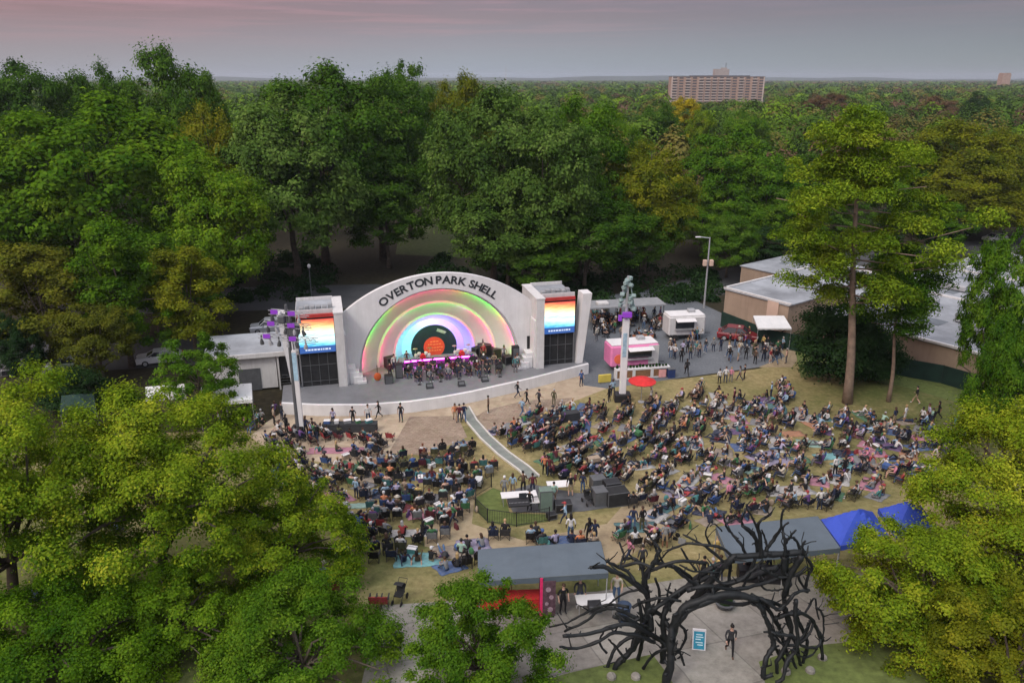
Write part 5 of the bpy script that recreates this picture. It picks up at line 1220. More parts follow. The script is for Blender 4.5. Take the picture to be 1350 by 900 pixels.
def pose(pelvis, chest_dir, head_dir, hipw, kneeL, ankL, kneeR, ankR, elbL, wrL, elbR, wrR, toeL=None, toeR=None):
    """joint table from a few key points; figure faces -Y"""
    V_ = Vector; pel = V_(pelvis); cd = V_(chest_dir).normalized(); hd = V_(head_dir).normalized()
    waist = pel+cd*.16; chest = pel+cd*.36; neck = pel+cd*.52; hn = neck+hd*.075; hc = neck+hd*.17; ht = neck+hd*.27
    side = V_((1, 0, 0)); J = {'pelvis': (pel, (.135, .115)), 'waist': (waist, (.135, .105)), 'chest': (chest, (.165, .115)), 'neckb': (neck, .07), 'neck': (hn, .055), 'head': (hc, (.082, .098)), 'headt': (ht, (.058, .068))}
    E = [('pelvis', 'waist', 'top'), ('waist', 'chest', 'top'), ('chest', 'neckb', 'top'), ('neckb', 'neck', 'skin'), ('neck', 'head', 'skin'), ('head', 'headt', 'skin')]
    for s, nm, kn, an, el_, wr, toe in ((1, 'L', kneeL, ankL, elbL, wrL, toeL), (-1, 'R', kneeR, ankR, elbR, wrR, toeR)):
        sh = chest+cd*.10+side*s*.185; hip = pel+side*s*.10-cd*.03
        kn, an, el_, wr = V_(kn), V_(an), V_(el_), V_(wr)
        toe = V_(toe) if toe else an+V_((0, -.17, -.05)); fa = (wr-el_).normalized(); hand = wr+fa*.09
        J.update({'sh'+nm: (sh, .065), 'el'+nm: (el_, .045), 'wr'+nm: (wr, .032), 'ha'+nm: (hand, (.040, .022)), 'hip'+nm: (hip, .092), 'kn'+nm: (kn, .062), 'an'+nm: (an, .043), 'to'+nm: (toe, .036)})
        E += [('chest', 'sh'+nm, 'top'), ('sh'+nm, 'el'+nm, 'top'), ('el'+nm, 'wr'+nm, 'sleeve'), ('wr'+nm, 'ha'+nm, 'skin'), ('pelvis', 'hip'+nm, 'bottom'), ('hip'+nm, 'kn'+nm, 'bottom'), ('kn'+nm, 'an'+nm, 'shin'), ('an'+nm, 'to'+nm, 'shoe')]
    return J, E, hc, hd
POSES = {
 # standing, seat at 0.92
 'stand': dict(pelvis=(0, 0, .93), chest_dir=(0, -.03, 1), head_dir=(0, -.1, 1), hipw=.1, kneeL=(.12, -.03, .50), ankL=(.13, .02, .09), kneeR=(-.12, -.02, .50), ankR=(-.14, .03, .09), elbL=(.27, .04, 1.12), wrL=(.25, -.08, .88), elbR=(-.27, .04, 1.12), wrR=(-.25, -.06, .88)),
 'stand_akimbo': dict(pelvis=(0, 0, .93), chest_dir=(.03, -.02, 1), head_dir=(.1, -.1, 1), hipw=.1, kneeL=(.13, -.05, .50), ankL=(.16, .02, .09), kneeR=(-.10, -.01, .50), ankR=(-.12, .03, .09), elbL=(.40, .06, 1.14), wrL=(.19, -.07, .99), elbR=(-.27, -.02, 1.12), wrR=(-.16, -.26, 1.16)),
 'walk': dict(pelvis=(0, 0, .91), chest_dir=(0, -.08, 1), head_dir=(0, -.12, 1), hipw=.1, kneeL=(.10, -.20, .50), ankL=(.10, -.30, .12), kneeR=(-.10, .02, .49), ankR=(-.10, .34, .17), elbL=(.26, .16, 1.13), wrL=(.25, .12, .88), elbR=(-.26, -.06, 1.12), wrR=(-.24, -.28, .98), toeR=(-.10, .22, .05)),
 'sit': dict(pelvis=(0, .08, .47), chest_dir=(0, .16, 1), head_dir=(0, -.05, 1), hipw=.1, kneeL=(.14, -.36, .48), ankL=(.14, -.40, .09), kneeR=(-.14, -.36, .48), ankR=(-.15, -.38, .09), elbL=(.27, .05, .66), wrL=(.17, -.20, .60), elbR=(-.27, .05, .66), wrR=(-.17, -.20, .60)),
 'sit_lean': dict(pelvis=(0, .04, .47), chest_dir=(.06, -.22, 1), head_dir=(0, -.3, 1), hipw=.1, kneeL=(.18, -.38, .49), ankL=(.17, -.36, .09), kneeR=(-.18, -.38, .49), ankR=(-.16, -.30, .09), elbL=(.24, -.24, .66), wrL=(.06, -.40, .62), elbR=(-.24, -.24, .66), wrR=(-.04, -.40, .64)),
 'sit_phone': dict(pelvis=(0, .08, .47), chest_dir=(-.05, .12, 1), head_dir=(.1, -.1, 1), hipw=.1, kneeL=(.12, -.37, .49), ankL=(.20, -.46, .09), kneeR=(-.13, -.36, .50), ankR=(-.05, -.50, .12), elbL=(.28, -.05, .76), wrL=(.14, -.24, .98), elbR=(-.27, .05, .66), wrR=(-.17, -.20, .60)),
 'ground': dict(pelvis=(0, .05, .13), chest_dir=(0, -.05, 1), head_dir=(0, -.1, 1), hipw=.1, kneeL=(.33, -.26, .21), ankL=(-.02, -.38, .07), kneeR=(-.33, -.26, .21), ankR=(.04, -.30, .07), elbL=(.28, -.02, .36), wrL=(.20, -.24, .26), elbR=(-.28, -.02, .36), wrR=(-.20, -.24, .26), toeL=(-.16, -.40, .05), toeR=(.17, -.32, .05)),
 'ground_back': dict(pelvis=(0, .05, .12), chest_dir=(0, .42, 1), head_dir=(0, .1, 1), hipw=.1, kneeL=(.12, -.36, .30), ankL=(.12, -.70, .08), kneeR=(-.12, -.40, .14), ankR=(-.12, -.80, .08), elbL=(.27, .40, .34), wrL=(.28, .48, .09), elbR=(-.27, .40, .34), wrR=(-.28, .48, .09), toeL=(.12, -.82, .14), toeR=(-.12, -.86, .20)),
 'ground_hug': dict(pelvis=(0, .1, .13), chest_dir=(0, -.22, 1), head_dir=(.1, -.15, 1), hipw=.1, kneeL=(.12, -.28, .46), ankL=(.12, -.36, .08), kneeR=(-.12, -.28, .46), ankR=(-.10, -.34, .08), elbL=(.27, -.16, .42), wrL=(.08, -.38, .38), elbR=(-.27, -.16, .42), wrR=(-.08, -.38, .36)),
 'lie': dict(pelvis=(0, .05, .13), chest_dir=(0, 1, .25), head_dir=(0, .7, .75), hipw=.1, kneeL=(.12, -.38, .16), ankL=(.12, -.78, .08), kneeR=(-.10, -.30, .40), ankR=(-.12, -.60, .08), elbL=(.30, .40, .10), wrL=(.28, .18, .10), elbR=(-.30, .36, .12), wrR=(-.10, .22, .26), toeL=(.14, -.84, .20)),
}
PHR = {'stand': 'standing', 'stand_akimbo': 'standing', 'walk': 'walking', 'sit': 'seated', 'sit_lean': 'leaning forward', 'sit_phone': 'raising an arm', 'ground': 'sitting cross-legged', 'ground_back': 'leaning back', 'ground_hug': 'hugging knees', 'lie': 'lying back'}
def build_person(key):
    J, E, hc, hd = pose(**POSES[key]); me = skin_body(J, E, 'pelvis')
    # clothing regions: every face takes the region of the bone it lies nearest to
    seg = [(np.array(J[a][0]), np.array(J[b][0]), REG[r]) for a, b, r in E]
    n = len(me.polygons); ce = np.empty(n*3, dtype=np.float32); me.polygons.foreach_get('center', ce); ce = ce.reshape(-1, 3)
    best = np.full(n, 1e9); mi = np.zeros(n, dtype=np.int32)
    for a, b, r in seg:
        d = b-a; t_ = np.clip(((ce-a)@d)/(d@d), 0, 1); q = np.linalg.norm(ce-(a+t_[:, None]*d), axis=1)
        k = q < best; best[k] = q[k]; mi[k] = r
    vs = [v.co.copy() for v in me.vertices]; fs = [tuple(p.vertices) for p in me.polygons]; bpy.data.meshes.remove(me)
    mb = MB(); mb.v = [tuple(v) for v in vs]; mb.f = fs; mb.m = list(map(int, mi))
    # fingers and thumb
    for s in ('L', 'R'):
        h = Vector(J['ha'+s][0]); w = Vector(J['wr'+s][0]); f = (h-w).normalized(); sg = 1 if s == 'L' else -1
        sd = f.cross(Vector((0, 0, 1)));  sd = sd.normalized() if sd.length > .1 else Vector((0, 1, 0)); dn = f.cross(sd).normalized()
        if dn.z > 0: dn = -dn
        for i, ln in enumerate((.062, .074, .07, .052)):
            p0 = h+sd*(-.027+.018*i)+f*.012; mb.tube([p0, p0+f*ln*.5+dn*.004, p0+f*ln*.85+dn*ln*.35], [.009, .0085, .006], 5, 0)
        p0 = w+f*.03-sd*.03*sg; mb.tube([p0, p0+f*.03-sd*.028*sg, p0+f*.058-sd*.03*sg+dn*.012], [.011, .010, .007], 5, 0)
    # nose, ears, eyes, mouth (figure faces -Y)
    up = hd; fw = Vector((0, -1, 0)); fw = (fw-up*fw.dot(up)).normalized(); sx = Vector((1, 0, 0))
    mb.ball(hc+fw*.098+up*.0, (.012, .018, .02), 6, 0)
    for s in (-1, 1):
        mb.ball(hc+sx*.082*s+up*.0, (.012, .02, .03), 6, 0); mb.ball(hc+fw*.088+sx*.032*s+up*.028, (.012, .008, .008), 6, 5)
    mb.ball(hc+fw*.09-up*.042, (.022, .006, .006), 6, 5)
    hair = {}
    def frame(v): return hc+sx*v.x+(-fw)*v.y+up*v.z
    for kind in ('short', 'long', 'cap', 'hat', 'bun'):
        h = MB(); hm = MB().ball((0, .012, .035), (.098, .112, .108), 12)
        keep = [p for p in hm.f if sum(hm.v[i][2] for i in p)/len(p) > (.045 if sum(hm.v[i][1] for i in p)/len(p) < -.01 else -.03)]
        h.add(hm.v, keep)
        if kind == 'long':
            h.ball((0, .055, -.10), (.105, .055, .17), 10)
        if kind == 'bun': h.ball((0, .085, .10), (.05, .05, .05), 8)
        if kind == 'cap':
            h.ball((0, .0, .062), (.104, .118, .092), 12); h.box((0, -.15, .055), (.13, .12, .015), bev=.006)
        if kind == 'hat':
            h.lathe([(.20, .060), (.21, .066), (.115, .078), (.105, .15), (.07, .17), (.0, .17)], n=14)
        h.v = [tuple(frame(Vector(v))) for v in h.v]
        hair[kind] = h
    return mb, hair
PEOPLE = {k: build_person(k) for k in POSES}
cm = {}
def cloth(name, c, rough=.85):
    m = mat(name, c, rough, .22, 5); cm[name] = m; return m
def muted(c): l = .3*c[0]+.55*c[1]+.15*c[2]; return tuple((x*.74+l*.26)*(.97 if max(c) > .2 else 1) for x in c)
TOPS = {k: cloth(k.replace(' ', '_')+'_cloth', muted(c)) for k, c in {
 'black': (.012, .012, .014), 'charcoal': (.035, .037, .042), 'white': (.55, .55, .54), 'grey': (.20, .21, .22), 'navy': (.014, .024, .065), 'blue': (.03, .10, .32), 'sky-blue': (.22, .38, .52), 'teal': (.03, .20, .20),
 'green': (.03, .17, .05), 'olive': (.08, .08, .03), 'red': (.36, .02, .025), 'maroon': (.11, .012, .022), 'pink': (.58, .16, .26), 'orange': (.60, .17, .03), 'yellow': (.55, .38, .05), 'purple': (.13, .05, .22), 'tan': (.34, .25, .16), 'brown': (.10, .055, .03), 'cream': (.50, .45, .34), 'lavender': (.36, .32, .50), 'peach': (.60, .33, .22), 'mint': (.28, .50, .38)}.items()}
WT = {'black': 16, 'charcoal': 10, 'white': 10, 'grey': 8, 'navy': 9, 'blue': 4, 'sky-blue': 4, 'teal': 3, 'green': 3, 'olive': 3, 'red': 3.4, 'maroon': 4, 'pink': 3, 'orange': 1.5, 'yellow': 1.2, 'purple': 2, 'tan': 3, 'brown': 3, 'cream': 2, 'lavender': 2, 'peach': 1, 'mint': 1.2}
BOTS = {'dark jeans': (.022, .032, .062), 'blue jeans': (.06, .11, .20), 'black trousers': (.012, .012, .014), 'khaki shorts': (.28, .22, .14), 'grey trousers': (.13, .13, .14), 'white shorts': (.48, .48, .46), 'olive trousers': (.07, .07, .035)}
BOTM = {k: cloth(k.replace(' ', '_'), c) for k, c in BOTS.items()}; BW = [8, 6, 7, 3, 3, 1, 2]
SKIN = [mat('skin_tone_%s' % n, c, .55, .06, 5) for n, c in (('light', (.50, .31, .23)), ('tan', (.36, .20, .13)), ('brown', (.20, .10, .06)), ('deep', (.085, .042, .026)))]
HAIRC = {'black haired': (.012, .010, .010), 'brown haired': (.06, .033, .02), 'blond': (.36, .25, .12), 'grey haired': (.33, .32, .31), 'auburn haired': (.14, .05, .025)}
HAIRM = {k: mat(k.replace(' ', '_').replace('haired', 'hair'), c, .6, .2, 8) for k, c in HAIRC.items()}
HATM = {'white capped': ('cap', TOPS['white']), 'black capped': ('cap', TOPS['black']), 'red capped': ('cap', TOPS['red']), 'blue capped': ('cap', TOPS['blue']), 'straw hatted': ('hat', TOPS['cream']), 'dark hatted': ('hat', TOPS['charcoal'])}
SHOES = [cloth('dark_shoes', (.02, .02, .022)), cloth('white_shoes', (.5, .5, .5)), cloth('brown_shoes', (.09, .05, .03))]
DUM = [SKIN[0], TOPS['grey'], TOPS['grey'], BOTM['dark jeans'], BOTM['dark jeans'], SHOES[0]]
PMESH = {k: (v[0].mesh('person', DUM, True), {h: m.mesh('hair', HAIRM['black haired'], True) for h, m in v[1].items()}) for k, v in PEOPLE.items()}
RND = random.Random(77)
ANCH = [((400, 600), 'near left pole'), ((455, 585), 'below left tower'), ((545, 590), 'on brick paving'), ((610, 560), 'at walkway top'), ((660, 575), 'right of walkway'), ((730, 560), 'below right tower'), ((820, 545), 'near white pole'), ((950, 520), 'beside asphalt lot'), ((1110, 550), 'near pine trunk'), ((1220, 565), 'at right edge'),
 ((440, 650), 'by yellow treetop'), ((520, 650), 'mid left lawn'), ((600, 640), 'left of walkway'), ((690, 640), 'behind sound booth'), ((740, 620), 'above sound booth'), ((800, 625), 'above flight cases'), ((870, 620), 'mid lawn centre'), ((950, 610), 'mid right lawn'), ((1040, 610), 'far right lawn'), ((1130, 600), 'right below pine'), ((1180, 640), 'above golden tree'),
 ((500, 705), 'by empty chairs'), ((570, 740), 'by turquoise blanket'), ((620, 700), 'left of booth'), ((690, 720), 'behind grey canopy'), ((800, 700), 'below flight cases'), ((860, 690), 'above branch sculpture'), ((930, 665), 'right of cases'), ((1000, 660), 'behind second canopy'), ((1090, 650), 'behind blue tent'), ((860, 740), 'among sculpture branches'), ((690, 800), 'under foreground canopy'), ((1010, 750), 'under second canopy'), ((960, 850), 'on the plaza'), ((150, 700), 'under left trees'), ((300, 800), 'under front trees'), ((340, 650), 'under yellow tree'),
 ((580, 495), 'on the stage'), ((980, 460), 'by order shelter'), ((890, 460), 'by food trucks')]
def zone(p):
    a, b = pix(p); return min(ANCH, key=lambda q: (q[0][0]-a)**2+((q[0][1]-b)*1.6)**2)[1]
USED = set(); STUFFP = []; NP_ = [0]
def wsel(d): return RND.choices(list(d), list(d.values()))[0]
def person(p, face, posek, top=None, bot=None, hairk=None, seat='', individual=True, scale=None, z=None):
    """a person at ground point p facing along angle 'face' (world, direction they look); returns the attributes for the chair's label"""
    for _ in range(200):
        t_ = top or wsel(WT); b_ = bot or RND.choices(list(BOTS), BW)[0]
        h_ = hairk or (RND.choice(list(HATM)) if RND.random() < .13 else RND.choices(list(HAIRC), [8, 6, 3, 2, 1])[0])
        zn = z or zone(p); k = (t_, b_, h_, zn, seat or PHR[posek])
        if not individual or k not in USED: break
        top = None; bot = None
    sc = scale or RND.uniform(.93, 1.06); rz = face+math.pi/2
    sk = RND.choices(range(4), [6, 3, 2, 3])[0]; longs = RND.random() < .45
    if h_ in HATM: hk, hm = HATM[h_]
    else: hk = RND.choice(['short', 'short', 'long', 'bun'] if h_ != 'grey haired' else ['short', 'short', 'long']); hm = HAIRM[h_]
    sh = RND.randrange(3)
    ms = [SKIN[sk], TOPS[t_], TOPS[t_] if longs else SKIN[sk], BOTM[b_], SKIN[sk] if 'shorts' in b_ else BOTM[b_], SHOES[sh]]
    if individual:
        USED.add(k); NP_[0] += 1
        me, hs = PMESH[posek]
        o = link('person', me, None, p, rz, (sc, sc, sc))
        for i, q in enumerate(ms): o.material_slots[i].link = 'OBJECT'; o.material_slots[i].material = q
        ht = link('hair', hs[hk], o); ht.material_slots[0].link = 'OBJECT'; ht.material_slots[0].material = hm
        if hk in ('cap', 'hat'): ht.name = 'hat'
        lab = '%s person in %s top and %s %s %s' % (h_, t_, b_, (PHR[posek] if not seat else 'on '+seat+' chair'), zn)
        tag(o, lab, 'person', 'people in the audience' if seat or posek not in ('stand', 'stand_akimbo', 'walk') else 'people on their feet')
    else: STUFFP.append((posek, Vector(p), rz, sc, ms, hk, hm))
    return h_, t_, b_, zn
# ------------------------------------------------------------------ chairs
CHC = {'black': 12, 'navy': 5, 'blue': 2, 'green': 1.6, 'red': 1.3, 'maroon': 1.8, 'grey': 2.5, 'charcoal': 8, 'teal': 1, 'purple': .5, 'olive': 1.5}
cs, cb, cf = MB(), MB(), MB()
cs.add([(-.27, -.25, .44), (.27, -.25, .44), (.27, .22, .38), (-.27, .22, .38), (-.27, -.25, .42), (.27, -.25, .42), (.27, .22, .36), (-.27, .22, .36)], [(0, 1, 2, 3), (7, 6, 5, 4), (0, 4, 5, 1), (1, 5, 6, 2), (2, 6, 7, 3), (3, 7, 4, 0)])
n = 6; vs = [(x, .22+.16*j/n+(.03 if abs(x) < .1 else 0), .38+.52*j/n) for j in range(n+1) for x in (-.28, -.14, 0, .14, .28)]; vs += [(x, y+.02, z) for x, y, z in vs]; m5 = 5*(n+1)
fs = [(j*5+i, j*5+i+1, j*5+6+i, j*5+5+i) for j in range(n) for i in range(4)]; fs += [tuple(m5+q for q in f[::-1]) for f in fs]
fs += [(0+j*5, j*5+5, m5+j*5+5, m5+j*5) for j in range(n)]+[(j*5+4, m5+j*5+4, m5+j*5+9, j*5+9) for j in range(n)]+[(n*5+i, n*5+i+1, m5+n*5+i+1, m5+n*5+i) for i in range(4)]
cb.add(vs, fs)
for s in (-1, 1):
    cf.tube([(s*.29, -.27, .02), (s*.29, .24, .40)], .014, 5).tube([(s*.29, .26, .02), (s*.29, -.27, .44), (s*.29, -.28, .62)], .014, 5).tube([(s*.29, .24, .02), (s*.29, .24, .40), (s*.29, .38, .90)], .014, 5)
    cf.box((s*.30, -.03, .63), (.07, .5, .025))
cf.tube([(-.29, .25, .06), (.29, -.26, .40)], .011, 5).tube([(.29, .25, .06), (-.29, -.26, .40)], .011, 5)
CM = (cs.mesh('seat', TOPS['navy']), cb.mesh('backrest', TOPS['navy']), cf.mesh('frame', M['black']))
allc = MB(); allc.add(cs.v, cs.f).add(cb.v, cb.f).add(cf.v, cf.f, 1); CALL = allc.mesh('folding_chair', [TOPS['navy'], M['black']])
STUFFC = []; NC_ = [0]; CUSED = set()
def chair(p, face, col, who=None, individual=True, parts=True, lab=None):
    rz = face+math.pi/2; p = Vector(p)
    if not individual: STUFFC.append((p, rz, col)); return
    NC_[0] += 1
    lab = lab or '%s folding chair under %s person in %s top and %s %s' % (col, who[0], who[1], who[2], who[3])
    if parts:
        t = thing('folding_chair', lab, 'chair', p, rz, 'folding chairs on the lawn')
        for k, nm in enumerate(('seat', 'backrest', 'frame')):
            o = link(nm, CM[k], t)
            if k < 2: o.material_slots[0].link = 'OBJECT'; o.material_slots[0].material = TOPS[col]
    else:
        o = link('folding_chair', CALL, None, p, rz); o.material_slots[0].link = 'OBJECT'; o.material_slots[0].material = TOPS[col]; tag(o, lab, 'chair', 'folding chairs on the lawn')
# ------------------------------------------------------------------ blankets
BK = {'turquoise': (.12, .48, .50), 'white': (.52, .51, .48), 'lavender': (.34, .29, .46), 'navy': (.02, .035, .09), 'red': (.38, .03, .04), 'pink': (.60, .20, .30), 'green': (.05, .22, .08), 'tan': (.36, .28, .19), 'blue': (.05, .13, .34), 'grey': (.24, .25, .26), 'teal': (.04, .20, .21), 'orange': (.52, .20, .06), 'mint': (.26, .50, .40), 'purple': (.16, .07, .24)}
def blanketmat(n, c):
    m, t, b = newmat(n+'_blanket'); b.inputs['Roughness'].default_value = .95; tcn = N(t, 'ShaderNodeTexCoord'); w = N(t, 'ShaderNodeTexChecker'); w.inputs['Scale'].default_value = 5
    w.inputs['Color1'].default_value = (*c, 1); w.inputs['Color2'].default_value = (*[x*.72+.06 for x in c], 1); t.links.new(tcn.outputs['Object'], w.inputs[0])
    no_ = N(t, 'ShaderNodeTexNoise'); no_.inputs['Scale'].default_value = 3; t.links.new(tcn.outputs['Object'], no_.inputs[0]); mx = N(t, 'ShaderNodeMix', data_type='RGBA', blend_type='MULTIPLY'); mx.inputs[0].default_value = .5
    t.links.new(w.outputs[0], mx.inputs[6]); t.links.new(no_.outputs[0], mx.inputs[7]); t.links.new(mx.outputs[2], b.inputs['Base Color']); return m
BKM = {k: blanketmat(k, muted(c)) for k, c in BK.items()}; BUSED = {}
def blanket(p, rz, L, Wd, col, lab=None):
    n = 7; rn = random.Random(int(p[0]*100+p[1]*7)); vs = []
    c, s = math.cos(rz), math.sin(rz)
    for k in (0, 1):
        for j in range(n+1):
            for i in range(n+1):
                x, y = (i/n-.5)*L*(1+.05*math.sin(j*1.3)), (j/n-.5)*Wd*(1+.05*math.sin(i*1.7+1)); X, Y_ = c*x-s*y, s*x+c*y
                e = .0 if 0 < i < n and 0 < j < n else -.01
                vs.append((X, Y_, g(p[1]+Y_)-g(p[1])+(.045+rn.uniform(0, .03)+e if k == 0 else .012)))
    m_ = (n+1)**2; fs = [(j*(n+1)+i, j*(n+1)+i+1, (j+1)*(n+1)+i+1, (j+1)*(n+1)+i) for j in range(n) for i in range(n)]
    rim = [i for i in range(n)]+[j*(n+1)+n for j in range(n)]+[n*(n+1)+i for i in range(n, 0, -1)]+[j*(n+1) for j in range(n, 0, -1)]
    fs += [(a, b, b+m_, a+m_)[::-1] for a, b in zip(rim, rim[1:]+rim[:1])]
    zn = zone(p); size = 'large' if L*Wd > 4.2 else 'small' if L*Wd < 2.2 else 'wide' if L/Wd > 1.5 else 'square'
    if not lab:
        for w in (size, 'rumpled '+size, 'checked '+size, 'faded '+size, 'thin '+size, 'thick '+size):
            lab = '%s %s picnic blanket spread on the grass %s' % (w, col, zn)
            if lab not in BUSED: break
        BUSED[lab] = 1
    o = MB().add(vs, fs).build('picnic_blanket', BKM[col], loc=p, smooth=True); tag(o, lab, 'blanket', 'picnic blankets on the lawn'); return o
# ------------------------------------------------------------------ small things people brought
SUSED = {}
def prop(kind, p, rz, col):
    zn = zone(p); lab = '%s %s standing on the grass %s' % (col, {'cooler': 'cooler box', 'bag': 'tote bag', 'pack': 'backpack', 'caddy': 'rolling cart'}[kind], zn)
    if lab in SUSED: return
    SUSED[lab] = 1; m_ = TOPS[col]
    if kind == 'cooler':
        t = thing('cooler', lab, 'cooler', p, rz, 'coolers on the lawn'); MB().box((0, 0, .19), (.55, .36, .34), bev=.03).build('body', m_, t); MB().box((0, 0, .40), (.58, .39, .07), bev=.02).build('lid', M['white'], t); MB().tube([(-.3, 0, .3), (-.31, 0, .48), (.31, 0, .48), (.3, 0, .3)], .014, 5).build('handle', M['dgrey'], t)
    elif kind == 'bag':
        t = thing('tote_bag', lab, 'bag', p, rz, 'bags on the lawn'); MB().add([(-.2, -.09, 0), (.2, -.09, 0), (.2, .09, 0), (-.2, .09, 0), (-.23, -.03, .36), (.23, -.03, .36), (.23, .03, .36), (-.23, .03, .36)], [(3, 2, 1, 0), (4, 5, 6, 7), (0, 1, 5, 4), (1, 2, 6, 5), (2, 3, 7, 6), (3, 0, 4, 7)]).build('body', m_, t); MB().tube([(-.12, 0, .35), (-.08, 0, .52), (.08, 0, .52), (.12, 0, .35)], .012, 5).build('handle', M['dgrey'], t)
    elif kind == 'pack':
        t = thing('backpack', lab, 'bag', p, rz, 'bags on the lawn'); MB().ball((0, 0, .24), (.18, .12, .25), 10).build('body', m_, t); MB().ball((0, -.10, .16), (.13, .06, .12), 8).build('front_pocket', M['dgrey'], t)
    else:
        t = thing('wagon', lab, 'wagon', p, rz, 'wagons on the lawn'); MB().box((0, 0, .42), (.95, .52, .34), bev=.02).build('body', m_, t); MB().tube([(.47, 0, .3), (.85, 0, .85)], .016, 5).tube([(.85, -.12, .85), (.85, .12, .85)], .018, 5).build('handle', M['black'], t)
        for i in (-1, 1):
            for j in (-1, 1): MB().tube([(i*.36, j*.24, .12), (i*.36, j*.29, .12)], .12, 10).build('wheel', M['rubber'], t)
# ------------------------------------------------------------------ who is where
STAGE = Vector((-7.0, 66.0, 0))
def toward(p): d = STAGE-Vector((p[0], p[1], 0)); return math.atan2(d.y, d.x)
def inpoly(x, y, q):
    c = False; j = len(q)-1
    for i in range(len(q)):
        if (q[i][1] > y) != (q[j][1] > y) and x < (q[j][0]-q[i][0])*(y-q[i][1])/(q[j][1]-q[i][1])+q[i][0]: c = not c
        j = i
    return c
AREA = [[(352, 585), (410, 566), (500, 588), (520, 606), (600, 604), (612, 580), (640, 618), (655, 640), (622, 650), (612, 690), (575, 700), (520, 690), (470, 700), (440, 680), (350, 640)],
        [(640, 566), (720, 545), (770, 536), (800, 548), (905, 524), (935, 512), (960, 530), (1010, 524), (1040, 512), (1060, 540), (1130, 548), (1190, 556), (1270, 560), (1262, 610), (1215, 620), (1160, 655), (1100, 668), (1020, 672), (960, 690), (880, 690), (835, 700), (845, 640), (760, 640), (720, 622), (690, 598)],
        [(440, 700), (520, 690), (570, 706), (606, 716), (630, 750), (560, 755), (480, 735)],
        [(640, 712), (740, 712), (745, 722), (640, 722)], [(765, 718), (800, 712), (905, 690), (910, 716), (840, 722), (800, 730)]]
HOLES = [[(622, 640), (724, 630), (842, 640), (845, 668), (728, 694), (640, 694)], [(600, 545), (622, 545), (700, 612), (705, 634), (675, 628), (640, 600)], [(1085, 500), (1135, 500), (1135, 540), (1085, 540)], [(806, 500), (838, 500), (838, 534), (806, 534)]]
GR = []; SPOT = []
def free(p, r):
    return all((p.x-q[0])**2+(p.y-q[1])**2 > (r+q[2])**2 for q in SPOT)
# named blankets first
for px, py, L, Wd, rz, col, lab in ((551, 738, 2.6, 1.7, .1, 'turquoise', 'turquoise blanket lying alone on the grass left of the foreground canopy'), (596, 728, 2.4, 1.7, .12, 'tan', 'tan blanket laid against the turquoise one'), (625, 720, 1.9, 1.9, .2, 'lavender', 'lavender blanket next to the tan one by the foreground canopy'),
  (545, 703, 2.8, 1.0, .05, 'white', 'long pale blanket left of the red and purple chairs'), (742, 714, 2.2, 1.6, .1, 'blue', 'blue blanket behind the foreground canopy'), (935, 676, 1.9, 1.5, -.5, 'navy', 'navy blanket on the grass above the sculpture branches'), (1040, 647, 3.4, 1.6, .1, 'white', 'long white blanket with several people above the second canopy'),
  (1018, 606, 2.8, 3.0, .5, 'lavender', 'big lavender patterned blanket on the right lawn'), (1068, 585, 2.0, 1.5, -.2, 'mint', 'mint green blanket below the thin pine'), (1045, 572, 1.8, 1.2, .1, 'orange', 'bright orange blanket below the pine trunk'), (840, 695, 2.6, 1.4, .1, 'teal', 'round edged teal mat under seated people below the flight cases'),
  (470, 667, 1.5, .8, .1, 'mint', 'small mint blanket by the yellow treetop'), (445, 594, 4.5, 1.2, .05, 'pink', 'long pink cloth below the left tower'), (1150, 598, 2.2, 1.4, -.1, 'pink', 'pink patterned blanket far right on the lawn'), (1210, 590, 1.8, 1.4, .2, 'blue', 'blue blanket near the right edge of the lawn'), (1090, 602, 1.8, 1.2, .2, 'turquoise', 'turquoise blanket right of the lavender one')):
    p = P(px, py); blanket(p, rz, L, Wd, col, lab)
    if L*Wd > 2.5: GR.append((p, toward(p), 'bk', max(2, int(L*Wd*.7)), L, Wd, rz))
    SPOT.append((p.x, p.y, max(L, Wd)*.45))
KEEP_CLEAR = ((775, 664), (527, 793), (884, 708))
for a, b in KEEP_CLEAR: q = P(a, b); SPOT.append((q.x, q.y, .6))
tries = 0
while tries < 30000:
    tries += 1
    k = RND.choices(range(5), [32, 60, 7, 3, 6])[0]; A_ = AREA[k]
    px = RND.uniform(min(q[0] for q in A_), max(q[0] for q in A_)); py = RND.uniform(min(q[1] for q in A_), max(q[1] for q in A_))
    if not inpoly(px, py, A_) or any(inpoly(px, py, h) for h in HOLES): continue
    # thinner towards the far right of the lawn
    if px > 900 and RND.random() < .55+.0006*(px-900): continue
    p = P(px, py); kind = 'bk' if RND.random() < (.34 if px < 760 else .40 if px < 900 else .62) else 'ch'
    nn = RND.choices([1, 2, 3, 4, 5], [2, 7, 4, 4, 2])[0]
    rad = .36*nn+.12 if kind == 'ch' else .62+.22*nn
    if not free(p, rad*.66): continue
    SPOT.append((p.x, p.y, rad*.66)); GR.append((p, toward(p)+RND.uniform(-.34, .34), kind, nn, 0, 0, 0))
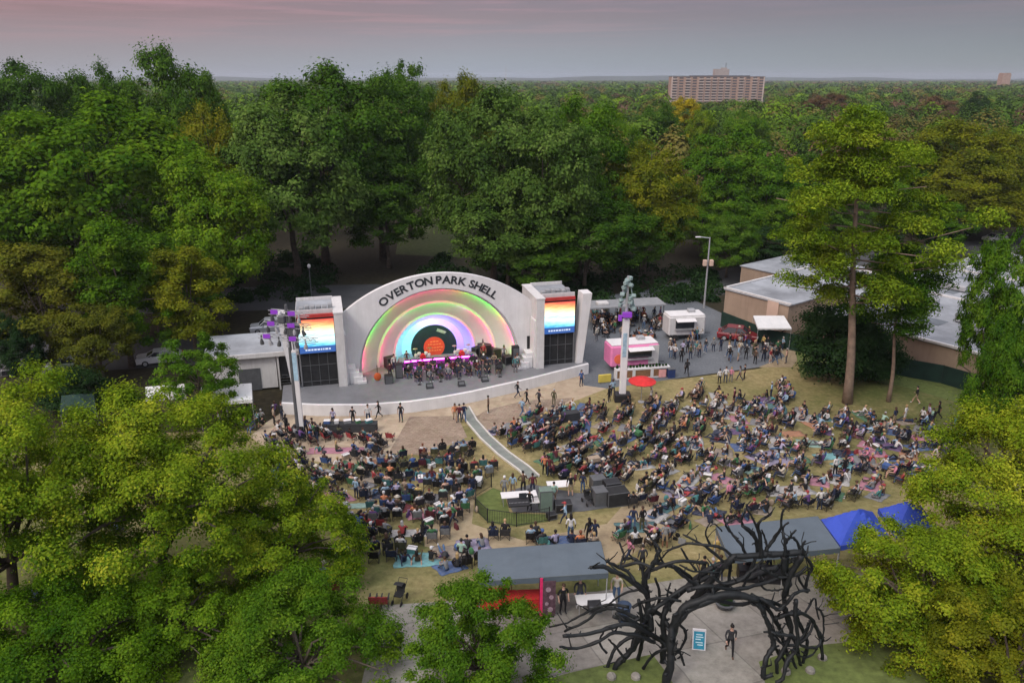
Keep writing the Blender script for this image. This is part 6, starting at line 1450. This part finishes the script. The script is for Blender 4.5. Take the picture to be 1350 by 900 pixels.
# people under the left trees, in gaps
for px, py in ((60, 800), (130, 760), (180, 835), (230, 775), (260, 790), (300, 700), (330, 740), (380, 720), (420, 770), (350, 800), (160, 700)):
    p = P(px, py); GR.append((p, toward(p), 'ch', 2, 0, 0, 0))
jobs = []      # (distance, callable)
for p, fc, kind, nn, L, Wd, brz in GR:
    d = Vector((math.cos(fc), math.sin(fc), 0)); s = Vector((-d.y, d.x, 0))
    if kind == 'ch':
        for i in range(nn):
            if nn > 2 and RND.random() < .14: continue
            q = p+s*(i-(nn-1)/2)*.76+s*RND.uniform(-.08, .08)+d*RND.uniform(-.42, .42)-d*.06*((i-(nn-1)/2)**2)*-1; q.z = g(q.y)
            jobs.append((q.length, 'c', q, fc+RND.uniform(-.22, .22)))
    else:
        if not L:
            bl, bw = .8+.42*nn, RND.uniform(1.1, 1.7); rz = fc-math.pi/2+RND.uniform(-.3, .3); jobs.append((p.length, 'b', p.copy(), rz, bl, bw)); rr_ = (bl, bw, rz)
        else: rr_ = (L, Wd, brz)
        c_, s_ = math.cos(rr_[2]), math.sin(rr_[2]); nx = max(1, min(nn, int(rr_[0]/.62))); 
        for i in range(nn):
            u = ((i % nx)+.5)/nx-.5; v = (i//nx)*.75-.2
            q = p+Vector((c_*u*rr_[0]*.9-s_*v, s_*u*rr_[0]*.9+c_*v, 0)); q.z = g(q.y)+.04
            jobs.append((q.length, 'g', q, fc+RND.uniform(-.7, .7)))
    if RND.random() < .34:
        q = p-d*RND.uniform(.3, .5)+s*(nn*.37+.35)*RND.choice((-1, 1)); q.z = g(q.y); jobs.append((q.length, 'p', q, RND.uniform(0, 6)))
jobs.sort(key=lambda j: j[0])
print('jobs', {k: sum(1 for j in jobs if j[1] == k) for k in 'cgbp'})
# people on their feet: photograph position of the feet, pose, facing in degrees (world), clothes
FEET = [(961, 862, 'walk', -95, 'charcoal', 'black trousers', 'black haired'), (829, 742, 'walk', 190, 'pink', 'dark jeans', 'black haired'), (846, 752, 'stand', 100, 'charcoal', 'black trousers', 'black haired'), (876, 722, 'stand', 80, 'grey', 'khaki shorts', 'grey haired'),
 (776, 716, 'stand', 110, 'black', 'black trousers', 'black haired'), (784, 716, 'stand_akimbo', 100, 'navy', 'dark jeans', 'brown haired'), (834, 698, 'stand', 70, 'navy', 'blue jeans', 'black haired'), (846, 698, 'stand', 120, 'black', 'olive trousers', 'brown haired'), (745, 691, 'walk', 160, 'sky-blue', 'dark jeans', 'red capped'),
 (598, 692, 'walk', 200, 'green', 'dark jeans', 'black haired'), (470, 657, 'stand', 60, 'sky-blue', 'dark jeans', 'white capped'), (665, 656, 'stand', 80, 'grey', 'grey trousers', 'white capped'), (718, 626, 'stand', 85, 'orange', 'black trousers', 'brown haired'), (724, 628, 'stand', 95, 'maroon', 'dark jeans', 'black haired'),
 (960, 662, 'walk', 100, 'pink', 'black trousers', 'black haired'), (1100, 628, 'stand', 110, 'white', 'black trousers', 'black haired'), (1112, 628, 'stand', 120, 'black', 'black trousers', 'brown haired'), (1080, 672, 'stand_akimbo', 90, 'white', 'dark jeans', 'blue capped'), (1097, 668, 'stand', 150, 'navy', 'grey trousers', 'grey haired'),
 (1214, 560, 'stand', 200, 'white', 'black trousers', 'black haired'), (1222, 557, 'stand', 170, 'lavender', 'dark jeans', 'brown haired'), (1236, 552, 'walk', 150, 'black', 'black trousers', 'black haired'), (1268, 555, 'stand', 140, 'cream', 'grey trousers', 'blond'), (1178, 560, 'stand', 120, 'navy', 'khaki shorts', 'brown haired'), (1192, 556, 'stand', 130, 'white', 'white shorts', 'blond'), (1207, 532, 'walk', 130, 'black', 'khaki shorts', 'black haired'),
 (500, 551, 'walk', 200, 'black', 'black trousers', 'black haired'), (529, 556, 'stand', 250, 'black', 'dark jeans', 'black haired'), (600, 555, 'walk', -80, 'orange', 'khaki shorts', 'brown haired'), (606, 557, 'stand', 90, 'maroon', 'dark jeans', 'black haired'), (612, 556, 'walk', 100, 'navy', 'blue jeans', 'black haired'), (644, 544, 'stand', 180, 'brown', 'black trousers', 'black haired'),
 (682, 524, 'walk', 20, 'black', 'dark jeans', 'brown haired'), (694, 534, 'walk', 10, 'black', 'black trousers', 'black haired'), (710, 537, 'walk', 30, 'charcoal', 'black trousers', 'black haired'), (730, 534, 'stand', 60, 'olive', 'olive trousers', 'grey haired'), (688, 548, 'walk', 40, 'sky-blue', 'blue jeans', 'blond'), (766, 509, 'stand', -60, 'blue', 'dark jeans', 'black haired'),
 (948, 506, 'stand', 100, 'white', 'black trousers', 'black haired'), (956, 505, 'stand', 80, 'white', 'dark jeans', 'brown haired'), (963, 504, 'stand', 60, 'pink', 'grey trousers', 'blond'), (975, 502, 'walk', 140, 'grey', 'dark jeans', 'black haired'), (981, 500, 'stand', 160, 'black', 'black trousers', 'black haired'), (1016, 525, 'stand', 150, 'sky-blue', 'dark jeans', 'grey haired'), (1026, 523, 'stand', 170, 'navy', 'black trousers', 'black haired'), (967, 534, 'stand', 150, 'maroon', 'black trousers', 'black haired'), (905, 495, 'walk', 90, 'black', 'black trousers', 'black haired'),
 (898, 478, 'stand', 80, 'black', 'black trousers', 'black haired'), (910, 474, 'stand', 100, 'olive', 'dark jeans', 'brown haired'), (884, 472, 'stand', 70, 'white', 'blue jeans', 'brown haired'), (940, 464, 'stand', 100, 'grey', 'dark jeans', 'blond'), (950, 463, 'stand', 120, 'navy', 'dark jeans', 'black haired'), (975, 468, 'walk', 30, 'cream', 'grey trousers', 'brown haired'), (983, 474, 'stand', 60, 'black', 'black trousers', 'grey haired'), (995, 480, 'stand', 45, 'brown', 'black trousers', 'black haired'), (1007, 473, 'stand', 70, 'navy', 'dark jeans', 'white capped'), (1022, 480, 'walk', 100, 'black', 'blue jeans', 'black haired'), (1036, 479, 'stand', 150, 'peach', 'grey trousers', 'grey haired'), (858, 532, 'stand', 150, 'cream', 'grey trousers', 'white capped'), (803, 530, 'stand', 140, 'black', 'black trousers', 'black haired'), (808, 522, 'stand_akimbo', 100, 'sky-blue', 'dark jeans', 'brown haired'),
 (378, 570, 'stand', 60, 'black', 'black trousers', 'black haired'), (404, 574, 'stand', 70, 'navy', 'black trousers', 'brown haired'), (418, 582, 'walk', 100, 'black', 'dark jeans', 'black haired'), (362, 556, 'stand', 20, 'grey', 'black trousers', 'grey haired'), (372, 554, 'stand', 50, 'charcoal', 'dark jeans', 'brown haired'),
 (752, 712, 'stand', 90, 'white', 'blue jeans', 'black haired'), (742, 808, 'stand', -70, 'black', 'black trousers', 'brown haired'), (764, 800, 'stand', -90, 'charcoal', 'dark jeans', 'black haired'), (668, 792, 'stand', -90, 'red', 'black trousers', 'black haired'), (812, 794, 'stand', -100, 'cream', 'blue jeans', 'blond'), (985, 760, 'stand', -100, 'black', 'black trousers', 'black haired'), (1012, 756, 'stand', -80, 'charcoal', 'dark jeans', 'grey haired'), (1035, 752, 'stand', -90, 'navy', 'dark jeans', 'brown haired'), (938, 772, 'stand_akimbo', 120, 'teal', 'grey trousers', 'grey haired'), (948, 766, 'stand', 90, 'yellow', 'dark jeans', 'brown haired'), (926, 768, 'stand', 60, 'black', 'black trousers', 'black haired'), (944, 742, 'stand', 100, 'yellow', 'khaki shorts', 'blond')]
FEET += [(676, 652, 'stand', 80, 'sky-blue', 'khaki shorts', 'brown haired'), (690, 650, 'stand_akimbo', 95, 'brown', 'black trousers', 'black haired'), (702, 652, 'stand', 90, 'maroon', 'dark jeans', 'black haired'), (698, 674, 'stand', 70, 'black', 'black trousers', 'dark hatted'), (730, 664, 'stand', 110, 'mint', 'khaki shorts', 'black haired'), (752, 654, 'stand', 100, 'black', 'khaki shorts', 'blond'), (768, 650, 'stand', 60, 'navy', 'blue jeans', 'grey haired'),
 (440, 562, 'stand', 250, 'lavender', 'dark jeans', 'black haired'), (466, 560, 'stand', 260, 'black', 'black trousers', 'black haired'), (486, 558, 'stand', 280, 'white', 'dark jeans', 'brown haired')]
for f in FEET:
    p = P(f[0], f[1]); person(p, R(f[3])*1.0, f[2], f[4], f[5], f[6])
# performers on the stage floor, facing the lawn
def stagept(u, v): return shell.matrix_world @ Vector((u, v, 1.03)) if False else Vector((-6.6+u*math.cos(TS)-v*math.sin(TS), 68.9+u*math.sin(TS)+v*math.cos(TS), 1.025))
FR = TS-math.pi/2
mstand = MB().tube([(0, 0, 0), (0, 0, 1.05)], .018, 5).box((0, .0, 1.12), (.46, .03, .32), tilt=('X', R(-25))).lathe([(.22, 0), (.02, .12)], n=6)
MST = mstand.mesh('music_stand', M['black']); nst = 0
plan = []
for row, (v, u0, u1, k) in enumerate(((-.4, -2.6, 5.2, 9), (.9, -3.6, 5.6, 9), (2.3, -3.2, 5.6, 8))):
    for i in range(k): plan.append((u0+(u1-u0)*i/(k-1)+RND.uniform(-.15, .15), v+RND.uniform(-.15, .15)-.06*(i-k/2)**2*.3, 'sit_lean' if RND.random() < .5 else 'sit'))
for u, v in ((-4.6, 2.6), (-5.2, .6), (4.7, 3.8), (6.6, 2.6), (-3.2, 3.9), (7.4, .2), (7.0, -.6)): plan.append((u, v, 'stand'))
for i, (u, v, ps) in enumerate(plan):
    p = stagept(u, v); fa = FR+RND.uniform(-.3, .3)-u*.04
    person(p, fa, ps, RND.choices(['black', 'charcoal', 'white', 'maroon', 'navy', 'tan', 'peach', 'purple', 'teal', 'grey', 'red'], [5, 3, 1.5, 2, 2, 1.5, 1, 1, 1, 1, 1])[0], z='on the stage', individual=(ps == 'stand'))
    if ps != 'stand': STUFFC.append((Vector(p), fa+math.pi/2, 'black'))
    if ps != 'stand' and i % 2 == 0:
        q = stagept(u, v-.75); o = link('music_stand', MST, None, q, TS); rw = 0 if i < 9 else 1 if i < 18 else 2; kk = sum(1 for z_ in range((0, 9, 18)[rw], i) if z_ % 2 == 0); tag(o, '%s slim black music stand from the left in the %s row of players' % (('first', 'second', 'third', 'fourth', 'fifth')[kk], ('front', 'middle', 'back')[rw]), 'music stand', 'music stands on the stage'); nst += 1
BUDGET_P, BUDGET_C = 292-NP_[0], 280
print('on feet', NP_[0], 'budget', BUDGET_P)
# empty chairs seen in the photograph
for px, py, c_, lab in ((494, 740, 'black', 'empty black camp chair standing left of the matching navy one'), (517, 738, 'navy', 'empty navy camp chair beside the black one, facing the stage'), (505, 800, 'red', 'empty red camp chair beside the black stroller on the grass'), (496, 800, 'red', 'leftmost red camp chair next to the black stroller')):
    p = P(px, py); chair(p, toward(p), c_, lab=lab)
kp = kc = 0; bk_n = 0
for j in jobs:
    p = j[2]; a, b = pix(p); vis = -20 < a < 1370 and b < 920
    if j[1] == 'c':
        ind = kp < BUDGET_P and vis; col = wsel(CHC); ps = RND.choices(['sit', 'sit_lean', 'sit_phone'], [6, 2, 1])[0]
        who = person(p, j[3], ps, seat=col, individual=ind); kp += ind
        chair(p, j[3], col, who, individual=ind, parts=kc < 150); kc += ind
    elif j[1] == 'g':
        ind = kp < BUDGET_P and vis; ps = RND.choices(['ground', 'ground_back', 'ground_hug', 'lie'], [5, 2, 3, 1])[0]
        person(p, j[3], ps, individual=ind); kp += ind
    elif j[1] == 'b': blanket(p, j[3], j[4], j[5], RND.choices(list(BK), [1, 6, 3, 2, 2, 2, 1.5, 3, 3, 3, 2, .5, 1, 1])[0])
    elif j[1] == 'p' and j[0] < 62: prop(RND.choices(['cooler', 'bag', 'pack', 'caddy'], [4, 3, 3, 1])[0], p, j[3], RND.choice(['blue', 'red', 'white', 'black', 'navy', 'green', 'grey', 'tan', 'teal', 'maroon', 'olive', 'purple']))
# the crowded patio behind the pink truck and the queue on the asphalt
for k in range(75):
    px, py = RND.uniform(782, 872), RND.uniform(414, 452); p = P(px, py); RND_f = RND.uniform(0, 6.28)
    ps = RND.choice(['sit', 'sit_lean', 'stand', 'sit']); person(p, RND_f, ps, individual=False)
    if ps != 'stand': STUFFC.append((p, RND_f+math.pi/2, RND.choice(['brown', 'tan', 'orange', 'black'])))
for k in range(46):
    px, py = RND.choice(((RND.uniform(878, 930), RND.uniform(445, 474)), (RND.uniform(960, 1045), RND.uniform(448, 482)), (RND.uniform(960, 1045), RND.uniform(448, 482))))
    person(P(px, py), RND.uniform(0, 6.28), RND.choice(['stand', 'stand_akimbo', 'walk']), individual=False)
for k in range(16): person(P(RND.uniform(286, 372), RND.uniform(545, 575)), RND.uniform(0, 6.28), RND.choice(['stand', 'sit']), individual=False)
def merge_people():
    mats = []; mid = {}
    def idx(m):
        if m.name not in mid: mid[m.name] = len(mats); mats.append(m)
        return mid[m.name]
    cache = {}
    for k, (mb, hs) in PEOPLE.items():
        cache[k] = (np.array(mb.v), [len(f) for f in mb.f], np.concatenate([np.array(f) for f in mb.f]), np.array(mb.m))
        for h, hm in hs.items(): cache[(k, h)] = (np.array(hm.v), [len(f) for f in hm.f], np.concatenate([np.array(f) for f in hm.f]), None)
    V_, L_, S_, I_ = [], [], [], []; off = 0
    for posek, p, rz, sc, ms, hk, hm in STUFFP:
        c, s = math.cos(rz)*sc, math.sin(rz)*sc; Rm = np.array([[c, -s, 0], [s, c, 0], [0, 0, sc]])
        for key, mi_ in ((posek, np.array([idx(m) for m in ms])), ((posek, hk), idx(hm))):
            v, n, l, m = cache[key]; V_.append(v@Rm.T+np.array(p)); L_.append(l+off); S_ += n; off += len(v)
            I_.append(mi_[m] if m is not None else np.full(len(n), mi_))
    me = bpy.data.meshes.new('crowd'); V_ = np.concatenate(V_); L_ = np.concatenate(L_); S_ = np.array(S_)
    me.vertices.add(len(V_)); me.vertices.foreach_set('co', V_.astype(np.float32).ravel()); me.loops.add(len(L_)); me.loops.foreach_set('vertex_index', L_.astype(np.int32))
    me.polygons.add(len(S_)); me.polygons.foreach_set('loop_start', np.concatenate([[0], np.cumsum(S_)[:-1]]).astype(np.int32))
    for m in mats: me.materials.append(m)
    me.polygons.foreach_set('material_index', np.concatenate(I_).astype(np.int32)); me.polygons.foreach_set('use_smooth', np.ones(len(S_), dtype=bool)); me.update(calc_edges=True); me.validate()
    tag(link('crowd', me), 'farther rows of the seated crowd before the stage', 'crowd', kind='stuff')
merge_people()
def merge_chairs():
    cols = sorted({c for _, _, c in STUFFC}); mb = MB(); v0 = [Vector(v) for v in allc.v]
    for p, rz, c in STUFFC:
        Mx = Matrix.Rotation(rz, 3, 'Z'); o = len(mb.v); mb.v += [tuple(Mx@v+p) for v in v0]; mb.f += [tuple(i+o for i in f) for f in allc.f]; ci = cols.index(c); mb.m += [ci if q == 0 else len(cols) for q in allc.m]
    tag(mb.build('crowd_chairs', [TOPS[c] for c in cols]+[M['black']]), 'folding chairs of the farther rows before the stage', 'chairs', kind='stuff')
merge_chairs()
print('individual people', NP_[0], 'chairs', NC_[0], 'crowd', len(STUFFP))
# ------------------------------------------------------------------ stage gear
def local(o, u, v, z=1.025): o.location = stagept(u, v); o.location.z = z; o.rotation_euler = (0, 0, TS)
magl = mat('magenta_led_face', (.2, .02, .15), .4, .05, emit=((1, .09, .72), 4.5))
t = thing('stage_riser', 'low dark riser across the back of the stage before the record backdrop', 'riser', stagept(0, 4.0), TS)
MB().box((0, 0, .3), (8.0, 1.4, .6), bev=.02).build('deck', M['stagefloor'], t); MB().box((0, -.71, .3), (7.9, .02, .5)).build('front_skirt', M['blackcloth'], t)
for k in range(5):
    t = thing('led_batten', ['leftmost glowing magenta LED batten on the riser edge', 'second glowing magenta LED batten from the left on the riser', 'middle glowing magenta LED batten under the record', 'fourth glowing magenta LED batten on the riser from the left', 'rightmost glowing magenta LED batten on the riser edge'][k], 'stage light', stagept(-2.9+1.45*k, 3.2), TS, 'LED battens on the riser'); t.location.z = 1.65
    MB().box((0, 0, .1), (1.25, .22, .2), bev=.02).build('housing', M['black'], t); MB().box((0, -.115, .1), (1.2, .012, .15)).build('led_face', magl, t)
    l = bpy.data.lights.new('led_light', 'AREA'); l.shape = 'RECTANGLE'; l.size = 1.2; l.size_y = .15; l.color = (.85, .06, .8); l.energy = 170
    o = link('led_light', l, t, (0, -.135, .1)); o.rotation_euler = (R(65), 0, 0)
# the record backdrop: black disc with grooves, an orange label and a slanted patch of pale print
t = thing('record_backdrop', 'giant dark record backdrop with a red orange label behind the players', 'backdrop', stagept(-.1, 6.0), TS)
def disc(r, z, y, n=40, th=.06):
    mb = MB(); return mb.tube([(0, y, z), (0, y-th, z)], r, n)
rec = mat('record_dark_teal', (.016, .045, .06), .35, .25, 1.2, spec=.5)
disc(2.4, 1.05, 0, 48, .1).build('disc', rec, t)
mb = MB()
for r in (1.35, 1.6, 1.85, 2.1): 
    pts = [(r*math.cos(a), -.1, 1.05+r*math.sin(a)) for a in np.linspace(0, 2*math.pi, 49)]; mb.tube(pts, .012, 4)
mb.build('groove', M['black'], t)
disc(1.1, 1.05, -.1, 36, .03).build('label', mat('red_orange_label', (.72, .09, .05), .6, .1, 2), t)
mb = MB(); rr = random.Random(5)
for z, w in ((1.62, .8), (1.35, 1.3), (1.0, 1.6), (.65, 1.2)):
    x = -w/2
    while x < w/2: q = rr.uniform(.12, .3); mb.box((x+q/2, -.14, z+rr.uniform(-.03, .03)), (q, .02, .1)); x += q+.06
mb.build('label_lettering', mat('label_orange_words', (.9, .32, .12), .6, .1), t)
MB().add([(.3, -.105, 2.75), (1.15, -.105, 2.4), (1.35, -.105, 2.62), (.42, -.105, 3.05)], [(0, 1, 2, 3)]).build('pale_print', mat('pale_teal_words', (.35, .48, .48), .6, .3, 6), t)
def speaker(label, u, v, d, z=1.025):
    t = thing('loudspeaker', label, 'loudspeaker', stagept(u, v), TS); MB().box((0, 0, d[2]/2), d, bev=.03).build('cabinet', M['black'], t); MB().box((0, -d[1]/2-.005, d[2]/2), (d[0]*.86, .015, d[2]*.86)).build('grille', M['dgrey'], t)
speaker('tall black loudspeaker at the left of the stage players', -4.3, .8, (.7, .6, 1.5)); speaker('tall black loudspeaker at the right edge of the stage', 7.4, 1.0, (.7, .6, 2.2)); speaker('white fronted bass speaker left of the players', -5.4, -.3, (.8, .7, .8))
for k, (u, v, lab) in enumerate(((-1.8, -2.6, 'black wedge monitor front left on the stage edge'), (1.2, -2.8, 'black wedge monitor front centre on the stage edge'), (3.6, -2.2, 'black wedge monitor front right on the stage edge'))):
    t = thing('stage_monitor', lab, 'monitor', stagept(u, v), TS); MB().add([(-.35, -.2, 0), (.35, -.2, 0), (.35, .3, 0), (-.35, .3, 0), (-.33, -.1, .12), (.33, -.1, .12), (.33, .3, .42), (-.33, .3, .42)], [(3, 2, 1, 0), (4, 5, 6, 7), (0, 1, 5, 4), (1, 2, 6, 5), (2, 3, 7, 6), (3, 0, 4, 7)]).build('cabinet', M['black'], t); MB().box((0, -.0, .27), (.5, .012, .3), tilt=('X', R(-52))).build('grille', M['dgrey'], t)
for k, (u, v, d_, lab) in enumerate(((5.0, 4.6, (1.3, .9, 1.3), 'tall black equipment case at the back right of the stage'), (6.2, 4.0, (1.2, .9, 1.0), 'black equipment case right of the tall one on the stage'), (5.6, 5.6, (1.6, .8, 1.7), 'tallest black equipment rack by the right vault wall'), (6.8, 1.9, (.9, .8, .8), 'low black case on the stage by the right loudspeaker'), (-4.9, 3.6, (1.0, .8, 1.1), 'black equipment case at the back left of the stage'), (4.2, 4.9, (.8, .7, .9), 'small black case beside the riser end'))):
    o_ = case(lab, stagept(u, v), d_, TS+.1*k, M['black'], 'equipment_case')
for u, lab in ((-1.6, 'drum kit under the magenta light left of centre'), (2.4, 'timpani and drums right of centre under magenta light')):
    t = thing('drum_kit', lab, 'drums', stagept(u, 3.6), TS); t.location.z = 1.63
    MB().tube([(0, -.2, .3), (0, .25, .3)], .3, 16).build('bass_drum', M['red'], t)
    for x, z in ((-.35, .65), (.35, .65), (.65, .45), (-.65, .5)): MB().lathe([(.18, z-.14), (.18, z+.1)], (x, .1, 0), 12).build('drum', M['white2'], t)
    for x in (-.7, .75): q = MB().lathe([(.26, 1.1), (.03, 1.13)], (x, .3, 0), 14).build('cymbal', mat('brass_'+('a' if x < 0 else 'b'), (.5, .36, .12), .35, .1, metal=.8), t); MB().tube([(x, .3, 0), (x, .3, 1.1)], .015, 5).build('stand', M['steel'], q)
t = thing('guitar_display', 'orange red stringed instrument standing alone at the left of the stage', 'instrument', stagept(-6.4, .4), TS); MB().ball((0, 0, .45), (.36, .12, .42), 12).build('body', mat('orange_varnish', (.5, .10, .03), .35, .15), t); MB().tube([(0, 0, .8), (0, .05, 1.6)], .04, 6).build('neck', M['dwood'], t)
# tables at the front of the audience
for px, py, L, rz, lab in ((462, 568, 4.6, R(2), 'long dark clothed table below the left tower with red chairs before it'), (735, 556, 4.0, R(20), 'dark clothed table below the right tower beside the white pole')):
    p = P(px, py); t = thing('folding_table', lab, 'table', p, rz); MB().box((0, 0, .74), (L, .8, .05)).build('tabletop', TOPS['charcoal'], t); MB().box((0, 0, .36), (L-.05, .78, .66)).build('table_skirt', TOPS['charcoal'], t)
# what lies on the front table and the row of red chairs before it
tb = P(462, 568)
for k, (x, c_, w, lab) in enumerate(((-1.9, 'blue', .5, 'blue crate on the left end of the long dark table'), (-1.1, 'white', .35, 'small white box on the long dark table below the left tower'), (-.2, 'grey', .6, 'grey carton in the middle of the long dark table'), (.7, 'green', .4, 'green tub on the long dark table below the left tower'), (1.6, 'teal', .55, 'teal crate on the right end of the long dark table'))):
    t = thing('storage_box', lab, 'box', tb+Vector((x, .04*x, .77)), R(2+9*k)); MB().box((0, 0, .13), (w, .38, .26), bev=.02).build('body', TOPS[c_], t); MB().box((0, 0, .275), (w+.03, .41, .03)).build('lid', M['white'], t)
for k in range(6):
    p = P(430+17*k, 581); c_ = ['red', 'maroon', 'red', 'maroon', 'charcoal', 'red'][k]
    chair(p, toward(p)+.1*(k-3)*.3, c_, lab='%s camp chair, %s from the left in the row before the long dark table' % (c_, ('first', 'second', 'third', 'fourth', 'fifth', 'sixth')[k]))
    if k in (0, 2, 3, 4): person(p, toward(p), 'sit', seat=c_, z='before long table')
# ================================================================== evening air
def haze():
    m = bpy.data.materials.new('evening_air'); m.use_nodes = True; t = m.node_tree; t.nodes.clear()
    o_ = N(t, 'ShaderNodeOutputMaterial'); v = N(t, 'ShaderNodeVolumePrincipled'); v.inputs['Color'].default_value = (.80, .88, 1, 1); v.inputs['Density'].default_value = HAZE; v.inputs['Anisotropy'].default_value = .2
    t.links.new(v.outputs[0], o_.inputs['Volume'])
    z0, z1 = -2.0, 64.0; o = MB().box((0, 3000, (z0+z1)/2), (12000, 7000, z1-z0)).build('haze', m); tag(o, 'thin evening haze over the whole park', 'haze', kind='stuff')
HAZE = .00011
haze()
